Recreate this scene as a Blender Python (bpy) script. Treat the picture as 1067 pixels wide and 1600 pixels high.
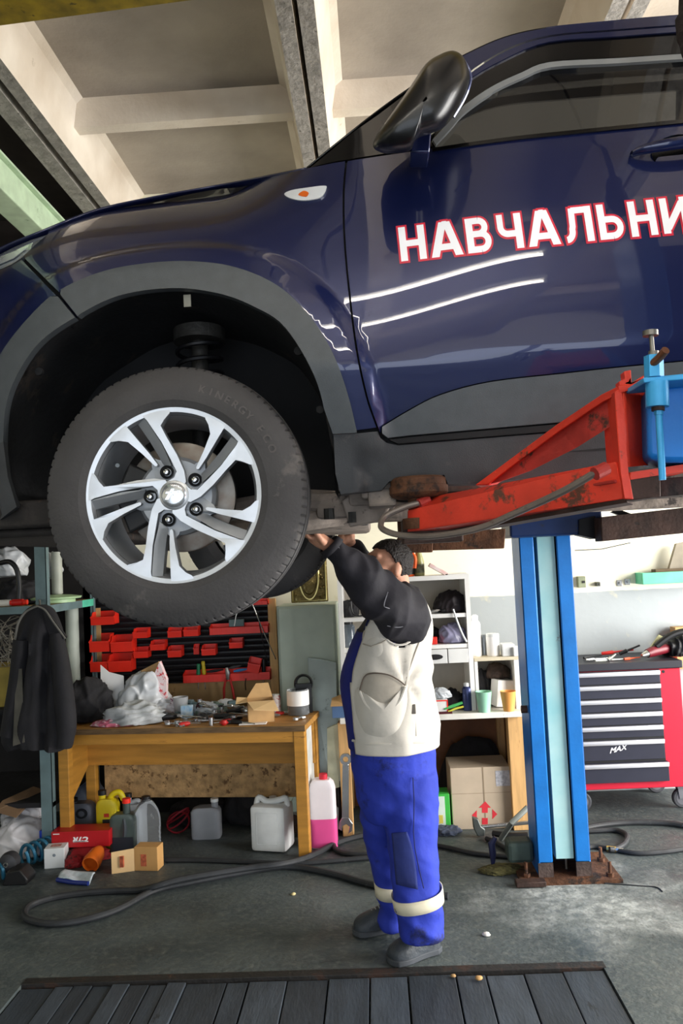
import bpy, bmesh, math, random
from mathutils import Vector, Matrix, geometry
random.seed(7)
for o in list(bpy.data.objects): bpy.data.objects.remove(o)
SC = bpy.context.scene
COL = SC.collection
PI = math.pi
# ------------------------------------------------------------------ camera
FPX, CX, CY, CAMH = 1300.0, 533.5, 800.0, 1.7
_Y = Vector(((585 - CX) / FPX, -(870 - CY) / FPX, -1)).normalized()
_Z = Vector((-math.sin(.05), math.cos(.05), 0)); _Z = (_Z - _Z.dot(_Y) * _Y).normalized()
_X = _Y.cross(_Z)
RC = Matrix((_X, _Y, _Z))
CAM = Vector((0, 0, CAMH))
cam = bpy.data.cameras.new('camera'); camo = bpy.data.objects.new('camera', cam); COL.objects.link(camo)
cam.sensor_fit = 'VERTICAL'; cam.sensor_height = 36; cam.lens = FPX * 36 / 1600; cam.clip_start = .05
M4 = RC.to_4x4(); M4.translation = CAM; camo.matrix_world = M4
SC.camera = camo
def ray(px, py): return RC @ Vector(((px - CX) / FPX, -(py - CY) / FPX, -1))
def at(px, py, Y):
    d = ray(px, py); return CAM + d * (Y / d.y)
def fl(px, py, z=0.0):
    d = ray(px, py); return CAM + d * ((z - CAMH) / d.z)
# ------------------------------------------------------------------ world, lights, exposure
w = bpy.data.worlds.new('sky'); SC.world = w; w.use_nodes = True
w.node_tree.nodes['Background'].inputs[0].default_value = (.75, .85, 1, 1)
w.node_tree.nodes['Background'].inputs[1].default_value = 1.0
SC.view_settings.view_transform = 'Standard'; SC.view_settings.look = 'None'
SC.view_settings.gamma = 1; SC.view_settings.use_curve_mapping = False
SC.view_settings.exposure = 0.12
def area(name, loc, target, sx, sy, power, col):
    l = bpy.data.lights.new(name, 'AREA'); l.shape = 'RECTANGLE'; l.size = sx; l.size_y = sy; l.energy = power; l.color = col
    o = bpy.data.objects.new(name, l); COL.objects.link(o); o.location = loc
    o.rotation_euler = (Vector(target) - Vector(loc)).to_track_quat('-Z', 'Y').to_euler(); return o
GATE_X, REAR_Y = 5.2, -4.4
# daylight entering through the open gate in the right wall and the shaded gateway behind the camera
area('daylight_gate', (GATE_X + .1, 2.6, 1.9), (0, 2.9, 1.6), 4.8, 3.4, 950, (1, .97, .93))
area('daylight_rear_gate', (.6, REAR_Y - .1, 1.65), (.6, 3, 1.65), 7.4, 3.3, 135, (.86, .93, 1))
# ------------------------------------------------------------------ helpers
def lin(c): return c / 12.92 if c <= .04045 else ((c + .055) / 1.055) ** 2.4
def rgb(h):
    h = h.lstrip('#'); return tuple(lin(int(h[i:i + 2], 16) / 255) for i in (0, 2, 4)) + (1,)
MATS = {}
def mat(name, col, rough=.6, metal=0, var=.18, scale=9, bump=0, bscale=60, col2=None, coat=0, trans=0, ior=1.45, emit=0, spots=None, sscale=5, sthr=.6, alpha=1, spec=.5, stretch=None):
    """procedural principled material: base colour varied by noise, optional second-colour wear patches, fine bump"""
    if name in MATS: return MATS[name]
    m = bpy.data.materials.new(name); m.use_nodes = True; nt = m.node_tree; N = nt.nodes; L = nt.links
    b = N['Principled BSDF']
    c = rgb(col); b.inputs['Roughness'].default_value = rough; b.inputs['Metallic'].default_value = metal
    b.inputs['Base Color'].default_value = c; b.inputs['Specular IOR Level'].default_value = spec
    b.inputs['IOR'].default_value = ior
    if coat: b.inputs['Coat Weight'].default_value = coat; b.inputs['Coat Roughness'].default_value = .02
    if trans: b.inputs['Transmission Weight'].default_value = trans
    if alpha < 1: b.inputs['Alpha'].default_value = alpha
    tc = N.new('ShaderNodeTexCoord'); vec = tc.outputs['Object']
    if stretch:
        mp = N.new('ShaderNodeMapping'); mp.inputs['Scale'].default_value = stretch; L.new(vec, mp.inputs[0]); vec = mp.outputs[0]
    out = None
    if var:
        n = N.new('ShaderNodeTexNoise'); n.inputs['Scale'].default_value = scale; n.inputs['Detail'].default_value = 6; L.new(vec, n.inputs['Vector'])
        r = N.new('ShaderNodeMapRange'); r.inputs[1].default_value = .3; r.inputs[2].default_value = .7; L.new(n.outputs[0], r.inputs[0])
        mx = N.new('ShaderNodeMix'); mx.data_type = 'RGBA'; L.new(r.outputs[0], mx.inputs['Factor'])
        if col2: mx.inputs['A'].default_value = c; mx.inputs['B'].default_value = rgb(col2)
        else:
            mx.inputs['A'].default_value = tuple(v * (1 - var) for v in c[:3]) + (1,); mx.inputs['B'].default_value = tuple(min(1, v * (1 + var)) for v in c[:3]) + (1,)
        out = mx.outputs['Result']
    if spots:
        n = N.new('ShaderNodeTexNoise'); n.inputs['Scale'].default_value = sscale; n.inputs['Detail'].default_value = 10; n.inputs['Roughness'].default_value = .7; L.new(vec, n.inputs['Vector'])
        r = N.new('ShaderNodeMapRange'); r.inputs[1].default_value = sthr; r.inputs[2].default_value = sthr + .06; L.new(n.outputs[0], r.inputs[0])
        mx = N.new('ShaderNodeMix'); mx.data_type = 'RGBA'; L.new(r.outputs[0], mx.inputs['Factor'])
        if out: L.new(out, mx.inputs['A'])
        else: mx.inputs['A'].default_value = c
        mx.inputs['B'].default_value = rgb(spots); out = mx.outputs['Result']
    if out: L.new(out, b.inputs['Base Color'])
    if bump:
        n = N.new('ShaderNodeTexNoise'); n.inputs['Scale'].default_value = bscale; n.inputs['Detail'].default_value = 8; L.new(vec, n.inputs['Vector'])
        bp = N.new('ShaderNodeBump'); bp.inputs['Strength'].default_value = bump; bp.inputs['Distance'].default_value = .01; L.new(n.outputs[0], bp.inputs['Height']); L.new(bp.outputs[0], b.inputs['Normal'])
    if emit:
        b.inputs['Emission Color'].default_value = c; b.inputs['Emission Strength'].default_value = emit
    MATS[name] = m; return m
ORG = {}
def setp(o, label=None, cat=None, group=None, kind=None):
    if label: o['label'] = label
    if cat: o['category'] = cat
    if group: o['group'] = group
    if kind: o['kind'] = kind
    return o
def thing(name, label, cat, loc=(0, 0, 0), group=None, rz=0):
    o = bpy.data.objects.new(name, None); o.empty_display_size = .05; COL.objects.link(o); o.location = loc
    ORG[o.name] = Vector(loc)
    return setp(o, label, cat, group)
class MB:
    """collects boxes, bars, tubes, lathes and sheets, builds ONE mesh object"""
    def __init__(s, M=None): s.v = []; s.f = []; s.mi = []; s.M = M; s.cur = 0
    def add(s, vs, fs, mi=None):
        o = len(s.v); s.v += [Vector(p) for p in vs]; s.f += [[i + o for i in f] for f in fs]; s.mi += [s.cur if mi is None else mi] * len(fs); return s
    def box(s, x0, x1, y0, y1, z0, z1, bev=0, M=None):
        bm = bmesh.new(); bmesh.ops.create_cube(bm, size=1)
        for v in bm.verts: v.co = Vector(((x0 + x1) / 2 + v.co.x * (x1 - x0), (y0 + y1) / 2 + v.co.y * (y1 - y0), (z0 + z1) / 2 + v.co.z * (z1 - z0)))
        if bev: bmesh.ops.bevel(bm, geom=bm.edges[:], offset=bev, segments=2, affect='EDGES', profile=.5)
        return s._bm(bm, M)
    def _bm(s, bm, M=None):
        bm.verts.index_update()
        vs = [(M @ v.co if M else v.co.copy()) for v in bm.verts]; fs = [[v.index for v in f.verts] for f in bm.faces]; bm.free(); return s.add(vs, fs)
    def ring(s, p0, p1, r0, r1=None, n=16, cap=True, sx=1):
        p0, p1 = Vector(p0), Vector(p1); r1 = r0 if r1 is None else r1
        d = (p1 - p0).normalized(); a = d.orthogonal().normalized(); b = d.cross(a)
        vs = []
        for p, r in ((p0, r0), (p1, r1)):
            for k in range(n): t = 2 * PI * k / n; vs.append(p + a * math.cos(t) * r + b * math.sin(t) * r * sx)
        fs = [[k, (k + 1) % n, n + (k + 1) % n, n + k] for k in range(n)]
        if cap: fs += [list(range(n))[::-1], list(range(n, 2 * n))]
        return s.add(vs, fs)
    cyl = ring
    def tube(s, pts, r, n=8, closed=False, cap=True):
        pts = [Vector(p) for p in pts]; m = len(pts); rr = r if isinstance(r, (list, tuple)) else [r] * m
        up = None; vs = []
        for i, p in enumerate(pts):
            if closed: d = pts[(i + 1) % m] - pts[i - 1]
            else: d = pts[min(i + 1, m - 1)] - pts[max(i - 1, 0)]
            if d.length < 1e-9: d = Vector((0, 0, 1))
            d.normalize()
            if up is None: up = d.orthogonal().normalized()
            a = up - up.dot(d) * d
            if a.length < 1e-6: a = d.orthogonal()
            a.normalize(); up = a; b = d.cross(a)
            for k in range(n): t = 2 * PI * k / n; vs.append(p + (a * math.cos(t) + b * math.sin(t)) * rr[i])
        fs = []
        for i in range(m if closed else m - 1):
            j = (i + 1) % m
            for k in range(n): fs.append([i * n + k, i * n + (k + 1) % n, j * n + (k + 1) % n, j * n + k])
        if cap and not closed: fs += [list(range(n))[::-1], list(range((m - 1) * n, m * n))]
        return s.add(vs, fs)
    def lathe(s, prof, c=(0, 0, 0), axis='Z', n=32, sx=1, sy=1, cap=False, ang=2 * PI):
        """prof: (radius, height) along axis"""
        c = Vector(c); vs = []; full = abs(ang - 2 * PI) < 1e-6; nn = n if full else n + 1
        for r, h in prof:
            for k in range(nn):
                t = ang * k / n; x, y = r * math.cos(t) * sx, r * math.sin(t) * sy
                vs.append(c + (Vector((x, y, h)) if axis == 'Z' else Vector((x, h, y)) if axis == 'Y' else Vector((h, x, y))))
        fs = []
        for i in range(len(prof) - 1):
            for k in range(n):
                k2 = (k + 1) % nn; fs.append([i * nn + k, i * nn + k2, (i + 1) * nn + k2, (i + 1) * nn + k])
        if cap: fs += [list(range(nn))[::-1], list(range((len(prof) - 1) * nn, len(prof) * nn))]
        return s.add(vs, fs)
    def prism(s, poly, ext, side=None):
        """poly: 3-D points in one plane; ext: extrusion vector"""
        n = len(poly); e = Vector(ext); vs = [Vector(p) for p in poly]; vs = vs + [p + e for p in vs]
        tris = geometry.tessellate_polygon([vs[:n]])
        s.add(vs, [list(t) for t in tris])
        o = len(s.v) - 2 * n
        fs2 = [[o + n + i for i in t[::-1]] for t in tris]; sides = [[o + i, o + (i + 1) % n, o + n + (i + 1) % n, o + n + i] for i in range(n)]
        s.f += fs2; s.mi += [s.cur] * len(fs2); s.f += sides; s.mi += [s.cur if side is None else side] * len(sides); return s
    def grid(s, fn, nu, nv, closed_u=False):
        vs = [fn(i / nu, j / nv) for j in range(nv + 1) for i in range(nu + (0 if closed_u else 1))]
        W = nu + (0 if closed_u else 1)
        fs = [[j * W + i, j * W + (i + 1) % W, (j + 1) * W + (i + 1) % W, (j + 1) * W + i] for j in range(nv) for i in range(nu)]
        return s.add(vs, fs)
    def build(s, name, m, parent=None, smooth=False, bev=0, subsurf=0, solid=0, angle=35, recalc=True, weld=0):
        me = bpy.data.meshes.new(name)
        o = bpy.data.objects.new(name, me); COL.objects.link(o)
        org = ORG.get(parent.name, Vector()) if parent else Vector()
        vs = [((s.M @ p) if s.M else p) - org for p in s.v]
        me.from_pydata(vs, [], s.f)
        for q in (m if isinstance(m, (list, tuple)) else [m]): me.materials.append(q)
        me.polygons.foreach_set('material_index', s.mi)
        if recalc or weld:
            bm = bmesh.new(); bm.from_mesh(me)
            if weld: bmesh.ops.remove_doubles(bm, verts=bm.verts[:], dist=weld)
            if recalc: bmesh.ops.recalc_face_normals(bm, faces=bm.faces[:])
            bm.to_mesh(me); bm.free()
        if parent: o.parent = parent; ORG[o.name] = org
        else: ORG[o.name] = Vector()
        if bev: md = o.modifiers.new('bevel', 'BEVEL'); md.width = bev; md.segments = 2; md.limit_method = 'ANGLE'
        if solid: md = o.modifiers.new('solid', 'SOLIDIFY'); md.thickness = solid; md.offset = 0
        if subsurf: md = o.modifiers.new('sub', 'SUBSURF'); md.levels = subsurf; md.render_levels = subsurf
        if smooth or bev or subsurf:
            me.shade_smooth()
            if not subsurf or bev:
                try: me.set_sharp_from_angle(angle=math.radians(angle))
                except Exception: pass
        return o
def copy_tree(o, parent=None):
    c = o.copy(); COL.objects.link(c); c.parent = parent
    for ch in list(o.children): copy_tree(ch, c)
    return c
def cr(pts, n=6, closed=False):
    """Catmull-Rom through 2-D or 3-D points"""
    P = [Vector(p) for p in pts]; m = len(P); out = []
    for i in range(m if closed else m - 1):
        p0 = P[i - 1] if (closed or i > 0) else P[0]; p1 = P[i]; p2 = P[(i + 1) % m]; p3 = P[(i + 2) % m] if (closed or i + 2 < m) else P[-1]
        for k in range(n):
            t = k / n; out.append(.5 * (2 * p1 + (p2 - p0) * t + (2 * p0 - 5 * p1 + 4 * p2 - p3) * t * t + (3 * p1 - p0 - 3 * p2 + p3) * t ** 3))
    if not closed: out.append(P[-1].copy())
    return out
def text_mesh(s, size, offset=0, extrude=.001, shear=0, space=1):
    cu = bpy.data.curves.new('t', 'FONT'); cu.body = s; cu.size = size; cu.offset = offset; cu.extrude = extrude; cu.shear = shear; cu.align_x = 'CENTER'; cu.align_y = 'CENTER'; cu.space_character = space
    cu.resolution_u = 5
    o = bpy.data.objects.new('t', cu); COL.objects.link(o)
    dg = bpy.context.evaluated_depsgraph_get(); me = o.evaluated_get(dg).to_mesh()
    vs = [v.co.copy() for v in me.vertices]; fs = [list(p.vertices) for p in me.polygons]
    o.evaluated_get(dg).to_mesh_clear(); bpy.data.objects.remove(o); bpy.data.curves.remove(cu)
    return vs, fs
def text_on(name, s, size, m, parent, fn, offset=0, shear=0, extrude=.0006):
    """lettering laid on a surface: fn maps flat text point (x, y, z) to the world"""
    vs, fs = text_mesh(s, size, offset, extrude, shear); b = MB(); b.add([fn(v) for v in vs], fs); return b.build(name, m, parent)
def smooth01(t): t = max(0, min(1, t)); return t * t * (3 - 2 * t)
# ------------------------------------------------------------------ setting
def floor_mat():
    m = bpy.data.materials.new('oily_concrete'); m.use_nodes = True; nt = m.node_tree; N = nt.nodes; L = nt.links; b = N['Principled BSDF']
    tc = N.new('ShaderNodeTexCoord')
    def noise(sc, det, r0, r1, rough=.6):
        n = N.new('ShaderNodeTexNoise'); n.inputs['Scale'].default_value = sc; n.inputs['Detail'].default_value = det; n.inputs['Roughness'].default_value = rough; L.new(tc.outputs['Object'], n.inputs['Vector'])
        r = N.new('ShaderNodeMapRange'); r.inputs[1].default_value = r0; r.inputs[2].default_value = r1; L.new(n.outputs[0], r.inputs[0]); return r.outputs[0]
    def mix(f, A, B):
        x = N.new('ShaderNodeMix'); x.data_type = 'RGBA'; L.new(f, x.inputs['Factor'])
        for k, q in (('A', A), ('B', B)):
            if isinstance(q, str): x.inputs[k].default_value = rgb(q)
            else: L.new(q, x.inputs[k])
        return x.outputs['Result']
    c = mix(noise(2.2, 8, .35, .65), '#363e40', '#4b5353')
    c = mix(noise(26, 8, .5, .72), c, '#5a5f5c')
    # worn, cement-dusted ground around the lift column
    pos = N.new('ShaderNodeVectorMath'); pos.operation = 'DISTANCE'; pos.inputs[1].default_value = (.95, 4.15, 0); L.new(tc.outputs['Object'], pos.inputs[0])
    n2 = N.new('ShaderNodeTexNoise'); n2.inputs['Scale'].default_value = 3; n2.inputs['Detail'].default_value = 7; L.new(tc.outputs['Object'], n2.inputs['Vector'])
    ad = N.new('ShaderNodeMath'); ad.operation = 'MULTIPLY_ADD'; L.new(n2.outputs[0], ad.inputs[0]); ad.inputs[1].default_value = 1.3; L.new(pos.outputs['Value'], ad.inputs[2])
    r = N.new('ShaderNodeMapRange'); r.inputs[1].default_value = 1.2; r.inputs[2].default_value = .72; L.new(ad.outputs[0], r.inputs[0])
    c = mix(r.outputs[0], c, mix(noise(18, 9, .4, .62), '#6f7472', '#a3a7a4'))
    c = mix(noise(5, 10, .64, .7, .7), c, '#24282a')
    L.new(c, b.inputs['Base Color'])
    rr = N.new('ShaderNodeMapRange'); rr.inputs[3].default_value = .42; rr.inputs[4].default_value = .75; L.new(noise(4, 6, .35, .65), rr.inputs[0]); L.new(rr.outputs[0], b.inputs['Roughness'])
    n3 = N.new('ShaderNodeTexNoise'); n3.inputs['Scale'].default_value = 45; n3.inputs['Detail'].default_value = 9; L.new(tc.outputs['Object'], n3.inputs['Vector'])
    bp = N.new('ShaderNodeBump'); bp.inputs['Strength'].default_value = .35; bp.inputs['Distance'].default_value = .012; L.new(n3.outputs[0], bp.inputs['Height']); L.new(bp.outputs[0], b.inputs['Normal'])
    return m
def wall_mat():
    m = bpy.data.materials.new('two_tone_paint'); m.use_nodes = True; nt = m.node_tree; N = nt.nodes; L = nt.links; b = N['Principled BSDF']; b.inputs['Roughness'].default_value = .55
    tc = N.new('ShaderNodeTexCoord'); sp = N.new('ShaderNodeSeparateXYZ'); L.new(tc.outputs['Object'], sp.inputs[0])
    n = N.new('ShaderNodeTexNoise'); n.inputs['Scale'].default_value = 7; n.inputs['Detail'].default_value = 6; L.new(tc.outputs['Object'], n.inputs['Vector'])
    ma = N.new('ShaderNodeMath'); ma.operation = 'MULTIPLY_ADD'; L.new(n.outputs[0], ma.inputs[0]); ma.inputs[1].default_value = .02; L.new(sp.outputs['Z'], ma.inputs[2])
    r = N.new('ShaderNodeMapRange'); r.inputs[1].default_value = 1.39; r.inputs[2].default_value = 1.395; L.new(ma.outputs[0], r.inputs[0])
    x = N.new('ShaderNodeMix'); x.data_type = 'RGBA'; L.new(r.outputs[0], x.inputs['Factor']); x.inputs['A'].default_value = rgb('#a3a9aa'); x.inputs['B'].default_value = rgb('#f3eed6')
    n2 = N.new('ShaderNodeTexNoise'); n2.inputs['Scale'].default_value = 12; n2.inputs['Detail'].default_value = 10; L.new(tc.outputs['Object'], n2.inputs['Vector'])
    r2 = N.new('ShaderNodeMapRange'); r2.inputs[1].default_value = .64; r2.inputs[2].default_value = .78; r2.inputs[4].default_value = .5; L.new(n2.outputs[0], r2.inputs[0])
    x2 = N.new('ShaderNodeMix'); x2.data_type = 'RGBA'; L.new(r2.outputs[0], x2.inputs['Factor']); L.new(x.outputs['Result'], x2.inputs['A']); x2.inputs['B'].default_value = rgb('#d8cfa8')
    L.new(x2.outputs['Result'], b.inputs['Base Color'])
    bp = N.new('ShaderNodeBump'); bp.inputs['Strength'].default_value = .2; bp.inputs['Distance'].default_value = .01; L.new(n2.outputs[0], bp.inputs['Height']); L.new(bp.outputs[0], b.inputs['Normal'])
    return m
def st(o): o['kind'] = 'structure'; return o
BACK_Y = 5.95; LEFT_X = -5.2; CEIL = 4.15
M_FLOOR = floor_mat(); M_WALL = wall_mat()
PIT_Y = 3.50   # far edge of the boarded pit
def build_room():
    b = MB(); X0, X1, Y0, Y1 = LEFT_X, GATE_X, REAR_Y, BACK_Y
    # slab with the boarded pit left open
    PX0, PX1, PY0, PY1 = -1.55, .842, .6, PIT_Y
    for a in ((X0, PX0, Y0, Y1), (PX1, X1, Y0, Y1), (PX0, PX1, PY1, Y1), (PX0, PX1, Y0, PY0)):
        b.box(a[0], a[1], a[2], a[3], -.12, 0)
    b.box(PX0, PX1, PY0, PY1, -.2, -.11)
    fo = st(b.build('floor', M_FLOOR))
    # pit boards, each a piece of the floor
    mb = [mat('pit_board_%d' % i, c, .55, var=.3, scale=5, bump=.18, bscale=26, stretch=(4, .8, 1), spots='#15181c', sscale=4, sthr=.62) for i, c in enumerate(('#2c333b', '#353c44', '#272d34'))]
    edges_px = [65, 95, 123, 152, 182, 210, 240, 267, 296, 358, 392, 451, 514, 578, 636, 710, 756, 815, 875, 942]
    xs = [fl(p, 1528 - (p - 65) * .024).x for p in edges_px]; xs[0] = PX0 + .004; xs[-1] = PX1 - .004
    for i in range(len(xs) - 1):
        q = MB(); g = random.uniform(.003, .008); z1 = random.uniform(-.012, -.001)
        q.box(xs[i] + g / 2, xs[i + 1] - g / 2, PY0 + .01, PY1 - .012 - random.uniform(0, .012), z1 - .05, z1, bev=.003)
        q.build('pit_board', mb[i % 3], fo)
    q = MB(); q.box(PX0, PX1 + .01, PIT_Y - .006, PIT_Y + .045, -.04, .003, bev=.002)
    q.build('pit_edge_angle', mat('rusty_steel_dark', '#22201f', .6, .2, var=.3, spots='#35251e', sscale=9, sthr=.55, bump=.3), fo)
    # walls
    st(MB().box(X0, X1, Y1, Y1 + .2, 0, 5.4).build('wall_back', M_WALL))
    lw = MB().box(X0 - .2, X0, Y0, Y1, 0, 5.4); st(lw.build('wall_left', M_WALL))
    rw = MB(); rw.box(X1, X1 + .2, Y0, .1, 0, 5.4); rw.box(X1, X1 + .2, 5.1, Y1, 0, 5.4); rw.box(X1, X1 + .2, .1, 5.1, 3.7, 5.4)
    st(rw.build('wall_right', M_WALL))
    bw = MB(); bw.box(X0, -3.1, Y0 - .2, Y0, 0, 5.4); bw.box(4.3, X1, Y0 - .2, Y0, 0, 5.4); bw.box(-3.1, 4.3, Y0 - .2, Y0, 3.3, 5.4)
    st(bw.build('wall_rear', M_WALL))
    # steel frame of the rear gateway
    wf = MB()
    for i in range(4): x = -3.1 + 7.4 * i / 3; wf.box(x - .05, x + .05, Y0 - .08, Y0 + .02, 0, 3.3)
    wf.box(-3.1, 4.3, Y0 - .08, Y0 + .02, 3.22, 3.3)
    st(wf.build('door_1', mat('gate_frame_paint', '#70757a', .5)))
    # ceiling of ribbed concrete slabs
    conc = mat('whitewashed_concrete', '#e2d8ca', .85, var=.16, scale=2.2, bump=.25, bscale=40, col2='#bfb09e', spots='#a89a88', sscale=6, sthr=.66)
    conc_s = mat('shaded_slab_concrete', '#b3a99c', .9, var=.2, scale=1.6, bump=.25, bscale=40, col2='#8b8278')  # raw slab face, darker than the ribs: its shade is put into the colour
    conc_e = mat('raw_concrete_edge', '#8f8a84', .9, var=.3, scale=14, bump=.8, bscale=30, spots='#55514c', sscale=14, sthr=.6)
    ceil = MB().box(X0, X1, Y0, Y1, 5.2, 5.4); st(ceil.build('ceiling', mat('dark_deck', '#241d1a', .9, var=.3)))  # near-black so that the left bay stays dark
    co = bpy.data.objects['ceiling']
    ZS, ZR = CEIL + .30, CEIL
    joints = [-1.745 + 1.515 * k for k in range(0, 5)]
    for k in range(4):
        xa, xb = joints[k] + .012, joints[k + 1] - .012
        q = MB()
        prof = [(xa, ZS + .06), (xa, ZR), (xa + .075, ZR), (xa + .13, ZS - .03), (xa + .17, ZS), (xb - .17, ZS), (xb - .13, ZS - .03), (xb - .075, ZR), (xb, ZR), (xb, ZS + .06)]
        for i in range(len(prof)):
            j = (i + 1) % len(prof); a, c = prof[i], prof[j]
            rib = (i == 1 or i == 7)
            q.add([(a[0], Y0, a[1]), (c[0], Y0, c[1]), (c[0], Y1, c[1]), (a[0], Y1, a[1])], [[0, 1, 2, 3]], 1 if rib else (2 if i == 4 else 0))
        # cross ribs
        for yc in (-2.4, .4, 4.72):
            P = [(-.07, ZS), (-.045, ZR + .14), (.045, ZR + .14), (.07, ZS)]
            vs = [(x, yc + p[0], p[1]) for x in (xa + .1, xb - .1) for p in P]
            q.add(vs, [[0, 1, 5, 4], [1, 2, 6, 5], [2, 3, 7, 6]])
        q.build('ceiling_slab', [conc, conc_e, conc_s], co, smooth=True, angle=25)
    # edge rib; beyond it an added dark slab and lintel
    q = MB(); xb = joints[0] - .03; xa = xb - .1
    q.box(xa, xb, Y0, Y1, ZR, ZS + .3); q.build('ceiling_rib', conc_e, co)
    q = MB(); q.box(X0, xa - .004, Y0, Y1, ZR + .12, ZS); q.build('dark_bay_slab', mat('dark_deck', '#241d1a', .9, var=.3), co)  # added dark slab; the blackness of the bay is put into its colour
    MB().box(X0, xa - .004, Y1 - .12, Y1 - .005, 3.55, ZR + .118).build('dark_bay_lintel', mat('dark_deck', '#241d1a', .9), co)  # added dark beam hiding the pale wall top, keeps the bay black
    # green crane rail beam and yellow crane girder
    g = mat('pale_green_paint', '#b9ceb0', .6, var=.15, spots='#8fa886', sscale=7, sthr=.6)
    t = thing('steel_beam', 'pale green steel beam running below the dark ceiling bay', 'beam', (-2.1, 4, 4))
    MB().box(-2.20, -2.04, -4, Y1 - .01, 3.92, 4.10, bev=.008).build('beam_box', g, t); MB().box(-2.23, -2.01, -4, Y1 - .01, 4.10, 4.115).build('top_flange', g, t)
    y = mat('olive_yellow_paint', '#86700f', .5, var=.45, scale=12, spots='#4c3f12', sscale=10, sthr=.58)
    t = thing('crane_girder', 'grimy yellow overhead crane girder crossing below the ceiling', 'girder', (0, 3, 3.9))
    MG = Matrix.Translation((-1.39, 3.175, 0)) @ Matrix.Rotation(-.085, 4, 'Z')
    for nm, c in (('bottom_flange', (-3.4, 6.2, -.24, 0, 3.9, 3.92)), ('web', (-3.4, 6.2, -.13, -.11, 3.92, 4.12)), ('top_flange', (-3.4, 6.2, -.24, 0, 4.12, 4.14))): MB(MG).box(*c).build(nm, y, t)
build_room()
def fluorescent(loc, L, rz, label):
    t = thing('ceiling_lamp', label, 'lamp', loc, 'fluorescent battens behind the camera')
    M = Matrix.Translation(loc) @ Matrix.Rotation(rz, 4, 'Z')
    MB(M).box(-L / 2, L / 2, -.06, .06, .03, .09, bev=.006).build('housing', mat('lamp_white', '#dcdcd8', .4), t)
    for s in (-1, 1):
        MB(M).box(s * L / 2 - .03 * (s > 0), s * L / 2 + .03 * (s < 0), -.02, .02, -.025, .03).build('tube_holder', mat('lamp_white', '#dcdcd8', .4), t)
    MB(M).cyl((-L / 2 + .03, 0, 0), (L / 2 - .03, 0, 0), .018).build('fluorescent_tube', mat('tube_glow', '#fff8ec', .5, var=0, emit=34), t, smooth=True)
    MB(M).cyl((0, 0, .09), (0, 0, CEIL - loc[2] + .28), .008, n=6).build('hanger', mat('lamp_white', '#dcdcd8', .4), t)
fluorescent((-.25, .28, 3.75), 2.4, 0, 'long white fluorescent batten hung nearest the car, above the camera')
fluorescent((-.1, -.5, 3.75), 2.4, 0, 'long white fluorescent batten hung behind the camera, farther from the car')
# ------------------------------------------------------------------ the car on the lift
YS, YM = 2.2, 3.1                       # near flank plane, car centre plane
W = at(270, 773, YS)                    # front wheel hub
PIT = .042                              # the raised car stands slightly nose-down
def ab(x, z): a = x - W.x; return a, z - W.z - PIT * a
def xz(a, b): return W.x + a, W.z + b + PIT * a
ARCH_OUT_PX = [(-48, 720), (-38, 640), (0, 554), (50, 490), (95, 452), (160, 424), (230, 411), (300, 408), (370, 418), (435, 447), (485, 495), (520, 552), (543, 615), (557, 672)]
ARCH_IN_PX = [(25, 790), (10, 744), (5, 683), (15, 612), (56, 541), (116, 496), (185, 462), (268, 450), (340, 458), (395, 478), (445, 511), (491, 587), (511, 663), (521, 734), (524, 770)]
ARCH_W = [at(p[0], p[1], YS) for p in cr(ARCH_OUT_PX, 12)]
ARCH_POLY = [(p.x, p.z) for p in ARCH_W] + [(ARCH_W[-1].x + .02, ARCH_W[-1].z - .5), (ARCH_W[0].x, ARCH_W[0].z - .5)]
import numpy as np
_AP = np.array([(p.x, p.z) for p in ARCH_W]); _AD = _AP[1:] - _AP[:-1]; _AL = (_AD ** 2).sum(1); _A0 = _AP[:-1]
def seg_dist(x, z):
    if math.hypot(x - W.x, z - W.z - .05) > .85: return 9.0
    e = np.array((x, z)) - _A0; t = np.clip((e * _AD).sum(1) / _AL, 0, 1); r = e - _AD * t[:, None]
    return math.sqrt(float((r * r).sum(1).min()))
def in_arch(x, z):
    return math.hypot(x - W.x, z - W.z - .05) < .75 and inside(ARCH_POLY, x, z)
def flank(x, z):
    """inset of the body side from the flank plane (positive = towards the far side)"""
    a, b = ab(x, z)
    b0 = .36 - .13 * smooth01((1.05 - a) / .6)
    def mid(q): return .080 * max(0, (q - b0) / .51) ** 2
    if b < .30: t = .30 - b; d = mid(.30) + .36 * t * t / (t + .006)
    elif b < .87: d = mid(b)
    else: d = mid(.87) + .36 * (b - .87) + .25 * max(0, b - 1.1) ** 2
    if a < .55 and b > .62: d += 1.9 * (b - .62) ** 2 * smooth01((.55 - a) / .5)
    if a < -.25: d += .95 * (a + .25) ** 2
    if b < .9 and a < .8:
        s = seg_dist(x, z)
        d -= .032 if in_arch(x, z) else (.032 - .16 * s if s < .045 else .0248 * smooth01(1 - (s - .045) / .05))
    if a > 2.9: d += .5 * (a - 2.9) ** 2
    return d
def solve(px, py, off=0.0, dfn=flank):
    Y = YS
    for _ in range(6): p = at(px, py, Y); Y = YS + dfn(p.x, p.z) + off
    return p
def inside(poly, x, y):
    c = False; n = len(poly)
    for i in range(n):
        x1, y1 = poly[i]; x2, y2 = poly[i - 1]
        if (y1 > y) != (y2 > y) and x < (x2 - x1) * (y - y1) / (y2 - y1) + x1: c = not c
    return c
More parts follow.
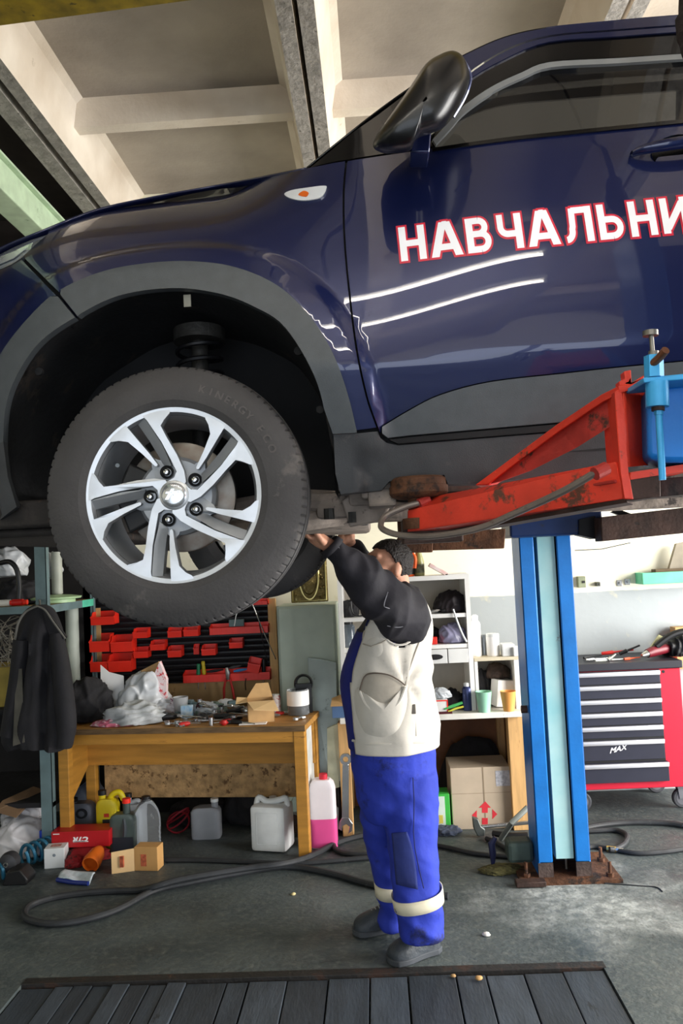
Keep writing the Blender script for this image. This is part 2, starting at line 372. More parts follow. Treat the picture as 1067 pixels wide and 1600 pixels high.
def panel(name, pts, m, parent, off=0.0, rim=.022, step=.03, world=False, mirror=False, dfn=flank):
    P = [Vector(xz(*p)) for p in pts] if world else [Vector((q.x, q.z)) for q in (solve(p[0], p[1], off, dfn) for p in pts)]
    out = []
    for i in range(len(P)):
        a, c = P[i], P[(i + 1) % len(P)]; L = (c - a).length
        if L < 1e-5: continue
        k = max(1, int(L / .025))
        for j in range(k): out.append(a + (c - a) * j / k)
    poly = [(p.x, p.y) for p in out]; nb = len(out)
    xs = [p[0] for p in poly]; ys = [p[1] for p in poly]; inner = []
    x = min(xs) + step / 2
    while x < max(xs):
        y = min(ys) + step / 2
        while y < max(ys):
            if inside(poly, x, y) and min((x - p[0]) ** 2 + (y - p[1]) ** 2 for p in poly) > (step * .45) ** 2: inner.append(Vector((x, y)))
            y += step
        x += step
    r = geometry.delaunay_2d_cdt(out + inner, [], [list(range(nb))], 1, 1e-6)
    V, Fc = r[0], r[2]
    # boundary loop of the result = vertices that came from the outline
    orig = r[3]; of = {}
    for i, o in enumerate(orig):
        for k in o:
            if k < nb: of[k] = i
    def Yat(v): return YS + dfn(v.x, v.y) + off
    def nor(v):
        e = .006; gx = (dfn(v.x + e, v.y) - dfn(v.x - e, v.y)) / (2 * e); gz = (dfn(v.x, v.y + e) - dfn(v.x, v.y - e)) / (2 * e); return Vector((gx, -1, gz)).normalized()
    vs = [Vector((v.x, Yat(v), v.y)) for v in V]; ns = [nor(v) for v in V]; fs = []; nl = []
    for f in Fc:
        f = list(f); a, b_, c = (vs[i] for i in f[:3])
        if (b_ - a).cross(c - a).y > 0: f = f[::-1]
        fs.append(f); nl += [ns[i] for i in f]
    nf = len(fs)
    loop = [of[k] for k in range(nb) if k in of]
    b0 = len(vs); n = len(loop)
    vs += [vs[i].copy() for i in loop] + [vs[i] + Vector((0, rim, 0)) for i in loop]
    area2 = sum(V[loop[i]].x * V[loop[(i + 1) % n]].y - V[loop[(i + 1) % n]].x * V[loop[i]].y for i in range(n))
    for i in range(n):
        j = (i + 1) % n; f = [b0 + i, b0 + n + i, b0 + n + j, b0 + j] if area2 > 0 else [b0 + j, b0 + n + j, b0 + n + i, b0 + i]
        fs.append(f); a, b_, c = (vs[k] for k in f[:3]); q = (b_ - a).cross(c - a)
        q = q.normalized() if q.length > 1e-12 else Vector((0, 1, 0)); nl += [q] * 4
    objs = []
    for side in ((0, 1) if mirror else (0,)):
        if side: vv = [Vector((v.x, 2 * YM - v.y, v.z)) for v in vs]; ff = [f[::-1] for f in fs]
        else: vv, ff = vs, fs
        me = bpy.data.meshes.new(name); org = ORG.get(parent.name, Vector())
        me.from_pydata([v - org for v in vv], [], ff); me.materials.append(m)
        if side:
            nn = []; k = 0
            for f in fs: nn += [Vector((q.x, -q.y, q.z)) for q in nl[k:k + len(f)][::-1]]; k += len(f)
        else: nn = nl
        me.shade_smooth(); me.normals_split_custom_set([tuple(q) for q in nn])
        o = bpy.data.objects.new(name, me); COL.objects.link(o); o.parent = parent; ORG[o.name] = org; objs.append(o)
    return objs[0]
PAINT = mat('navy_paint', '#111a44', .32, .35, var=.06, scale=400, coat=1, spec=.5)
GLOSSB = mat('gloss_black', '#050507', .16, var=0, coat=.3)
PLAST = mat('grey_cladding', '#45494c', .5, var=.08, scale=30, bump=.08, bscale=400)
PLASTD = mat('dusty_cladding', '#3a3b3d', .62, var=.25, scale=8, bump=.12, bscale=300, spots='#504d4b', sscale=6, sthr=.6)
RUBBER = mat('tyre_rubber', '#403e3e', .75, var=.16, scale=8, bump=.15, bscale=120, spots='#575350', sscale=5, sthr=.6)
BLACKP = mat('black_liner', '#101012', .8, var=.3, scale=10)
MACH = mat('machined_alloy', '#c0c2c5', .36, .8, var=.05, scale=30)
ALLOYG = mat('grey_alloy', '#8f9296', .42, .45, var=.06, scale=20)
CHROME = mat('chrome', '#e2e4e8', .12, 1, var=0)
CAST = mat('cast_metal', '#3b3936', .6, .5, var=.35, scale=30, bump=.3)
UNDER = mat('dusty_underbody', '#877b71', .8, .1, var=.35, scale=14, bump=.4, bscale=50, spots='#3a332f', sscale=9, sthr=.58)
UNDERD = mat('dark_underbody', '#26221f', .8, .1, var=.4, scale=14, bump=.4, bscale=50, spots='#4d3a2e', sscale=9, sthr=.62)
RUST = mat('rusty_iron', '#5a3a26', .75, .3, var=.4, scale=18, bump=.5, bscale=60, spots='#2c211b', sscale=10, sthr=.55)
TINT = mat('tinted_glass', '#0c0c0e', .03, var=0, trans=.55, ior=1.45)
CLEAR = mat('clear_lens', '#f4f6f8', .05, var=0, trans=.8, ior=1.3)
SEAL = mat('grey_weatherstrip', '#77797a', .45, var=.1)
def build_car():
    C = thing('car', 'dark navy blue SUV raised on the two-post lift', 'car', (W.x, YM, W.z - .35))
    hood = cr([(-62, 425), (0, 388), (60, 363), (150, 328), (250, 306), (350, 288), (478, 263)], 6)
    dfront = cr([(541, 252), (537, 300), (538, 370), (545, 450), (557, 545), (573, 620), (588, 664), (594, 680)], 5)
    arch_o = cr(ARCH_OUT_PX, 6); arch_i = cr(ARCH_IN_PX, 6)
    seam = [(88, 459), (34, 404)]
    i0 = min(range(len(arch_o)), key=lambda i: abs(arch_o[i].x - 90))
    # fender: hood line, door edge, arch, bumper seam, headlight edge
    hl_edge = cr([(73, 364), (56, 380), (34, 402)], 4)
    ih = min(range(len(hood)), key=lambda i: abs(hood[i].x - 73))
    fend = [tuple(p) for p in hood[ih:]] + [(500, 259), (539, 252)] + [(p.x - 1.6, p.y) for p in dfront[1:-4]] + [(588, 668)] + [tuple(p) for p in reversed(arch_o[i0 + 1:])] + [(93, 457), (38, 403)] + [tuple(p) for p in hl_edge[::-1][1:]]
    panel('front_fender', fend, PAINT, C, step=.016, mirror=True)
    bump = [(33, 405), (88, 462)] + [tuple(p) for p in reversed(arch_o[:i0 - 0])] + [(-190, 760), (-205, 600), (-150, 480), (-62, 447), (0, 421), (17, 415)]
    panel('front_bumper', bump, PAINT, C, step=.025, mirror=True)
    panel('bumper_skirt', [(-190, 764), (-52, 724), (5, 690), (12, 745), (26, 792), (0, 812), (-150, 838)], PLASTD, C, off=-.01, mirror=True)
    ji = min(range(len(arch_i)), key=lambda i: abs(arch_i[i].x - 120) if arch_i[i].y < 600 else 999)
    clad_a = [tuple(p) for p in arch_o[:i0]] + [(90, 463)] + [(117, 496)] + [tuple(p) for p in reversed(arch_i[:ji])]
    clad_b = [(94, 460)] + [tuple(p) for p in arch_o[i0 + 1:]] + [(557, 676), (520, 678)] + [tuple(p) for p in reversed(arch_i[ji + 1:-14])] + [(121, 494)]
    panel('wheel_arch_trim', clad_a, PLAST, C, off=-.008, rim=.03, step=.02, mirror=True)
    panel('wheel_arch_trim', clad_b, PLAST, C, off=-.008, rim=.03, step=.02, mirror=True)
    panel('gap_backing', [(60, 370), (478, 266), (690, 236), (1245, 172), (1245, 640), (868, 676), (600, 690), (521, 700), (511, 650), (491, 575), (450, 500), (395, 462), (268, 440), (116, 480), (60, 440), (36, 405)], BLACKP, C, off=.03, rim=.01, step=.05, mirror=True)  # added black backing that blocks light leaking through the panel gaps
    # headlamp
    hl = [(73, 365), (56, 380), (34, 402), (17, 413), (0, 420), (-62, 444), (-62, 428), (0, 392), (45, 373)]
    h = panel('headlamp', hl, mat('headlamp_lens', '#8e9499', .06, .2, var=0, coat=.8), C, off=.004, mirror=True)
    panel('headlamp_reflector', [(42, 386), (20, 403), (0, 411), (-40, 428), (-40, 420), (0, 398)], mat('lamp_silver', '#d8dde2', .2, .6, var=0), h, off=-.003, rim=.004)
    # door skin (paint), lower cladding, strip
    clad_top = cr([(597, 667), (640, 641), (689, 617), (766, 597), (880, 584), (971, 574), (1100, 562), (1240, 549)], 4)
    d_front = [(p.x, p.y) for p in dfront]
    door = [(543, 252), (600, 243), (690, 230), (1067, 189), (1250, 168), (1250, 546)] + [(p.x, p.y - 2) for p in reversed(clad_top)] + [(p.x + 1.6, p.y) for p in reversed(dfront[1:-2])]
    D = panel('front_door', door, PAINT, C, step=.022, mirror=True)
    panel('door_cladding', [(p.x, p.y) for p in clad_top] + [(1245, 628), (868, 660), (640, 680), (606, 684), (597, 677)], PLAST, D, off=-.008, step=.03)
    panel('door_bottom_strip', [(608, 687), (640, 683), (868, 663), (1245, 631), (1245, 641), (868, 673), (622, 693)], BLACKP, D, off=-.003)
    panel('sill_trim', [(521, 679), (560, 677), (590, 674), (594, 684), (604, 692), (622, 696), (868, 676), (1245, 643), (1560, 612), (1560, 690), (1245, 712), (868, 742), (745, 756), (700, 757), (694, 742), (608, 752), (596, 766), (532, 772), (524, 740)], PLASTD, C, off=.004, rim=.06, mirror=True)
    panel('belt_moulding', [(675, 231), (1067, 186), (1250, 165), (1250, 171), (1067, 192), (676, 236)], GLOSSB, D, off=-.006, rim=.012)
    # side glass, weatherstrip, window frame, pillar and roof rail
    ws_top = cr([(676, 218), (700, 192), (717, 172), (745, 150), (776, 131), (815, 113), (858, 97), (960, 91), (1067, 84), (1250, 73)], 4)
    ws_in = [(p.x + 5 * (1 if p.x < 760 else .5), p.y + 8) for p in ws_top]
    panel('window_glass', [(680, 231)] + ws_in + [(1250, 168)], TINT, D, off=.012, rim=.004, mirror=False)
    panel('weatherstrip', [tuple(p) for p in ws_top] + ws_in[::-1], SEAL, D, off=-.002, rim=.015, step=.012)
    mid = cr([(690, 190), (725, 132), (790, 92), (858, 66), (960, 58), (1067, 50), (1250, 38)], 4)
    panel('window_frame', [tuple(p) for p in mid] + [(1250, 72)] + [(p.x, p.y - 1) for p in reversed(ws_top)], GLOSSB, D, off=.0, rim=.02, step=.02)
    mid2 = cr([(700, 158), (728, 120), (790, 80), (858, 58), (960, 49), (1067, 41), (1250, 29)], 4)
    panel('window_frame_edge', [tuple(p) for p in mid2] + [(p.x, p.y - 1) for p in reversed(mid)], PAINT, D, off=-.006, rim=.02, step=.02)
    sil = cr([(480, 262), (520, 229), (587, 176), (640, 138), (690, 106), (726, 86), (787, 59), (853, 44), (950, 34), (1053, 25), (1250, 12)], 5)
    i2 = min(range(len(sil)), key=lambda i: abs(sil[i].x - 640))
    panel('roof_rail', [tuple(p) for p in sil[i2:]] + [(p.x, p.y - 3) for p in reversed(mid2)] + [(668, 150)], PAINT, C, off=.012, rim=.03, step=.02, mirror=True)
    panel('mirror_sail', [(484, 262), (520, 233), (590, 180), (640, 142), (665, 152), (672, 216), (676, 229), (600, 240), (545, 249)], GLOSSB, C, off=.012, rim=.02, mirror=True)
    # hood, windscreen, roof as sheets between the two flanks
    def sheet(name, near_px, m, crown, bulge, off=0.0, n=14):
        near = [solve(p[0], p[1], off) for p in near_px]; q = MB()
        def fn(u, v):
            i = min(int(u * (len(near) - 1)), len(near) - 2); t = u * (len(near) - 1) - i; p = near[i].lerp(near[i + 1], t)
            y = p.y + (2 * YM - 2 * p.y) * v; s = math.sin(PI * v); return Vector((p.x - bulge * s, y, p.z + crown * s * (1 - .0)))
        q.grid(fn, len(near) - 1, n); return q.build(name, m, C, smooth=True, solid=.006)
    sheet('hood', [tuple(p) for p in hood], PAINT, .05, .05)
    sheet('windscreen', [tuple(p) for p in sil if p.x <= 860], TINT, .02, .12, .02)
    sheet('roof', [(p.x, p.y) for p in sil if p.x >= 850] + [(1500, 8), (1750, 25)], PAINT, .05, 0, .02)
    # rear half: rear door, quarter, tail
    def WP(name, pts, m, off=0.0, **k): return panel(name, pts, m, C, off=off, world=True, mirror=True, **k)
    rarc = [(2.65 + .56 * math.cos(t), .03 + .56 * math.sin(t)) for t in [PI - PI * i / 18 for i in range(19)]]
    def pab(px, py): p = solve(px, py); return ab(p.x, p.z)
    (ta, tb), (ba, bb), (ca, cb), (fa, fb) = pab(1253, 168), pab(1253, 546), pab(1249, 630), pab(1253, 60)
    WP('rear_door', [(ba + .004, bb), (ta + .004, tb), (2.62, .905), (2.62, .66)] + rarc[8:3:-1] + [(2.16, .28)], PAINT)
    WP('rear_door_cladding', [(ba + .004, bb - .004), (2.16, .275), rarc[3], rarc[1], (ca + .004, cb)], PLAST, -.008)
    WP('rear_quarter', [(2.625, .66), (2.625, 1.05), (3.35, .95), (3.42, .5), (3.4, .1), (3.22, .1)] + rarc[::-1][1:10], PAINT)
    WP('rear_window', [(1.80, .89), (1.80, 1.30), (2.5, 1.26), (3.0, 1.0), (2.6, .91)], TINT, .01)
    WP('pillar_trim', [(ta + .002, tb + .006), (fa + .002, fb), (1.80, 1.31), (1.80, .89)], GLOSSB, .002)
    WP('rear_sill_trim', [(ca - .05, cb - .11), (ca + .004, cb - .006), rarc[1], (2.09, .0)], PLASTD)
    tg = MB(); tg.box(W.x + 3.36, W.x + 3.44, 2.42, 3.78, W.z + .25, W.z + 1.1, bev=.03); tg.build('tailgate', PAINT, C)
    fb = MB(); fb.box(W.x - .92, W.x - .84, 2.5, 3.7, W.z + .0, W.z + .62, bev=.03); fb.build('grille', BLACKP, C)
    # lettering: bold strokes, red edge under white face
    e0, e1 = solve(627, 409), solve(1080, 362)
    d = Vector((e1.x - e0.x, 0, e1.z - e0.z)).normalized(); up = Vector((-d.z, 0, d.x)); hu = (solve(626, 357) - e0).length / 1.0
    def on_door(x, y, off): p = e0 + d * x + up * y; return Vector((p.x, YS + flank(p.x, p.z) - off, p.z))
    hw = .105                                       # half stroke, letter height 1
    def arc(cx, cy, rx, ry, t0, t1, n=10): return [(cx + rx * math.cos(math.radians(t0 + (t1 - t0) * i / n)), cy + ry * math.sin(math.radians(t0 + (t1 - t0) * i / n))) for i in range(n + 1)]
    G = {'Н': (.78, [[(.105, .0), (.105, 1)], [(.675, 0), (.675, 1)], [(.105, .5), (.675, .5)]]),
         'А': (.90, [[(.09, 0), (.40, 1)], [(.81, 0), (.50, 1)], [(.20, .27), (.70, .27)], [(.38, .93), (.52, .93)]]),
         'В': (.76, [[(.105, 0), (.105, 1)], [(.105, .91), (.38, .91)] + arc(.38, .72, .19, .19, 90, -90) + [(.105, .53)], [(.105, .09), (.42, .09)] + arc(.42, .31, .22, .22, -90, 90) + [(.105, .53)]]),
         'Ч': (.74, [[(.635, 0), (.635, 1)], [(.105, 1), (.105, .68)] + arc(.32, .64, .215, .21, 180, 270) + [(.635, .43)]]),
         'Л': (.86, [[(.755, 0), (.755, 1)], [(.27, .905), (.755, .905)], [(.28, .97), (.26, .45)] + arc(.05, .33, .19, .24, 10, -90)]),
         'Ь': (.76, [[(.105, 0), (.105, 1)], [(.105, .09), (.40, .09)] + arc(.40, .325, .235, .235, -90, 90) + [(.105, .56)]]),
         'И': (.80, [[(.105, 0), (.105, 1)], [(.695, 0), (.695, 1)], [(.12, .10), (.68, .90)]])}
    word = 'НАВЧАЛЬНИ'; gap = .17
    tot = sum(G[c][0] for c in word) + gap * (len(word) - 1); sxl = (e1 - e0).length / tot
    white = mat('white_vinyl', '#f2f1f4', .35, var=.03); red = mat('red_vinyl', '#c7233a', .4, var=.05)
    for nm, ex, dep, m in (('letter_outline', .058, .0012, red), ('letter', .0, .0022, white)):
        x0 = 0
        for ch in word:
            q = MB(); ww, strokes = G[ch]; li = 0
            for s_ in strokes:
                li += 1; h = hw * (.86 if len(s_) > 3 or s_[0][1] == s_[-1][1] else 1) + ex; P2 = [Vector(p) for p in s_]
                # extend ends by the outline width
                a_ = (P2[0] - P2[1]).normalized(); b_ = (P2[-1] - P2[-2]).normalized(); P2[0] += a_ * ex; P2[-1] += b_ * ex
                Lp, Rp = [], []
                dense = []
                for i in range(len(P2) - 1):
                    for k in range(4): dense.append(P2[i].lerp(P2[i + 1], k / 4))
                dense.append(P2[-1])
                for i, p in enumerate(dense):
                    t = (dense[min(i + 1, len(dense) - 1)] - dense[max(i - 1, 0)]).normalized(); nn = Vector((-t.y, t.x)); 
                    if ch in 'АИ' and abs(t.x) > .05 and abs(t.y) > .05: nn = Vector((1.12 if t.y < 0 else -1.12, 0))
                    Lp.append(p + nn * h); Rp.append(p - nn * h)
                vs = [on_door((x0 + p.x) * sxl, p.y * hu, dep + .000004 * li) for p in Lp + Rp]; n = len(Lp)
                q.add(vs, [[i, i + 1, n + i + 1, n + i] for i in range(n - 1)])
            q.build(nm, m, D, recalc=False); x0 += ww + gap
    # handle
    hpts = [solve(x, y) for x, y in ((984, 244), (1020, 238), (1060, 233), (1110, 228), (1145, 226))]
    q = MB(); q.grid(lambda u, v: Vector((hpts[0].x + (hpts[-1].x - hpts[0].x) * u, YS + flank(hpts[2].x, hpts[2].z) - .012 - .038 * math.sin(PI * min(1, max(0, u))) ** .5 - .016 * math.cos(2 * PI * v), hpts[0].z + (hpts[-1].z - hpts[0].z) * u + .017 * math.sin(2 * PI * v) * math.sin(PI * (u * .96 + .02)) ** .3)), 20, 14)
    q.build('door_handle', PAINT, D, smooth=True)
    hc = solve(1062, 240); q = MB(); q.lathe([(.0, .001), (.04, .001), (.052, -.003)], (hc.x, YS + flank(hc.x, hc.z) - .002, hc.z), 'Y', 24, sx=1.5); q.build('handle_recess', GLOSSB, D, smooth=True)
    # side repeater
    rp = cr([(444, 303), (455, 297), (480, 293), (506, 290), (510, 294), (501, 308), (476, 313), (455, 310)], 4, True)
    rs = panel('turn_repeater', [tuple(p) for p in rp], mat('repeater_lens', '#dfe2e6', .1, .1, var=0, coat=1), C, off=-.006, rim=.01, step=.01)
    rc_ = cr([(466, 304), (474, 298), (482, 301), (478, 307)], 4, True)
    panel('repeater_bulb', [tuple(p) for p in rc_], mat('amber', '#d2601c', .3), rs, off=-.008, rim=.003, step=.008)
    # door mirror: layered shell
    mo = cr([(583, 229), (589, 210), (616, 171), (641, 135), (665, 100), (687, 85), (708, 79), (724, 89), (733, 112), (733, 128), (726, 149), (709, 181), (691, 201), (672, 209), (650, 218), (640, 236), (612, 240), (594, 238)], 4, True)
    cx_, cy_ = 664, 155; layers = [(2.27, .80), (2.25, .93), (2.21, 1), (2.12, 1.0), (2.07, .97), (2.04, .90), (2.015, .78), (2.0, .6), (1.99, .35), (1.987, .05)]
    q = MB(); n = len(mo); vs = []
    for Y, s in layers: vs += [at(cx_ + (p.x - cx_) * s, cy_ + (p.y - cy_) * s, Y) for p in mo]
    q.add(vs, [[j * n + i, j * n + (i + 1) % n, (j + 1) * n + (i + 1) % n, (j + 1) * n + i] for j in range(len(layers) - 1) for i in range(n)] + [list(range(n))])
    mi = q.build('door_mirror', mat('mirror_shell', '#0a0a0c', .34, var=0, coat=.12), C, smooth=True, angle=60)
    edge = [at(p[0], p[1], 2.16) for p in cr([(722, 92), (731, 106), (735, 122), (731, 140), (722, 160), (708, 183)], 5)]
    MB().tube(edge, .0045, 6).build('mirror_edge', mat('satin_blue', '#3c4468', .25, .4, var=0, coat=1), mi, smooth=True)
    q = MB(); a_, b_, c_, d_ = (at(x, y, 2.17) for x, y in ((643, 208), (674, 206), (671, 238), (641, 238)))
    q.prism([a_, b_, c_, d_], (0, .09, 0)); q.build('mirror_foot', PAINT, mi, bev=.004)
    # wheel well liner
    lin_ = [solve(p.x, p.y, .02) for p in arch_i]; q = MB()
    q.grid(lambda u, v: lin_[min(int(u * (len(lin_) - 1) + .5), len(lin_) - 1)] + Vector((0, .555 * v + .012, 0)), len(lin_) - 1, 5)
    lobj = q.build('wheel_liner', mat('grimy_liner', '#1c1c1e', .7, var=.4, scale=7, bump=.3, bscale=40, spots='#37302b', sscale=6, sthr=.58), C, smooth=True)
    MB().prism([(p.x, 2.74, p.z) for p in lin_ if p.z > W.z - .02], (0, .01, 0)).build('inner_wing', BLACKP, C)
    for px, py, r in ((112, 505, .012), (60, 580, .011), (466, 548, .012), (500, 640, .011)):
        p = solve(px, py, .06); MB().cyl(p, p + Vector((0, .012, 0)), r, n=10).build('liner_clip', BLACKP, lobj)
    # tag, hose and strut seen in the arch
    tp = at(293, 473, 2.26); MB().box(tp.x - .010, tp.x + .010, 2.257, 2.26, tp.z - .012, tp.z + .022).build('paper_tag', mat('tag_paper', '#b9b2a0', .8), C)
    s0 = Vector((W.x + .02, 2.50, W.z + .10)); q = MB()
    q.cyl(s0, s0 + Vector((.0, .04, .40)), .026, n=14); q.cyl(s0 + Vector((0, .02, .19)), s0 + Vector((0, .022, .215)), .085, n=24); q.cyl(s0 + Vector((0, .04, .40)), s0 + Vector((0, .042, .44)), .08, n=24)
    strut = q.build('strut', CAST, C, smooth=True)
    sp = [s0 + Vector((.068 * math.cos(t), .03 + .068 * math.sin(t), .21 + .2 * t / (9 * PI))) for t in [9 * PI * i / 110 for i in range(111)]]
    MB().tube(sp, .007, 6).build('coil_spring', mat('spring_steel', '#1d1d20', .4, .5, var=.1), strut, smooth=True)
    # underbody: floor pan, rails, subframe, arm, shaft
    zb = W.z + .02
    MB().box(W.x + .55, W.x + 3.3, 2.33, 3.87, zb + .02, zb + .05).build('floor_pan', UNDER, C)
    MB().box(W.x - .85, W.x + .6, 2.76, 3.44, zb + .0, zb + .03).build('undertray', UNDERD, C)
    q = MB(); q.box(W.x - .86, W.x - .36, 2.4, 3.8, W.z - .085, W.z - .06); q.box(W.x - .9, W.x - .38, 2.36, 3.84, W.z - .06, W.z + .02); q.build('front_undertray', UNDERD, C, bev=.01)
    q = MB(); q.box(W.x + .10, W.x + .52, 2.62, 3.58, W.z - .09, W.z + .0, bev=.02); q.box(W.x + .36, W.x + .50, 2.5, 3.7, W.z - .07, W.z + .01, bev=.015); q.build('subframe', UNDER, C, smooth=True)
    q = MB(); q.tube(cr([(W.x + .44, 2.66, W.z - .05), (W.x + .30, 2.5, W.z - .075), (W.x + .06, 2.40, W.z - .10)], 6), [.04, .038, .036, .034, .034, .033, .033, .032, .03, .03, .03, .028, .026], 10); q.build('control_arm', UNDER, C, smooth=True)
    for yy in (2.46, 3.64):
        MB().box(W.x + .46, W.x + 2.1, yy, yy + .09, zb - .06, zb + .03, bev=.015).build('chassis_rail', UNDER, C, smooth=True)
    q = MB(); q.tube(cr([(W.x + .42, 2.62, zb - .045), (W.x + .7, 2.66, zb - .07), (W.x + 1.0, 2.66, zb - .05), (W.x + 1.6, 2.7, zb - .04), (W.x + 2.9, 2.7, zb - .02)], 8), .028, 12); q.build('exhaust_pipe', UNDER, C, smooth=True)
    q = MB(); q.box(W.x + .5, W.x + .62, 2.36, 2.44, zb - .045, zb + .02, bev=.01); q.box(W.x + .52, W.x + .60, 2.35, 2.5, zb - .07, zb - .02, bev=.008); q.build('jacking_rail', UNDER, C)
    q = MB(); q.tube(cr([(W.x + .12, 2.44, W.z - .03), (W.x + .28, 2.5, W.z - .01), (W.x + .46, 2.56, W.z - .02), (W.x + .62, 2.54, W.z - .03)], 6), [.03] * 6 + [.036] * 6 + [.03] * 7, 10); q.build('knuckle_arm', UNDER, C, smooth=True)
    q = MB(); q.prism([(W.x + .46, 2.47, W.z - .10), (W.x + .56, 2.47, W.z - .085), (W.x + .60, 2.47, W.z - .02), (W.x + .50, 2.47, W.z + .02), (W.x + .44, 2.47, W.z - .02)], (0, .05, 0)); q.build('frame_bracket', UNDER, C, bev=.006)
    q = MB(); q.tube(cr([(W.x + .55, 2.43, W.z + .0), (W.x + .62, 2.42, W.z - .03), (W.x + .75, 2.44, W.z - .02), (W.x + .9, 2.45, W.z - .02)], 6), .008, 8); q.build('brake_line', UNDERD, C, smooth=True)
    for (x, y, z) in ((.47, 2.48, -.075), (.5, 2.6, -.08), (.40, 2.5, -.06)):
        MB().cyl((W.x + x, y, W.z + z - .012), (W.x + x, y, W.z + z + .02), .016, n=8).build('bolt', CAST, C)
    # cabin: seats, dash and steering wheel behind the tinted glass
    cab = mat('dark_cabin', '#1b1b1d', .8, var=.1)
    MB().box(W.x + .55, W.x + 3.2, 2.30, 3.9, zb + .05, zb + .12).build('cabin_floor', cab, C)
    MB().box(W.x + .62, W.x + .85, 2.36, 3.84, zb + .5, zb + .88, bev=.04).build('dashboard', cab, C)
    for yy in (2.72, 3.48):
        q = MB(); q.box(W.x + 1.3, W.x + 1.8, yy - .25, yy + .25, zb + .25, zb + .42, bev=.05); q.box(W.x + 1.72, W.x + 1.9, yy - .24, yy + .24, zb + .4, zb + 1.05, bev=.06); q.box(W.x + 1.78, W.x + 1.9, yy - .13, yy + .13, zb + 1.08, zb + 1.28, bev=.05); q.build('seat', cab, C, smooth=True)
    MB().lathe([(.17 + .014 * math.cos(t), .014 * math.sin(t)) for t in [2 * PI * i / 8 for i in range(9)]], (0, 0, 0), 'X', 28).build('steering_wheel', GLOSSB, C, smooth=True).location = Vector((W.x + 1.0, 2.72, zb + .82)) - ORG[C.name]
    build_wheels(C)
    return C
# ------------------------------------------------------------------ wheels
def tyre(q, R=.358, Wd=.225, R0=.222, n=92):
    """outer face at y=0, tread to y=Wd; notched shoulders"""
    seg = 6; N = n * seg
    prof = [(R0 - .004, .030, 0), (R0 + .004, .018, 0), (R0 + .016, .010, 0), (R0 + .030, .004, 0), (R0 + .034, .0015, 0), (R0 + .060, .0, 0), (R0 + .085, .004, 0), (R0 + .088, .0055, 0), (R - .030, .013, 0), (R - .022, .018, 1), (R - .012, .024, 1), (R - .006, .032, 2), (R - .003, .050, 2), (R - .0015, .060, 1),
            (R - .009, .0605, 0), (R - .009, .068, 0), (R, .0685, 0), (R + .001, .100, 0), (R - .008, .1005, 0), (R - .008, .108, 0), (R + .001, .1085, 0)]
    prof = prof + [(r, Wd - y, k) for r, y, k in reversed(prof)]
    vs = []
    for r, y, k in prof:
        for i in range(N):
            rr = r - ((.0, .0016, .005)[k] if i % seg == 0 else 0); t = 2 * PI * i / N; vs.append((rr * math.cos(t), y, rr * math.sin(t)))
    q.add(vs, [[j * N + i, j * N + (i + 1) % N, (j + 1) * N + (i + 1) % N, (j + 1) * N + i] for j in range(len(prof) - 1) for i in range(N)])
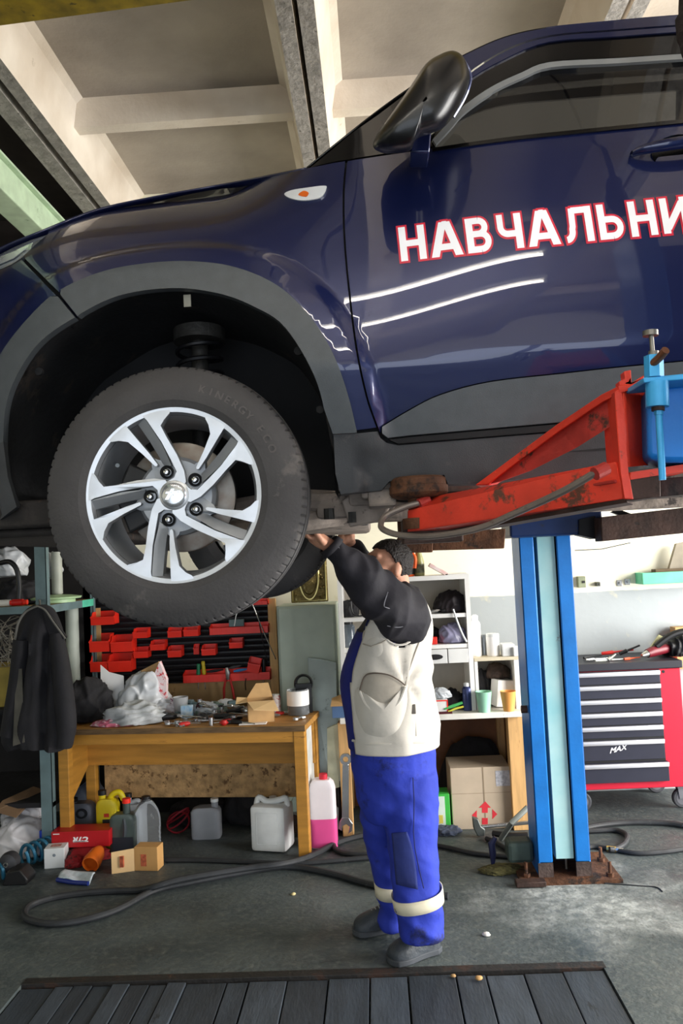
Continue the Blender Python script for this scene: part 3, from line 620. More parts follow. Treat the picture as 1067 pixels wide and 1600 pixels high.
def build_wheels(C):
    R = .239                                # rim face radius
    wh = bpy.data.objects.new('wheel', bpy.data.meshes.new('wheel')); 
    def pol(r, deg, y): t = math.radians(deg); return Vector((r * R * math.cos(t), y, r * R * math.sin(t)))
    F = MB()   # rim: material 0 machined, 1 grey
    yf = .010
    # outer lip ring
    F.lathe([(R * .985, yf + .022), (R * 1.0, yf + .004), (R * .992, yf), (R * .94, yf + .002)], (0, 0, 0), 'Y', 96)
    F.cur = 1
    F.lathe([(R * .94, yf + .002), (R * .90, yf + .03), (R * .87, yf + .09), (R * .86, yf + .19)], (0, 0, 0), 'Y', 96)
    F.lathe([(.001, yf + .034), (.19 * R, yf + .034), (.41 * R, yf + .034), (.45 * R, yf + .045), (.45 * R, yf + .075)], (0, 0, 0), 'Y', 60)
    F.cur = 0
    # hub plate (five-pointed machined star round the centre)
    for k in range(5):
        o = 36 + 72 * k
        def P(r, phi, y): return pol(r, o + phi, y)
        def slab(pts, y, dep):
            F.cur = 0
            # machined top with slight crown towards the rim, grey flanks
            F.prism([P(r, f, y + yy) for r, f, yy in pts], (0, dep, 0), side=1)
        # main spoke: leaves the hub tangentially, widens to the lip
        slab([(.10, -66, .010), (.20, -62, .010), (.30, -42, .010), (.46, -24, .009), (.66, -13, .006), (.80, -9.5, .002), (.86, -13, .001), (.93, -17.5, .001), (.985, -18, .001), (.985, 2, .001), (.90, -.5, .001), (.62, -7, .006), (.40, -15, .010), (.27, -26, .010), (.20, -20, .010), (.17, 6, .010), (.10, 6, .010)], yf, .034)
        # blade
        slab([(.40, 8.5, .012), (.385, 11, .012), (.40, 13.5, .012), (.60, 17.5, .007), (.80, 20.5, .003), (.88, 25, .001), (.93, 29, .001), (.985, 30, .001), (.985, 14.5, .001), (.9, 14.0, .001), (.7, 12.5, .005), (.55, 10.5, .009)], yf, .034)
        # grey sloping facet between spoke and blade
        F.cur = 1
        a = [(.34, -14, .016), (.60, -6.5, .012), (.90, 0, .006), (.955, 1.5, .004), (.94, 7.5, .018), (.70, 5.5, .026), (.50, 3.5, .03), (.38, 3, .034)]
        F.prism([P(r, f, yf + y) for r, f, y in a], (0, .03, 0))
        # web pocket round the nut
        b_ = [(.16, -40, .026), (.33, -16, .030), (.42, -6, .034), (.46, 6, .034), (.52, 12, .03), (.44, 20, .034), (.33, 28, .034), (.2, 34, .03)]
        F.prism([P(r, f, yf + y) for r, f, y in b_], (0, .03, 0))
    F.cur = 0
    F.lathe([(.001, yf + .006), (.12 * R, yf + .006), (.155 * R, yf + .008), (.18 * R, yf + .012), (.18 * R, yf + .03)], (0, 0, 0), 'Y', 40)
    wheel = thing('wheel_hub', None, None, (0, 0, 0))
    rim = F.build('wheel', [MACH, ALLOYG], None, smooth=True, angle=30)
    bpy.data.objects.remove(wheel)
    q = MB(); tyre(q); ty = q.build('tyre', RUBBER, rim, smooth=True, angle=28)
    # raised sidewall lettering
    for word_, a0, a1 in (('KINERGY', 72, 43), ('ECO', 34, 22)):
        for i, ch in enumerate(word_):
            g_ = math.radians(a0 + (a1 - a0) * i / (len(word_) - 1)); vs_, fs_ = text_mesh(ch, .030, .0006, .0008); e_ = Vector((math.sin(g_), 0, -math.cos(g_))); u_ = Vector((math.cos(g_), 0, math.sin(g_)))
            qq = MB(); qq.add([u_ * (.292 + v.y) + e_ * v.x + Vector((0, .0012 - v.z, 0)) for v in vs_], fs_); qq.build('sidewall_letter', mat('raised_rubber', '#54504e', .7, var=.1), ty)
    MB().lathe([(.001, -.002), (.10 * R, -.002), (.125 * R, .0), (.14 * R, .004), (.145 * R, .02)], (0, yf, 0), 'Y', 40).build('centre_cap', mat('cap_silver', '#c9ccd0', .22, .8, var=.02), rim, smooth=True)
    # raised badge on the cap: three slanted strokes
    q = MB()
    for pts in ([(-.022, -.012), (-.004, .016), (.004, .016), (-.012, -.012)], [(-.004, -.016), (.012, .010), (.020, .010), (.004, -.016)], [(-.020, .004), (.018, .004), (.020, .009), (-.018, .009)]):
        q.prism([(x, yf - .0045, z) for x, z in pts], (0, .003, 0))
    q.build('cap_emblem', CHROME, rim)
    for k in range(5):
        c = pol(.285, 36 + 72 * k, 0); q = MB()
        q.lathe([(.001, .0), (.006, .001), (.0092, .006), (.0095, .03)], (c.x, yf + .010, c.z), 'Y', 16); q.build('lug_nut', CHROME, rim, smooth=True)
        q = MB(); q.lathe([(.011, .030), (.0165, .026), (.0185, .022), (.0185, .036)], (c.x, yf - .0, c.z), 'Y', 20); q.build('nut_seat', mat('seat_black', '#141416', .4, var=0), rim, smooth=True)
    v = pol(.76, 36 + 72 * 1 + 42, 0); MB().tube([(v.x * 1.1, yf + .06, v.z * 1.1), (v.x, yf + .028, v.z)], .006, 8).build('valve', CHROME, rim, smooth=True)
    MB().lathe([(.2 * R, .095), (.62 * R, .095), (.64 * R, .097), (.64 * R, .118), (.2 * R, .118)], (0, 0, 0), 'Y', 60).build('brake_disc', mat('brake_disc', '#86837e', .45, .6, var=.3, scale=20, col2='#6a5c50'), rim, smooth=True)
    MB().lathe([(.001, .06), (.30 * R, .06), (.33 * R, .07), (.33 * R, .2), (.1 * R, .24)], (0, 0, 0), 'Y', 40).build('wheel_bearing', CAST, rim, smooth=True)
    q = MB(); q.grid(lambda u, v_: Vector(((.115 + .055 * v_) * math.cos(2.45 + 1.5 * u), .065, (.115 + .055 * v_) * math.sin(2.45 + 1.5 * u))), 10, 3); 
    q2 = MB(); pts = [(.10, 2.4), (.165, 2.5), (.175, 3.1), (.168, 3.75), (.10, 3.85), (.105, 3.1)]
    q2.prism([(r * math.cos(t), .062, r * math.sin(t)) for r, t in pts], (0, .075, 0)); q2.build('caliper', mat('caliper_iron', '#2a2a2b', .55, .5, var=.3), rim, bev=.006)
    # place: near front, then copies
    rim.parent = C; ORG[rim.name] = Vector()
    org = ORG[C.name]
    rim.location = Vector((W.x, YS - .005, W.z)) - org
    for a, far in ((0, 1), (2.65, 0), (2.65, 1)):
        c = copy_tree(rim, C); x, z = xz(a, 0)
        c.location = Vector((x, (2 * YM - YS + .005) if far else YS - .005, z)) - org
        if far: c.rotation_euler = (0, 0, PI)
        c['label'] = {(0, 1): 'front wheel on the far side', (2.65, 0): 'rear wheel on the near side', (2.65, 1): 'rear wheel on the far side'}[(a, far)]
build_car()
# ------------------------------------------------------------------ two-post lift
BLUE = mat('lift_blue', '#1672c2', .4, .1, var=.15, scale=6, spots='#5a4a44', sscale=9, sthr=.66, bump=.08)
BLUED = mat('lift_blue_dark', '#0c2858', .45, .1, var=.3, scale=6, spots='#2a2a33', sscale=8, sthr=.6)
TEAL = mat('teal_channel', '#b9dbda', .5, .1, var=.2, scale=4, col2='#8cc6cc', spots='#8a8580', sscale=7, sthr=.64)
RED = mat('lift_red', '#d23a26', .45, .05, var=.2, scale=7, spots='#5c3a2c', sscale=10, sthr=.565, bump=.12, bscale=80)
REDD = mat('lift_red_grimy', '#a8322a', .55, .05, var=.3, scale=9, spots='#4a2e26', sscale=9, sthr=.58, bump=.2)
GRIME = mat('grimy_steel', '#3e2c25', .65, .3, var=.4, scale=12, spots='#241c18', sscale=9, sthr=.58, bump=.3)
STEEL = mat('worn_steel', '#8d8880', .4, .8, var=.25, scale=25, spots='#5a4636', sscale=14, sthr=.62)
def build_lift():
    # far column
    PYc = 4.40; x0, x1 = at(842, 1370, PYc).x, at(925, 1372, PYc).x; wd = x1 - x0
    T = thing('lift_column', 'blue two-post lift column with a pale teal channel inside', 'lift', ((x0 + x1) / 2, PYc, 0))
    zt = 2.95; fw = .076
    for nm, xa, xb, s in (('column_flange', x0, x0 + fw, 1), ('column_flange', x1 - fw, x1, -1)):
        q = MB(); q.box(xa, xb, PYc, PYc + .014, .09, zt); xo = x0 if s > 0 else x1 - .012
        q.box(xo, xo + .012, PYc, PYc + .24, .02, zt); q.build(nm, BLUE, T, bev=.006); MB().box(xa, xb, PYc - .001, PYc + .014, .018, .0895).build('flange_foot', mat('rusty_foot', '#4a3d38', .7, .2, var=.4, scale=20, bump=.4), T)
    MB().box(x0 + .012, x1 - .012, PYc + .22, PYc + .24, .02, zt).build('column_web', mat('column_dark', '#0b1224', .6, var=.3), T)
    cxm = (x0 + x1) / 2 + .008
    cxm = (x0 + x1) / 2 + .008
    q = MB(); q.box(cxm - .046, cxm + .046, PYc + .022, PYc + .028, .10, zt - .1); q.box(cxm - .046, cxm - .040, PYc + .028, PYc + .12, .10, zt - .1); q.box(cxm + .040, cxm + .046, PYc + .028, PYc + .12, .10, zt - .1); q.build('teal_cover', TEAL, T, bev=.002)
    MB().box(x0 - .10, x1 + .14, PYc - .06, PYc + .34, 0, .018).build('base_plate', RUST, T)
    q = MB(); q.box(x0 - .13, x0 + .02, PYc - .09, PYc - .03, .004, .03); q.build('base_plate_edge', GRIME, T, bev=.004)
    for bx, by in ((x1 + .09, PYc - .01), (x1 + .10, PYc + .2), (x0 - .06, PYc + .02), (x0 - .06, PYc + .25)):
        q = MB(); q.cyl((bx, by, .018), (bx, by, .036), .02, n=6); q.cyl((bx, by, .036), (bx, by, .09), .009, n=8); q.build('anchor_bolt', RUST, T)
    q = MB(); q.cyl((cxm + .02, PYc + .1, .02), (cxm + .02, PYc + .1, .12), .006, n=8); q.build('lift_screw', STEEL, T)
    # small fitting on the left flank of the column
    q = MB(); p = at(824, 1108, PYc + .06); q.cyl((x0 - .03, p.y, p.z), (x0, p.y, p.z), .02, n=12); q.build('bracket_pin', GRIME, T)
    q = MB(); p = at(815, 1335, PYc + .1); q.box(x0 - .14, x0 - .005, PYc + .08, PYc + .2, .06, .17, bev=.02); q.build('column_bracket', mat('green_grime', '#3c4a44', .6, .2, var=.4), T)
    # far carriage with its two arms
    a, b = at(790, 802, 4.22), at(934, 834, 4.22)
    K = thing('lift_carriage', 'dark blue far lift carriage with brown arms on the blue column', 'lift', (a.x, 4.3, b.z))
    MB().box(a.x, b.x, 4.12, 4.40, b.z, b.z + .26, bev=.01).build('carriage_body', BLUED, K)
    c, d = at(935, 803, 3.96), at(1180, 815, 3.96)
    q = MB(); q.prism([at(938, 808, 3.98), at(1180, 780, 3.98), at(1180, 822, 3.98), at(940, 846, 3.98)], (0, .12, 0)); q.build('arm', GRIME, K, bev=.005)
    q = MB(); q.prism([at(905, 812, 4.1), at(930, 806, 4.1), at(930, 842, 4.1), at(905, 836, 4.1)], (0, .1, 0)); q.build('arm_bracket', mat('soot_steel', '#1b191a', .5, .4), K)
    q = MB(); q.prism([at(675, 832, 3.86), at(790, 826, 3.86), at(788, 857, 3.86), at(676, 860, 3.86)], (0, .12, 0)); q.build('arm', RUST, K, bev=.004)
    q = MB(); q.prism([at(621, 840, 3.82), at(677, 835, 3.82), at(676, 863, 3.82), at(622, 864, 3.82)], (0, .15, 0)); q.build('arm_sleeve', RUST, K, bev=.004)
    q = MB(); p = at(640, 845, 3.78); q.cyl((p.x, 3.86, p.z + .02), (p.x, 3.86, W.z + .0), .05, n=20); q.build('lift_pad', RUST, K, smooth=True)
    q = MB(); q.prism([at(965, 795, 4.1), at(1012, 812, 4.1), at(1005, 820, 4.1), at(955, 800, 4.1)], (0, .03, 0)); q.build('brace', mat('soot_steel', '#1b191a', .5, .4), K)
    # near arm, red
    A = thing('lift_carriage', 'near lift carriage with red triangular arm, rusty pad and blue spring lock', 'lift', at(800, 800, 2.0))
    yr, yt = 1.84, 2.32
    q = MB(); f = [at(674, 776, yt), at(963, 721, yr), at(977, 779, yr), at(700, 828, yt - .03), at(636, 831, yt), at(636, 798, yt)]
    f = [Vector(p) for p in f]; back = Vector((.05, .115, 0)); q.prism(f, back); q.build('arm_tube', RED, A, bev=.004)
    q = MB(); q.prism([at(640, 830, yt - .002), at(700, 827, yt - .035), at(977, 779, yr - .004), at(980, 785, yr - .004), at(702, 834, yt - .035), at(640, 836, yt)], (.05, .12, 0)); q.build('arm_bottom_plate', GRIME, A)
    # weld seam along the tube face
    q = MB(); q.tube([at(678, 795, yt - .006), at(760, 783, 2.19), at(850, 770, 2.04), at(962, 752, yr - .004)], .004, 6); q.build('weld_seam', REDD, A)
    # gusset: flange and web
    def Yg(x): return yt - .06 - (x - 745) / (963 - 745) * (yt - .06 - yr)
    q = MB(); top = [(742, 758), (800, 715), (870, 663), (940, 616), (966, 603)]; low = [(762, 757), (805, 724), (874, 673), (943, 627), (966, 616)]
    q.prism([at(x, y, Yg(x)) for x, y in top] + [at(x, y, Yg(x)) for x, y in reversed(low)], (.03, .10, 0)); q.build('gusset_flange', RED, A, bev=.002)
    q = MB(); low2 = [(783, 752), (830, 735), (900, 700), (962, 661)]
    q.prism([at(x, y, Yg(x) + .025) for x, y in low] + [at(x, y, Yg(x) + .025) for x, y in reversed(low2)], (.0, .012, 0)); q.build('gusset_web', REDD, A)
    q = MB(); q.prism([at(960, 612, yr - .01), at(971, 606, yr - .01), at(981, 728, yr - .01), at(990, 780, yr - .01), at(976, 780, yr - .01), at(968, 728, yr - .01)], (.0, .10, 0)); q.build('upright_plate', RED, A, bev=.002)
    # curved red plate behind the upright, facing the carriage
    q = MB()
    def cp(u, v):
        t = u * 1.25; x = 971 + (1012 - 971) * u; y0_ = 608 - 9 * u; y1_ = 730 - 4 * u; return at(x + v * 8, y0_ + (y1_ - y0_) * v, yr - .005 + .10 * math.sin(t))
    q.grid(cp, 10, 2); q.build('curved_plate', RED, A, smooth=True, solid=.008)
    q = MB(); q.prism([at(966, 603, yr - .012), at(1002, 594, yr + .02), at(1067, 588, yr + .02), at(1090, 586, yr + .02), at(1090, 594, yr + .02), at(1006, 603, yr), at(968, 614, yr - .012)], (0, .12, 0)); q.build('top_flange', RED, A, bev=.002)
    q = MB(); q.prism([at(984, 738, yr - .01), at(1090, 722, yr - .01), at(1090, 733, yr - .01), at(984, 750, yr - .01)], (0, .14, 0)); q.build('bottom_flange', RED, A, bev=.002)
    q = MB(); q.prism([at(981, 742, yr - .008), at(1032, 735, yr - .008), at(1033, 776, yr - .008), at(978, 783, yr - .008)], (0, .14, 0)); q.build('end_cap', GRIME, A, bev=.003)
    q = MB(); q.prism([at(1030, 748, yr + .12), at(1120, 740, yr + .12), at(1120, 768, yr + .12), at(1032, 776, yr + .12)], (0, .10, 0)); q.build('pivot_plate', GRIME, A, bev=.003)
    q = MB(); q.prism([at(975, 580, yr), at(986, 578, yr), at(987, 598, yr), at(1006, 586, yr), at(1007, 592, yr), at(986, 605, yr), at(968, 605, yr), at(967, 596, yr), at(976, 592, yr)], (0, .03, 0)); q.build('stop_lug', RED, A, bev=.002)
    # pad
    p = at(654, 764, 2.335); q = MB(); z0, z1 = at(654, 779, 2.335).z, at(654, 746, 2.335).z
    q.lathe([(.001, z0 - .0), (.06, z0), (.076, z0 + .006), (.082, z0 + .014), (.082, z0 + .034), (.078, z0 + .036), (.078, z1 - .006), (.07, z1), (.001, z1)], (p.x, 2.335, 0), 'Z', 36); q.build('lift_pad', RUST, A, smooth=True)
    q = MB(); q.cyl((p.x, 2.335, z0 - .09), (p.x, 2.335, z0 + .005), .032, n=20); q.cyl((p.x, 2.335, z0 - .085), (p.x, 2.335, z0 - .055), .05, n=20); q.build('pad_screw', RUST, A, smooth=True)
    q = MB(); q.box(p.x - .05, p.x + .12, 2.36, 2.50, z0 - .125, z0 - .055, bev=.004); q.build('pad_socket', GRIME, A)
    # steel cable guide looped along the arm
    path = [(933, 737, 1.80), (879, 768, 1.87), (807, 801, 1.98), (746, 826, 2.06), (674, 838, 2.14), (625, 836, 2.2), (600, 828, 2.24), (595, 819, 2.27), (603, 806, 2.29), (633, 792, 2.29), (658, 785, 2.29)]
    MB().tube(cr([at(*q_) for q_ in path], 8), .0085, 10).build('guide_hose', mat('grey_hose', '#7d726a', .4, .4, var=.25, spots='#5c4030', sscale=12, sthr=.6), A, smooth=True)
    for px, py, Y in ((937, 736, 1.80), (661, 784, 2.29)):
        c = at(px, py, Y); MB().cyl(c + Vector((-.012, -.004, -.006)), c + Vector((.016, .006, .006)), .015, n=12).build('hose_boss', REDD, A)
    # near carriage block with the arm lock
    Bk = A
    yb = 1.76
    q = MB(); q.prism([at(1010, 604, yb + .05), at(1130, 590, yb + .05), at(1130, 722, yb + .05), at(1036, 722, yb + .05), at(1012, 716, yb + .05)], (.03, .16, 0)); q.build('carriage_block', BLUE, Bk, bev=.012)
    # near column that carries it, beside the right edge of the picture
    for xa, xb in ((.92, .998), (1.142, 1.22)):
        q = MB(); q.box(xa, xb, 1.70, 1.714, .02, 2.95); xo = xa if xa < 1 else xb - .012; q.box(xo, xo + .012, 1.46, 1.70, .02, 2.95); q.build('near_column_flange', BLUE, Bk, bev=.005)
    MB().box(.932, 1.208, 1.46, 1.48, .02, 2.95).build('near_column_web', BLUED, Bk); MB().box(.82, 1.30, 1.38, 1.78, 0, .018).build('near_base_plate', RUST, Bk)
    z_ = at(1100, 650, yb).z; MB().box(.80, 1.12, 1.60, 1.92, z_ - .09, z_ + .07, bev=.006).build('near_slider', BLUED, Bk)
    def ver(name, px, y0_, y1_, rpx, m, n=20, Y=yb - .02):
        c0, c1 = at(px[0], y0_, Y), at(px[1], y1_, Y); return MB().cyl(c0, c1, rpx * Y / FPX, n=n).build(name, m, Bk, smooth=True, angle=40)
    LB = mat('lock_blue', '#3d9fd6', .4, .1, var=.2, spots='#6d6460', sscale=14, sthr=.64)
    ver('lock_head', (1021, 1022), 556, 590, 14.5, LB, 6); ver('lock_body', (1026, 1027), 597, 636, 17.5, LB)
    ver('lock_collar', (1028, 1028), 636, 642, 10, GRIME); ver('lock_nut', (1029, 1029), 642, 648, 7, LB, 6); ver('lock_rod', (1029, 1035), 646, 750, 5.4, LB, 12)
    ver('lock_spindle', (1017, 1020), 520, 558, 3.6, STEEL, 12); ver('spindle_cap', (1016, 1016.3), 517, 525, 12, STEEL)
    ver('spindle_washer', (1021, 1021), 549, 557, 8, STEEL)
    MB().tube([at(1020, 568, yb - .03), at(1031, 558, yb - .05), at(1040, 547, yb - .07)], .0085, 12).build('cross_pin', mat('coppery_pin', '#8a5a40', .4, .7, var=.2), Bk, smooth=True)
    q = MB(); q.prism([at(1005, 590, yb - .035), at(1130, 578, yb - .035), at(1130, 588, yb - .035), at(1006, 598, yb - .035)], (0, .12, 0)); q.build('lock_plate', LB, Bk, bev=.002)
build_lift()
# ------------------------------------------------------------------ the mechanic
from mathutils import noise as mn
def tex(name, size, depth=3):
    t = bpy.data.textures.get(name) or bpy.data.textures.new(name, 'CLOUDS'); t.noise_scale = size; t.noise_depth = depth; t.noise_type = 'HARD_NOISE'; return t
def fuse(o, voxel, smooth=4, wr=0, wsize=.1):
    r = o.modifiers.new('fuse', 'REMESH'); r.mode = 'VOXEL'; r.voxel_size = voxel; r.use_smooth_shade = True
    if smooth: s = o.modifiers.new('smooth', 'SMOOTH'); s.factor = .5; s.iterations = smooth
    if wr:
        d = o.modifiers.new('folds', 'DISPLACE'); d.texture = tex('folds_%g' % wsize, wsize); d.strength = wr; d.mid_level = .5; d.texture_coords = 'LOCAL'
def bake(o, fn):
    """freeze the modifiers, then push folds into the cloth along its normals"""
    if o.modifiers:
        dg = bpy.context.evaluated_depsgraph_get(); dg.update(); me = bpy.data.meshes.new_from_object(o.evaluated_get(dg)); o.modifiers.clear(); o.data = me
    me = o.data; org = ORG[o.name]; nn = [v.normal.copy() for v in me.vertices]
    for v, n in zip(me.vertices, nn): v.co = v.co + n * fn(v.co + org)
    me.shade_smooth()
def ridge(v): return 1 - 2 * abs(mn.noise(v))
def ring(sec, n=32, ex=2.3, shrink=0.0, slope=0.0):
    L, R_, py, Yc, ry = sec; a, b = at(L, py, Yc), at(R_, py, Yc); xc, rx = (a.x + b.x) / 2, (b.x - a.x) / 2 - shrink; ry -= shrink; out = []
    for k in range(n):
        t = 2 * PI * k / n; c, s = math.cos(t), math.sin(t); x = rx * abs(c) ** (2 / ex) * (1 if c > 0 else -1)
        out.append(Vector((xc + x, Yc + ry * abs(s) ** (2 / ex) * (1 if s > 0 else -1), (a.z + b.z) / 2 + slope * x)))
    return out
def loft(q, secs, n=32, shrink=0.0, cap=True, dens=3, slope=0.0):
    S = cr([Vector(s) for s in [tuple(s) for s in secs]], dens) if len(secs) > 2 else [Vector(s) for s in secs]
    rows = [ring(tuple(s), n, shrink=shrink, slope=slope) for s in S]; m = len(rows)
    vs = [p for r in rows for p in r]; fs = [[j * n + i, j * n + (i + 1) % n, (j + 1) * n + (i + 1) % n, (j + 1) * n + i] for j in range(m - 1) for i in range(n)]
    if cap: fs += [list(range(n))[::-1], list(range((m - 1) * n, m * n))]
    q.add(vs, fs); return rows
def ell(q, c, r, M=None, n=20):
    bm = bmesh.new(); bmesh.ops.create_uvsphere(bm, u_segments=n, v_segments=n // 2, radius=1)
    for v in bm.verts: v.co = Vector((c[0] + v.co.x * r[0], c[1] + v.co.y * r[1], c[2] + v.co.z * r[2]))
    q._bm(bm, M)
class V5(tuple): pass
def cr5(secs, n):
    out = []
    for i in range(len(secs) - 1):
        p0 = secs[max(i - 1, 0)]; p1 = secs[i]; p2 = secs[i + 1]; p3 = secs[min(i + 2, len(secs) - 1)]
        for k in range(n):
            t = k / n; out.append(tuple(.5 * (2 * b + (c - a) * t + (2 * a - 5 * b + 4 * c - d) * t * t + (3 * b - a - 3 * c + d) * t ** 3) for a, b, c, d in zip(p0, p1, p2, p3)))
    out.append(tuple(secs[-1])); return out
def loft(q, secs, n=32, shrink=0.0, cap=True, dens=3, slope=0.0):
    rows = [ring(s, n, shrink=shrink, slope=slope) for s in cr5(secs, dens)]; m = len(rows)
    fs = [[j * n + i, j * n + (i + 1) % n, (j + 1) * n + (i + 1) % n, (j + 1) * n + i] for j in range(m - 1) for i in range(n)]
    if cap: fs += [list(range(n))[::-1], list(range((m - 1) * n, m * n))]
    q.add([p for r in rows for p in r], fs); return rows
TORSO = [(543, 681, 1162, 3.74, .215), (538, 679.5, 1120, 3.74, .225), (530, 673, 1060, 3.74, .235), (543, 669, 1012, 3.74, .23), (556, 667.5, 982, 3.74, .225), (572, 663, 953, 3.74, .215), (588, 652, 929, 3.74, .18), (600, 642, 914, 3.74, .10)]
def torso_at(z):
    """(xc, rx, Yc, ry) of the torso at height z"""
    S = cr5(TORSO, 6); best = None
    for s0, s1 in zip(S, S[1:]):
        z0, z1 = at((s0[0] + s0[1]) / 2, s0[2], s0[3]).z, at((s1[0] + s1[1]) / 2, s1[2], s1[3]).z
        if (z0 <= z <= z1): 
            t = (z - z0) / (z1 - z0 + 1e-9); s = [a + (b - a) * t for a, b in zip(s0, s1)]; a, b = at(s[0], s[2], s[3]), at(s[1], s[2], s[3]); return (a.x + b.x) / 2, (b.x - a.x) / 2, s[3], s[4]
    s = S[0] if z < 1.2 else S[-1]; a, b = at(s[0], s[2], s[3]), at(s[1], s[2], s[3]); return (a.x + b.x) / 2, (b.x - a.x) / 2, s[3], s[4]
def torso_y(x, z):
    xc, rx, Yc, ry = torso_at(z); u = min(1, abs((x - xc) / rx)); return Yc - ry * (1 - u ** 2.3) ** (1 / 2.3)
def on_torso(px, py, off=.0):
    Y = 3.5
    for _ in range(6): p = at(px, py, Y); Y = torso_y(p.x, p.z) - off
    return Vector((p.x, Y, p.z))
def build_person():
    T = thing('person', 'mechanic in blue work trousers and pale vest reaching up under the car', 'person', fl(640, 1490))
    skin = mat('skin', '#d29a7e', .5, var=.12, scale=20, spots='#b8735c', sscale=8, sthr=.64)
    blue = mat('work_blue', '#2235a2', .8, var=.16, scale=6, bump=.5, bscale=14, spots='#182056', sscale=2.4, sthr=.53)  # dark patches: dirt, with the shade of the trouser front put in too
    navy = mat('work_navy', '#141c4e', .85, var=.15, scale=6, bump=.4, bscale=14)
    vestm = mat('vest_cloth', '#c9c3b8', .85, var=.10, scale=5, bump=.45, bscale=12, spots='#a9a196', sscale=4, sthr=.64)
    vestg = mat('vest_pocket', '#a59d90', .85, var=.12, scale=8, bump=.4, bscale=16)
    shirt = mat('dark_shirt', '#26242a', .8, var=.2, scale=7, bump=.55, bscale=12)
    stitch = mat('grey_stitch', '#8b8a90', .8, var=.1)
    hair = mat('dark_hair', '#1d1613', .6, var=.4, scale=60, bump=.9, bscale=130)
    bandm = mat('reflective_band', '#ded6bd', .5, var=.06, scale=20)
    shoe = mat('black_leather', '#343a40', .5, var=.25, scale=14, bump=.3, spots='#4a4e52', sscale=8, sthr=.62)
    sole = mat('shoe_sole', '#3a3e43', .7, var=.3)
    # --- body: one continuous surface
    B = MB()
    hc = at(606, 884, 3.72)
    HM = Matrix.Translation(hc) @ Matrix.Rotation(PI + .42, 4, 'Z') @ Matrix.Rotation(-.16, 4, 'Y')
    ell(B, (-.012, 0, .022), (.098, .077, .092), HM); ell(B, (.035, 0, -.05), (.06, .058, .078), HM); ell(B, (.066, 0, -.098), (.026, .032, .022), HM)
    ell(B, (.072, 0, .035), (.024, .056, .022), HM); ell(B, (.097, 0, -.022), (.02, .0125, .013), HM); B.tube([HM @ Vector(p) for p in ((.082, 0, .022), (.095, 0, 0), (.108, 0, -.022))], [.009, .011, .013], 8)
    for s in (-1, 1):
        ell(B, (-.012, s * .079, -.018), (.021, .012, .034), HM @ Matrix.Rotation(s * .0, 4, 'Z')); ell(B, (-.006, s * .084, -.036), (.010, .008, .010), HM); ell(B, (.05, s * .045, -.03), (.03, .022, .026), HM)
    ell(B, (.09, 0, -.067), (.012, .024, .0075), HM); ell(B, (.088, 0, -.079), (.011, .02, .007), HM)
    nb = at(622, 935, 3.74); B.tube([HM @ Vector((-.035, 0, -.03)), hc + Vector((.035, .0, -.10)), nb], [.062, .058, .066], 16)
    zs = at(620, 950, 3.74).z; zh = at(612, 1180, 3.74).z; xs_ = at(618, 950, 3.74).x; xh = at(614, 1180, 3.74).x
    B.tube([nb, (xs_, 3.74, zs), (xs_ - .02, 3.74, (zs + zh) / 2), (xh, 3.74, zh)], [.08, .12, .13, .12], 18)
    near = [at(630, 965, 3.56), at(598, 934, 3.47), at(557, 893, 3.42), at(530, 866, 3.385), at(513, 852, 3.365)]
    far = [at(606, 945, 3.92), at(566, 900, 3.88), at(553, 868, 3.84), at(547, 853, 3.82)]
    B.tube([Vector((xs_, 3.7, zs))] + near, [.07, .058, .05, .043, .036, .03], 14); B.tube([Vector((xs_, 3.8, zs))] + far, [.07, .055, .045, .036, .031], 14)
    for sgn, pts in ((0, [at(640, 1200, 3.66), at(645, 1340, 3.62), at(665, 1450, 3.60), at(664, 1458, 3.60)]), (1, [at(600, 1200, 3.84), at(605, 1330, 3.86), at(616, 1425, 3.86), at(616, 1435, 3.86)])):
        B.tube([Vector((xh, 3.74, zh))] + pts, [.1, .085, .055, .042, .03], 14)
    # near hand: palm, four fingers and thumb, reaching up behind the tyre
    wp = near[-1]; kp = at(487, 837, 3.335); d = (kp - wp).normalized(); side = Vector((0, 1, 0)); side = (side - side.dot(d) * d).normalized(); nrm = d.cross(side)
    B.tube([wp - d * .03, wp + d * .01, wp.lerp(kp, .55), kp], [.029, .030, .032, .027], 12)
    for i, (o, L) in enumerate(((-.030, .072), (-.010, .082), (.011, .077), (.030, .060))):
        b0 = kp + side * o - d * .015; dirs = d * .8 + side * o * 1.5 + nrm * .25
        p1 = b0 + dirs.normalized() * L * .5; p2 = p1 + (d * .8 - nrm * .45).normalized() * L * .32; p3 = p2 + (d * .45 - nrm * .85).normalized() * L * .26
        B.tube([wp.lerp(kp, .6) + side * o * .8, b0, p1, p2, p3], [.0125, .0115, .0098, .009, .0075], 9)
    tb = wp.lerp(kp, .35) - side * .030; B.tube([tb, tb - side * .022 + d * .03 - nrm * .008, tb - side * .026 + d * .060 - nrm * .02, tb - side * .018 + d * .08 - nrm * .03], [.016, .0135, .0115, .009], 9)
    # far hand: fingers closed round the bolt
    fw_ = far[-1]; fk = at(541, 840, 3.80); B.tube([fw_, fw_.lerp(fk, .6), fk], [.03, .036, .03], 12); u = (fk - fw_).normalized()
    for i in range(4):
        o = Vector((.0, .0, 0)) + Vector((.030 - .019 * i, -.02, .004 - .006 * i)); b0 = fk + o
        B.tube([fk.lerp(fw_, .4) + o * .7, b0 + Vector((0, -.004, .014)), b0 + Vector((-.006, -.022, .006)), b0 + Vector((-.004, -.026, -.014)), b0 + Vector((.002, -.014, -.024))], [.013, .0115, .0105, .0095, .008], 8)
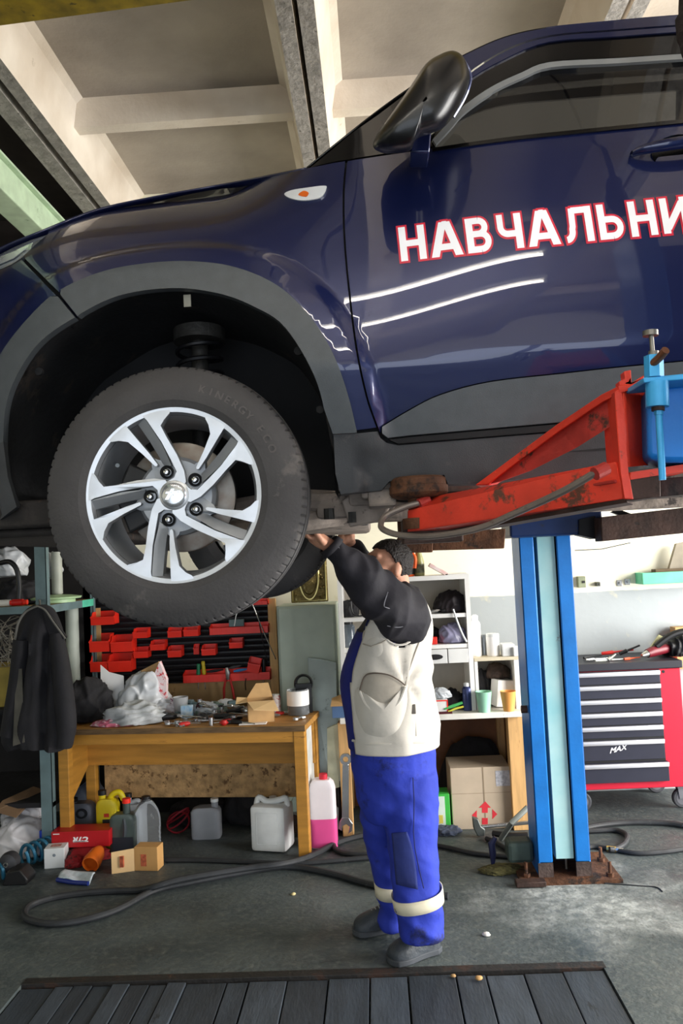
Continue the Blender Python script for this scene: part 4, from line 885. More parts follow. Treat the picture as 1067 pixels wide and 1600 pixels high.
    B.tube([fw_ + Vector((-.02, -.01, .01)), fk + Vector((-.036, -.012, -.004)), fk + Vector((-.03, -.032, .008)), fk + Vector((-.01, -.038, .006))], [.014, .012, .011, .009], 8)
    bo = B.build('body', skin, T); fuse(bo, .0065, 3)
    for s in (-1, 1):
        q = MB(); ell(q, (.083, s * .031, .004), (.011, .0115, .0095), HM, 12); q.build('eye', mat('eye_white', '#e8e4dc', .3), T, smooth=True)
        q = MB(); q.tube([HM @ Vector((.094, s * .014, .026)), HM @ Vector((.097, s * .032, .031)), HM @ Vector((.084, s * .052, .026))], [.004, .005, .003], 6); q.build('eyebrow', hair, T, smooth=True)
    # hair: short, following the skull, leaving face and ears free
    q = MB(); vs = []; keep = []
    nu, nv = 110, 56
    def hp(i, j):
        t = 2 * PI * i / nu; f = PI * j / nv; dx, dy, dz = math.sin(f) * math.cos(t), math.sin(f) * math.sin(t), math.cos(f)
        k = 1.035 + .012 * math.sin(9 * t + 7 * f) + .010 * math.sin(23 * t - 11 * f) ; return Vector((-.012 + dx * .098 * k, dy * .077 * (k + .03), .022 + dz * .092 * k))
    rows = [[hp(i, j) for i in range(nu)] for j in range(nv + 1)]
    vs = [HM @ p for r in rows for p in r]; fs = []
    for j in range(nv):
        for i in range(nu):
            c = rows[j][i]; x, y, z = c
            lim = -.055 + .072 * smooth01((x + .045) / .03) + .056 * smooth01((x - .0) / .05)
            lim += .010 * mn.noise(Vector((x * 60, y * 60, z * 60)))
            if z > lim: fs.append([j * nu + i, j * nu + (i + 1) % nu, (j + 1) * nu + (i + 1) % nu, (j + 1) * nu + i])
    q.add(vs, fs); q.build('hair', hair, T, smooth=True, solid=.008)
    # --- trousers (bib overalls below the vest)
    q = MB()
    loft(q, [(548, 680, 1150, 3.74, .205), (549, 681, 1175, 3.74, .21), (554, 682, 1210, 3.74, .205), (559, 683, 1245, 3.735, .19), (566, 680, 1275, 3.73, .15)])
    nl = [(590, 683, 1205, 3.67, .125), (597, 684, 1255, 3.655, .12), (603, 685, 1300, 3.64, .115), (607, 686, 1345, 3.62, .11), (613, 688, 1390, 3.60, .105), (621, 692, 1430, 3.59, .10), (624, 694, 1445, 3.585, .10), (626, 691, 1464, 3.58, .095)]
    fl_ = [(556, 650, 1205, 3.82, .115), (560, 642, 1250, 3.83, .11), (566, 638, 1295, 3.84, .105), (577, 634, 1340, 3.85, .10), (587, 631, 1380, 3.855, .095), (590, 632, 1415, 3.86, .092), (591, 638, 1430, 3.86, .09), (594, 637, 1446, 3.86, .085)]
    loft(q, nl); loft(q, fl_)
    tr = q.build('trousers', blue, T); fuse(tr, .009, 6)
    def tfold(p):
        z = p.z; ankle = smooth01((.30 - z) / .2); knee = math.exp(-((z - .55) / .13) ** 2); hip = smooth01((z - .82) / .1)
        return (.004 + .014 * ankle + .008 * knee + .006 * hip) * (ridge(Vector((p.x * 3 + 2, p.y * 3, z * 11 + p.x * 7))) - .55) + .014 * (1 - ankle) * mn.noise(Vector((p.x * 8 + z * 2, p.y * 8, z * 1.6))) + .003 * mn.noise(p * 22)
    bake(tr, tfold)
    def band(secs, name, slope):
        q = MB(); loft(q, secs, n=40, shrink=-.007, cap=False, dens=1, slope=slope); q.build(name, bandm, tr, smooth=True, solid=.004)
    band([(613.5, 688.5, 1392, 3.60, .106), (616, 690, 1402, 3.598, .105), (618, 691, 1412, 3.595, .104)], 'reflective_band', .16)
    band([(587, 631, 1376, 3.855, .096), (588, 631.5, 1386, 3.855, .095), (589, 632, 1396, 3.857, .094)], 'reflective_band', -.04)
    # side seam and knee patch on the near leg
    def on_leg(px, py, off=.012):
        S = cr5(nl, 5); s = min(S, key=lambda s: abs(s[2] - py)); a, b = at(s[0], s[2], s[3]), at(s[1], s[2], s[3]); xc, rx = (a.x + b.x) / 2, (b.x - a.x) / 2; Y = s[3] - s[4]
        for _ in range(4): p = at(px, py, Y); u = min(.98, abs((p.x - xc) / rx)); Y = s[3] - s[4] * (1 - u ** 2.3) ** (1 / 2.3) - off
        return Vector((p.x, Y, p.z))
    MB().tube([on_leg(x, y, .008) for x, y in ((645, 1215), (647, 1250), (646, 1300), (648, 1325), (655, 1360), (662, 1388))], .0022, 5).build('trouser_seam', navy, tr, smooth=True)
    q = MB(); q.grid(lambda u, v: on_leg(612 + (34 - 10 * (1 - v) ** 3) * u + 7 * v, 1292 + 90 * v + 8 * u + 10 * (1 - v) * (1 - u), .006), 8, 10); q.build('knee_patch', mat('faded_patch', '#2c3878', .9, var=.3, scale=7, bump=.4, bscale=16, spots='#55617f', sscale=4, sthr=.58), tr, smooth=True, solid=.003)
    # bib front (overalls blue with its shade put in, in front of the vest opening)
    q = MB(); rows = [ring(s, 64, shrink=.006) for s in cr5(TORSO[:5], 5)]; n = 64
    fs = [[j * n + i, j * n + (i + 1) % n, (j + 1) * n + (i + 1) % n, (j + 1) * n + i] for j in range(len(rows) - 1) for i in range(n) if abs(i - 31.5) < 17]
    q.add([p for r in rows for p in r], fs); q.build('overall_bib', mat('bib_shade_blue', '#1a2478', .85, var=.15, scale=6, bump=.4, bscale=14), tr, smooth=True, solid=.006)
    for s in (-1, 1):
        pts = [on_torso(572, 985, -.0), on_torso(584, 955, -.004), on_torso(600, 930, -.01)]
        if s > 0: pts = [Vector((p.x, 2 * 3.74 - p.y, p.z)) for p in pts]
        MB().tube(pts, .014, 6).build('bib_strap', navy, tr, smooth=True)
    # --- shirt with sleeves
    q = MB(); loft(q, TORSO[2:], shrink=.022)
    q.tube([Vector((xs_ + .01, 3.70, zs - .01)), at(629, 966, 3.56), at(601, 938, 3.47), at(578, 914, 3.435), at(556, 892, 3.41), at(532, 868, 3.385), at(516, 853, 3.368)], [.13, .118, .108, .096, .082, .058, .047], 22)
    q.tube([Vector((xs_ - .01, 3.78, zs)), far[0], far[1], far[2], far[3]], [.12, .105, .085, .06, .046], 18)
    q.tube([nb + Vector((0, 0, -.02)), nb + Vector((-.004, 0, .035))], [.085, .07], 20)
    sh = q.build('shirt', shirt, T); fuse(sh, .008, 4)
    dA = (near[0] - near[-1]).normalized(); eA = dA.cross(Vector((0, 1, 0)))
    bake(sh, lambda p: .018 * (ridge(Vector((p.dot(dA) * 10 + p.dot(eA) * 4, p.dot(eA) * 4, p.y * 5))) - .5) + .010 * (ridge(Vector((p.dot(dA) * 5 - p.dot(eA) * 9, p.y * 7, 3))) - .5))
    c0, c1 = at(521, 858, 3.372), at(513, 850, 3.365)
    MB().tube([c0, c1], [.052, .046], 20, cap=False).build('cuff', shirt, sh, smooth=True, solid=.006)
    # contrast seams on the sleeve
    for pts in ([(606, 925, 3.375), (600, 945, 3.36), (606, 950, 3.36), (630, 955, 3.42), (650, 958, 3.5)], [(605, 978, 3.42), (625, 980, 3.43), (640, 972, 3.44), (652, 958, 3.5)], [(526, 852, 3.33), (545, 872, 3.335), (566, 893, 3.345), (588, 915, 3.355)]):
        MB().tube(cr([at(*p) for p in pts], 5), .0018, 5).build('sleeve_stitch', stitch, sh, smooth=True)
    # --- vest: shell over the torso, open in front and at the arm holes
    nA = 120; S = cr5(TORSO, 9); rows = [ring(s, nA, shrink=-.014) for s in S]; q = MB(); fs = []
    ah = at(624, 957, 3.6)
    for j in range(len(rows) - 1):
        for i in range(nA):
            c = (rows[j][i] + rows[j + 1][(i + 1) % nA]) / 2; k = abs((i + .5) - nA / 2) / nA * 360
            py = S[j][2]; front = 46 + (1160 - py) * .035
            if k < front: continue
            ex = ((c.x - ah.x) / (.094 + .0)); ez = (c.z - ah.z) / .138
            if ex * ex + ez * ez < 1 and abs(c.y - 3.74) > .06: continue
            if py < 922: continue
            fs.append([j * nA + i, j * nA + (i + 1) % nA, (j + 1) * nA + (i + 1) % nA, (j + 1) * nA + i])
    q.add([p for r in rows for p in r], fs); vo = q.build('vest', vestm, T, smooth=True)
    A0 = on_torso(634, 1068)
    def vfold(p):
        if p.y > 3.9: return .004 * mn.noise(p * 6)
        dx, dz = p.x - A0.x, p.z - A0.z; r = math.hypot(dx, dz); ph = math.atan2(dz, dx)
        return .011 * math.sin(ph * 7 + 2.5 * mn.noise(p * 4)) * math.exp(-r / .16) * smooth01(r / .04) + .013 * (ridge(Vector((p.x * 4 + p.z * 3.2, p.y * 3, p.z * 2.5 - p.x * 2))) - .5) + .006 * mn.noise(Vector((p.x * 14, p.y * 5, p.z * 5)))
    bake(vo, vfold)
    so = vo.modifiers.new('solid', 'SOLIDIFY'); so.thickness = .007; so.offset = 0
    # piping round the arm hole, hem, pockets
    MB().tube([on_torso(624 + 35.5 * math.cos(t), 957 + 51 * math.sin(t), .022) for t in [-.3 + (PI + .6) * i / 24 for i in range(25)]], .005, 6).build('armhole_binding', vestm, vo, smooth=True)
    def patch(name, out, off, bulge, m):
        pts = cr(out, 4, True); cx_ = sum(p.x for p in pts) / len(pts); cy_ = sum(p.y for p in pts) / len(pts); q = MB(); n = len(pts); rr = 5
        vs = []
        for k in range(rr + 1):
            s = 1 - k / rr * .96
            vs += [on_torso(cx_ + (p.x - cx_) * s, cy_ + (p.y - cy_) * s, off + bulge * (1 - s * s) ** .6) for p in pts]
        q.add(vs, [[k * n + i, k * n + (i + 1) % n, (k + 1) * n + (i + 1) % n, (k + 1) * n + i] for k in range(rr) for i in range(n)] + [list(range(rr * n, rr * n + n))])
        o = q.build(name, m, vo, smooth=True); return o
    patch('pocket_bag', [(557, 1075), (585, 1090), (610, 1094), (634, 1068), (640, 1090), (634, 1120), (620, 1148), (590, 1152), (564, 1146), (556, 1115)], .018, .032, vestm)
    patch('pocket_opening', [(563, 1082), (568, 1060), (580, 1053), (605, 1055), (622, 1064), (632, 1072), (622, 1098), (600, 1108), (582, 1108), (568, 1096)], .030, .012, vestg)
    MB().tube([on_torso(x, y, .040) for x, y in cr([(562, 1080), (570, 1098), (583, 1110), (603, 1110), (622, 1098), (633, 1073)], 5)], .006, 6).build('pocket_rim', vestm, vo, smooth=True)
    MB().tube([on_torso(x, y, .040) for x, y in cr([(562, 1078), (569, 1058), (581, 1052), (605, 1054), (623, 1063), (633, 1071)], 5)], .003, 6).build('pocket_zip', mat('zip_brown', '#5c5046', .6), vo, smooth=True)
    patch('chest_pocket', [(568, 986), (582, 982), (595, 982), (602, 1000), (604, 1022), (590, 1030), (572, 1028), (566, 1008)], .018, .012, vestm)
    MB().tube([on_torso(x, y, .032) for x, y in ((567, 1006), (580, 1010), (596, 1004), (603, 1000))], .003, 5).build('pocket_flap_edge', vestg, vo, smooth=True)
    MB().tube([on_torso(x, y, .020) for x, y in cr([(662, 985), (645, 1030), (634, 1070), (646, 1100), (650, 1150)], 5)], .003, 5).build('side_seam', vestg, vo, smooth=True)
    p = on_torso(645, 1108, .024); MB().box(p.x - .012, p.x + .012, p.y - .004, p.y + .006, p.z - .02, p.z + .02, bev=.003).build('strap_buckle', mat('dull_grey', '#6a645c', .6), vo)
    MB().tube([on_torso(x, y, .018) for x, y in cr([(551, 1157), (580, 1163), (630, 1161), (680, 1158)], 6)], .006, 6).build('vest_hem', vestm, vo, smooth=True)
    # --- shoes
    def make_shoe(heel, toe, up):
        ln = (toe - heel).length; dr = (toe - heel).normalized(); lt = Vector((0, 0, 1)).cross(dr)
        M = Matrix((dr, lt, Vector((0, 0, 1)))).transposed().to_4x4(); M.translation = heel
        k = ln
        q = MB(); secs = [(-.01, .038, .0, .10), (.10, .046, 0, .12), (.28, .044, 0, .128), (.45, .046, 0, .115), (.62, .053, 0, .10), (.80, .056, 0, .086), (.94, .049, 0, .072), (1.01, .026, 0, .046)]
        rows = []
        for t, wd, _, h in secs:
            row = []
            for i in range(17):
                a = PI * i / 16; row.append(M @ Vector((t * k, wd * math.cos(a) * (1 if abs(math.cos(a)) > .99 else 1.0), .022 + (h - .022) * math.sin(a) ** .7)))
            rows.append(row)
        n = 17; q.add([p for r in rows for p in r], [[j * n + i, j * n + i + 1, (j + 1) * n + i + 1, (j + 1) * n + i] for j in range(len(rows) - 1) for i in range(n - 1)] + [list(range(n)), list(range(n * (len(rows) - 1), n * len(rows)))])
        s_ = q.build('shoe', shoe, T, subsurf=1)
        q = MB(); out = [(-.03, .0), (-.02, .030), (.1, .049), (.3, .047), (.45, .049), (.65, .058), (.82, .060), (.95, .052), (1.025, .027), (1.04, 0)]
        poly = [(t * k, w_) for t, w_ in out] + [(t * k, -w_) for t, w_ in reversed(out[1:-1])]
        q.prism([M @ Vector((x, y, .003)) for x, y in poly], (0, 0, .024)); q.build('sole', sole, s_, bev=.004)
        for i in range(4):
            x = (.40 + .07 * i) * k; h = .118 - .008 * i
            MB().tube([M @ Vector((x, -.022, h - .006)), M @ Vector((x + .006, 0, h + .006)), M @ Vector((x, .022, h - .006))], .0028, 6).build('lace', mat('lace_grey', '#9a9a98', .8), s_, smooth=True)
        q = MB(); q.tube([M @ Vector((.20 * k, 0, .09)), M @ Vector((.22 * k, 0, .15)), M @ Vector((.24 * k, 0, .22))], [.050, .052, .050], 18); q.build('shoe_collar', shoe, s_, smooth=True)
        return s_
    make_shoe(fl(684, 1484), fl(610, 1507), 0); make_shoe(fl(630, 1450), fl(554, 1460), 0)
build_person()
# ------------------------------------------------------------------ generic small things
from mathutils import noise as mn
def sc(Y): return Y / FPX
def crumple(name, label, cat, c, r, m, seed=0, amp=.25, freq=2.2, group=None, flat=True, n=5, ridge=True):
    """crumpled bag or rag: folded, flattened blob of cloth or film resting at its base"""
    bm = bmesh.new(); bmesh.ops.create_icosphere(bm, subdivisions=n, radius=1); off = Vector((seed * 3.7, seed * 1.3, seed * 2.1)); rs_ = random.Random(seed)
    d1 = Vector((rs_.uniform(-1, 1), rs_.uniform(-.6, .6), rs_.uniform(-1, 1))).normalized(); d2 = Vector((rs_.uniform(-1, 1), rs_.uniform(-1, 1), rs_.uniform(-.6, .6))).normalized()
    for v in bm.verts:
        p = v.co.copy(); base = mn.noise(p * 1.15 + off); wv = 3.2 * mn.noise(p * 1.2 + off * 2)
        f1 = math.sin(freq * 2.6 * p.dot(d1) + wv); f2 = math.sin(freq * 3.4 * p.dot(d2) - wv * 1.2 + 1)
        f = 1 + amp * (1.0 * base + .42 * (1 - abs(f1)) ** 1.5 + .30 * (1 - abs(f2)) + .16 * mn.noise(p * 3.1 + off))
        q = p * f
        if flat and q.z < -.45: q.z = -.45 - (q.z + .45) * -.12
        v.co = Vector((q.x * r[0], q.y * r[1], q.z * r[2]))
    zmin = min(v.co.z for v in bm.verts)
    for v in bm.verts: v.co = v.co + Vector(c) - Vector((0, 0, zmin))
    q = MB(); q._bm(bm); o = q.build(name, m, None, smooth=True, angle=180); return setp(o, label, cat, group)
def one(q, name, label, cat, m, group=None, **k):
    o = q.build(name, m, None, **k); return setp(o, label, cat, group)
def cyl_thing(name, label, cat, px, pyb, pyt, wpx, zb, parts, group=None, Y=None):
    """upright round thing standing on height zb; parts: list of (name, profile[(r rel, h rel)], material)"""
    b = fl(px, pyb, zb) if Y is None else at(px, pyb, Y); b.z = zb; Y = b.y; h = (at(px, pyt, Y) - at(px, pyb, Y)).z; R = wpx / 2 * sc(Y)
    t = thing(name, label, cat, b, group)
    for nm, prof, m in parts: MB().lathe([(max(.0005, r * R), hh * h) for r, hh in prof], b, 'Z', 28).build(nm, m, t, smooth=True, angle=40)
    return t, b, R, h
PLW = mat('white_plastic', '#dfe1e0', .45, var=.08, scale=12, spots='#b9bab8', sscale=9, sthr=.66)
FILM = mat('clear_film', '#e9eef2', .12, var=0, trans=.55, ior=1.2)
PET = mat('clear_pet', '#f2f6f8', .05, var=0, trans=.92, ior=1.12)
BLK = mat('black_plastic', '#141416', .45, var=.2)
BLKCL = mat('black_cloth', '#19181b', .85, var=.3, scale=12, bump=.5, bscale=20)
WOODY = mat('yellow_varnished_wood', '#b98334', .45, var=.22, scale=3, bump=.15, stretch=(1, 1, 9), spots='#8a5a20', sscale=3, sthr=.62)
WOODX = mat('yellow_wood_top', '#a8793a', .5, var=.3, scale=4, bump=.2, stretch=(1, 9, 9), spots='#5c4022', sscale=6, sthr=.58)
OSB = mat('osb_board', '#a8865a', .75, var=.35, scale=22, bump=.4, spots='#5f4426', sscale=14, sthr=.56)
PINE = mat('raw_pine', '#cfa46c', .65, var=.2, scale=4, stretch=(9, 9, 1), spots='#9a6c3c', sscale=5, sthr=.63)
CARD = mat('cardboard', '#c19a68', .8, var=.1, scale=14)
REDP = mat('red_bin_plastic', '#f0301f', .38, var=.06, scale=12)
GREYT = mat('rack_paint', '#62777a', .55, var=.2, scale=8, spots='#4a5a5c', sscale=8, sthr=.62)
CHR2 = mat('tool_chrome', '#b9b9b8', .25, .9, var=.12)
REDH = mat('red_grip', '#b3201c', .5, var=.1)
GLOSSW = mat('white_card', '#eceae6', .5, var=.04)
# ------------------------------------------------------------------ workbench and what is on it
BY0, BY1, BZ = 5.02, 5.44, .755      # front and back edge at the left end; the bench stands slightly askew
BROT = -.118
def bfront(x): return BY0 - .1185 * (x - BXL)
BXL = at(91, 1200, BY0).x
def build_bench():
    xl, xr = BXL, BXL + (at(478, 1130, 4.86).x - BXL) / math.cos(BROT); MR = Matrix.Translation((xl, BY0, 0)) @ Matrix.Rotation(BROT, 4, 'Z') @ Matrix.Translation((-xl, -BY0, 0))
    T = thing('workbench', 'yellow wooden workbench under the black tool board', 'workbench', ((xl + xr) / 2, BY0, 0))
    MB(MR).box(xl - .01, xr, BY0 - .02, BY1, BZ - .035, BZ, bev=.004).build('bench_top', WOODX, T); MB(MR).box(xl - .008, xr - .002, BY0 - .024, BY0 - .0205, BZ - .034, BZ - .002).build('worn_edge', mat('worn_edge', '#6a5236', .7, var=.35, scale=8, stretch=(1, 9, 9)), T)
    MB(MR).box(xl + .06, xr - .07, BY0 + .005, BY0 + .03, BZ - .10, BZ - .036).build('apron', WOODY, T)
    for x, y in ((xl, BY0), (xr - .076, BY0), (xl, BY1 - .07), (xr - .076, BY1 - .07)): MB(MR).box(x, x + .066, y, y + .06, 0, BZ - .036, bev=.004).build('leg', WOODY, T)
    MB(MR).box(xl + .02, xr - .02, BY1 - .11, BY1 - .09, .46, BZ - .036).build('back_board', WOODY, T)
    MB(MR).box(xl + .12, xr - .16, BY1 - .05, BY1 - .035, .24, .50).build('back_panel', OSB, T)
    q = MB(MR); q.prism([(xl + .02, BY0 + .06, BZ - .04), (xl + .02, BY1 - .1, BZ - .04), (xl + .02, BY1 - .1, .46), (xl + .02, BY0 + .06, .28)], (.018, 0, 0)); q.build('side_panel', WOODY, T)
    q = MB(MR); q.prism([(xr - .05, BY0 + .06, BZ - .04), (xr - .05, BY1 - .08, BZ - .04), (xr - .05, BY1 - .08, .30), (xr - .05, BY0 + .06, .10)], (.018, 0, 0)); q.build('side_panel', mat('white_laminate', '#c9cac6', .5), T)
build_bench()
# louvred tool board
LBY = 5.86
def build_board():
    a, b = at(124, 935, LBY), at(422, 1062, LBY); x0, x1 = at(150, 1000, LBY).x - .10, at(421, 1000, LBY).x; z0, z1 = at(350, 1064, LBY).z, at(350, 905, LBY).z
    T = thing('tool_board', 'black louvred tool board above the workbench', 'tool board', ((x0 + x1) / 2, LBY, z0))
    bk = mat('louvre_black', '#17161a', .45, var=.2, scale=10)
    MB().box(x0, x1, LBY + .03, LBY + .045, z0, z1).build('back_sheet', bk, T)
    n = 18
    for i in range(n):
        z = z0 + (z1 - z0) * i / n; q = MB(); h = (z1 - z0) / n
        q.prism([(x0, LBY + .03, z + .004), (x0, LBY + .03, z + h * .8), (x0, LBY + .012, z + h * .72), (x0, LBY + .010, z + h * .6), (x0, LBY + .022, z + h * .5)], (x1 - x0, 0, 0)); q.build('slat', bk, T)
    MB().box(x1 + .0, x1 + .055, LBY - .02, LBY + .02, BZ + .02, at(425, 935, LBY).z).build('side_post', PINE, T)
    MB().box(at(150, 1000, LBY).x, at(158, 1000, LBY).x, LBY - .004, LBY + .008, at(154, 1050, LBY).z, at(154, 950, LBY).z).build('centre_batten', PINE, T)
    MB().box(x0 + .4, x1, LBY + .0, LBY + .03, .35, z0 - .004).build('lower_board', mat('pale_ply', '#a98a5c', .7, var=.2, scale=6, spots='#7a5c3a', sscale=5, sthr=.6), T)
    return x0, x1, z0, z1
BX0, BX1, BZ0, BZ1 = build_board()
def bin_mesh(w, h, d, Y, x, z):
    """stacking bin: tall back and sides, low front lip; x,z = lower left of its front"""
    t = .004; q = MB(); y0 = Y - d
    q.box(x, x + w, Y - t, Y, z, z + h * 1.02)
    for s in (0, 1):
        xa = x if s == 0 else x + w - t
        q.prism([(xa, Y, z), (xa, Y, z + h * 1.0), (xa, y0 + d * .35, z + h * .98), (xa, y0 + d * .2, z + h * .72), (xa, y0, z + h * .66), (xa, y0 + d * .06, z)], (t, 0, 0))
    q.prism([(x, y0, z + h * .6), (x, y0 + t, z + h * .6), (x, y0 + d * .06 + t, z), (x, y0 + d * .06, z)], (w, 0, 0))
    q.box(x, x + w, y0 + d * .06, Y, z, z + t); q.box(x - .002, x + w + .002, y0 - .006, y0 + .004, z + h * .56, z + h * .63)
    return q
BINS = [(144, 183, 954, 976, 'large red bin alone in the top row, nearest the tyre'), (142, 175, 989, 1018, 'large red bin, left one of the middle pair'), (175, 211, 991, 1018, 'large red bin, right one of the middle pair'),
        (143, 172, 1022, 1049, 'large red bin, left one of the lowest pair'), (171, 210, 1020, 1049, 'large red bin, right one of the lowest pair above the white bag'),
        (208, 232, 981, 997, 'small red bin of the left column, upper one'), (209, 233, 1011, 1028, 'small red bin of the left column, lower one'), (235, 259, 1000, 1016, 'small red bin standing alone between two columns'),
        (262, 285, 979, 996, 'small red bin, left one of the upper pair'), (287, 311, 977, 994, 'small red bin, right one of the upper pair'), (262, 285, 1009, 1027, 'small red bin of the second column, lower one with a bolt in it'),
        (315, 338, 1007, 1024, 'small red bin right of the second column, in the lower row'), (358, 380, 997, 1013, 'small red bin below the long upper red rail'), (300, 309, 1007, 1024, 'narrow red bin turned sideways on the board')]
for l, r, t, b, lab in BINS:
    x0, z0 = at(l, b, LBY - .08).x, at((l + r) / 2, b, LBY - .08).z; w = (r - l) * sc(LBY - .08) * .95; h = (b - t) * sc(LBY - .08)
    one(bin_mesh(w, h * .92, min(.12, w * .95), LBY + .008, x0, z0), 'storage_bin', lab, 'bin', REDP, 'red bins on the tool board')
def rail(l, r, y0, y1, lab):
    a, b = at(l, (y0 + y1) / 2, LBY - .06), at(r, (y0 + y1) / 2, LBY - .06); z0, z1 = at((l + r) / 2, y1, LBY - .06).z, at((l + r) / 2, y0, LBY - .06).z
    q = MB(); q.box(a.x, b.x, LBY - .075, LBY + .009, z0, z0 + .006); q.box(a.x, b.x, LBY - .079, LBY - .073, z0, z1 - (z1 - z0) * .35); q.box(a.x, b.x, LBY + .003, LBY + .009, z0, z1)
    for s in (a.x, b.x - .005): q.prism([(s, LBY - .079, z0), (s, LBY - .079, z1 - (z1 - z0) * .35), (s, LBY + .009, z1), (s, LBY + .009, z0)], (.005, 0, 0))
    n = int((b.x - a.x) / .03)
    for i in range(1, n): x = a.x + (b.x - a.x) * i / n; q.box(x - .002, x + .002, LBY - .081, LBY - .073, z0, z1 - (z1 - z0) * .35)
    one(q, 'tool_rail', lab, 'tool rail', REDP, 'red rails on the tool board'); return z0
rail(327, 420, 974, 990, 'red tool rail, middle one, with rods through it'); ZR2 = rail(286, 423, 1046, 1064, 'long red tool rail just above the bench, holding screwdrivers'); rail(388, 419, 936, 945, 'red tool rail at the top right of the board')
def tbox(l, r, y0, y1, tilt): pass
# tilted bin on the lower rail
M = Matrix.Translation(at(395, 1050, LBY - .05)) @ Matrix.Rotation(.25, 4, 'Y'); q = bin_mesh(.085, .10, .06, .02, -.04, .0); q.M = M
one(q, 'storage_bin', 'red bin tipped upright on the lower rail', 'bin', REDP, 'red bins on the tool board')
# screwdrivers, pliers, rods
def screwdriver(px, y0, y1, col, lab, lean=0):
    Y = LBY - .05; t = thing('screwdriver', lab, 'screwdriver', at(px, y1, Y), 'tools on the rails'); a, b = at(px + lean, y0, Y), at(px, y1, Y); d = (b - a)
    MB().tube([a, a + d * .1, a + d * .3, a + d * .75, b], [.010, .014, .012, .015, .009], 10).build('handle', mat('grip_' + col, {'green': '#1f7d54', 'yellow': '#cdb524', 'black': '#1c1c1e'}[col], .4), t, smooth=True)
    MB().cyl(b, b + d * .9, .0035, n=8).build('shank', CHR2, t, smooth=True)
screwdriver(310, 1037, 1058, 'green', 'green handled screwdriver in the lower rail'); screwdriver(319, 1033, 1056, 'yellow', 'yellow handled screwdriver in the lower rail', -2); screwdriver(412, 1030, 1052, 'black', 'black handled screwdriver at the right end of the rail')
Y = LBY - .10; t = thing('pliers', 'long red handled pliers hanging from the lower rail', 'pliers', at(356, 1092, Y), 'tools on the rails')
for s, pts in ((-1, [(353, 1060), (350, 1075), (350, 1093)]), (1, [(359, 1060), (363, 1075), (366, 1092)])): MB().tube([at(x, y, Y) for x, y in pts], [.006, .009, .008], 8).build('handle', REDH, t, smooth=True)
MB().tube([at(356, 1062, Y), at(356, 1052, Y), at(354, 1043, Y)], [.012, .018, .012], 8).build('jaw', CHR2, t, smooth=True)
for px, a, b, lab, m in ((401, (393, 941), (431, 1030), 'thin steel rod leaning through the upper rail', CHR2), (404, (402, 955), (418, 1035), 'thin black rod leaning beside the steel rod', BLK), (375, (373, 948), (366, 978), 'pale bent strip sticking out of the middle rail', PLW), (385, (384, 1060), (384, 1078), 'black scriber hanging under the lower rail', BLK)):
    one(MB().tube([at(*a, LBY - .09), at((a[0] + b[0]) / 2 - 1, (a[1] + b[1]) / 2, LBY - .10), at(*b, LBY - .07)], .004, 6), 'rod', lab, 'rod', m, smooth=True)
one(MB().box(at(360, 978, LBY).x, at(383, 978, LBY).x, LBY - .06, LBY - .03, at(370, 978, LBY).z, at(370, 967, LBY).z, bev=.003), 'tin_box', 'small grey tin standing on the middle rail', 'tin', GREYT)
for i, (px, py, w_, c, lab) in enumerate(((336, 1050, 26, '#2b2b2e', 'black tool lying on the lower rail by the screwdrivers'), (376, 1049, 22, '#3f8fd0', 'blue handled tool lying on the lower rail'), (367, 1044, 18, '#46484c', 'grey tool lying behind the blue handle'))):
    a = at(px - w_ / 2, py, LBY - .05); b = at(px + w_ / 2, py - 4, LBY - .05); one(MB().tube([a, a.lerp(b, .3), a.lerp(b, .6), b], [.006, .010, .010, .005], 8), 'hand_tool', lab, 'tool', mat('tool_c%d' % i, c, .5), 'tools on the rails', smooth=True)
# --- on the bench: bags, rags, box, cans, tools
film = mat('grey_film', '#c7cacc', .3, var=.15, scale=9)
rag = mat('grey_rag', '#8b8f8f', .9, var=.35, scale=8, bump=.6, bscale=25, col2='#c3c5c6')
def bz(px, py):
    p = fl(px, py, BZ); f = bfront(p.x); y = min(max(p.y, f + .03), f + .38); return Vector((at(px, py, y).x, y, BZ))
def on_bench(name, lab, cat, px, pyb, wpx, hpx, m, seed, amp=.25, depth=.1, freq=2.2, yback=0):
    p = bz(px, pyb); p.y = min(bfront(p.x) + .40, p.y + depth * .7 + yback); Y = p.y; c = Vector((at(px, pyb, Y).x, Y, BZ)); return crumple(name, lab, cat, c, (wpx / 2 * sc(Y), depth, hpx / 1.9 * sc(Y)), m, seed, amp, freq)
def BK(px): return bfront(at(px, 1100, 5.25).x) + .36
on_bench('cloth_bag', 'black cloth bag heaped at the left end of the workbench', 'bag', 136, 1130, 68, 82, BLKCL, 3, .28, .13)
on_bench('plastic_bag', 'small pale plastic bag behind the black cloth bag', 'bag', 114, 1118, 34, 55, film, 5, .3, .08, yback=.2)
on_bench('plastic_bag', 'crumpled white plastic bag in front of the red bins', 'bag', 226, 1108, 70, 80, film, 8, .3, .12, yback=.12)
on_bench('rag', 'grey rags heaped in the middle of the workbench', 'rag', 210, 1134, 84, 40, rag, 11, .34, .10, 2.2)
on_bench('rag', 'light grey rag draped on the rag heap, right side', 'rag', 245, 1120, 54, 34, mat('light_rag', '#b9bcbf', .9, var=.35, scale=10, bump=.5, bscale=25), 17, .3, .08, 2.6)
on_bench('cloth', 'red and white patterned cloth strip at the bench edge', 'cloth', 178, 1139, 58, 14, mat('pink_cloth', '#c2667a', .85, var=.2, scale=30, spots='#e6ccd0', sscale=26, sthr=.52), 21, .3, .05)
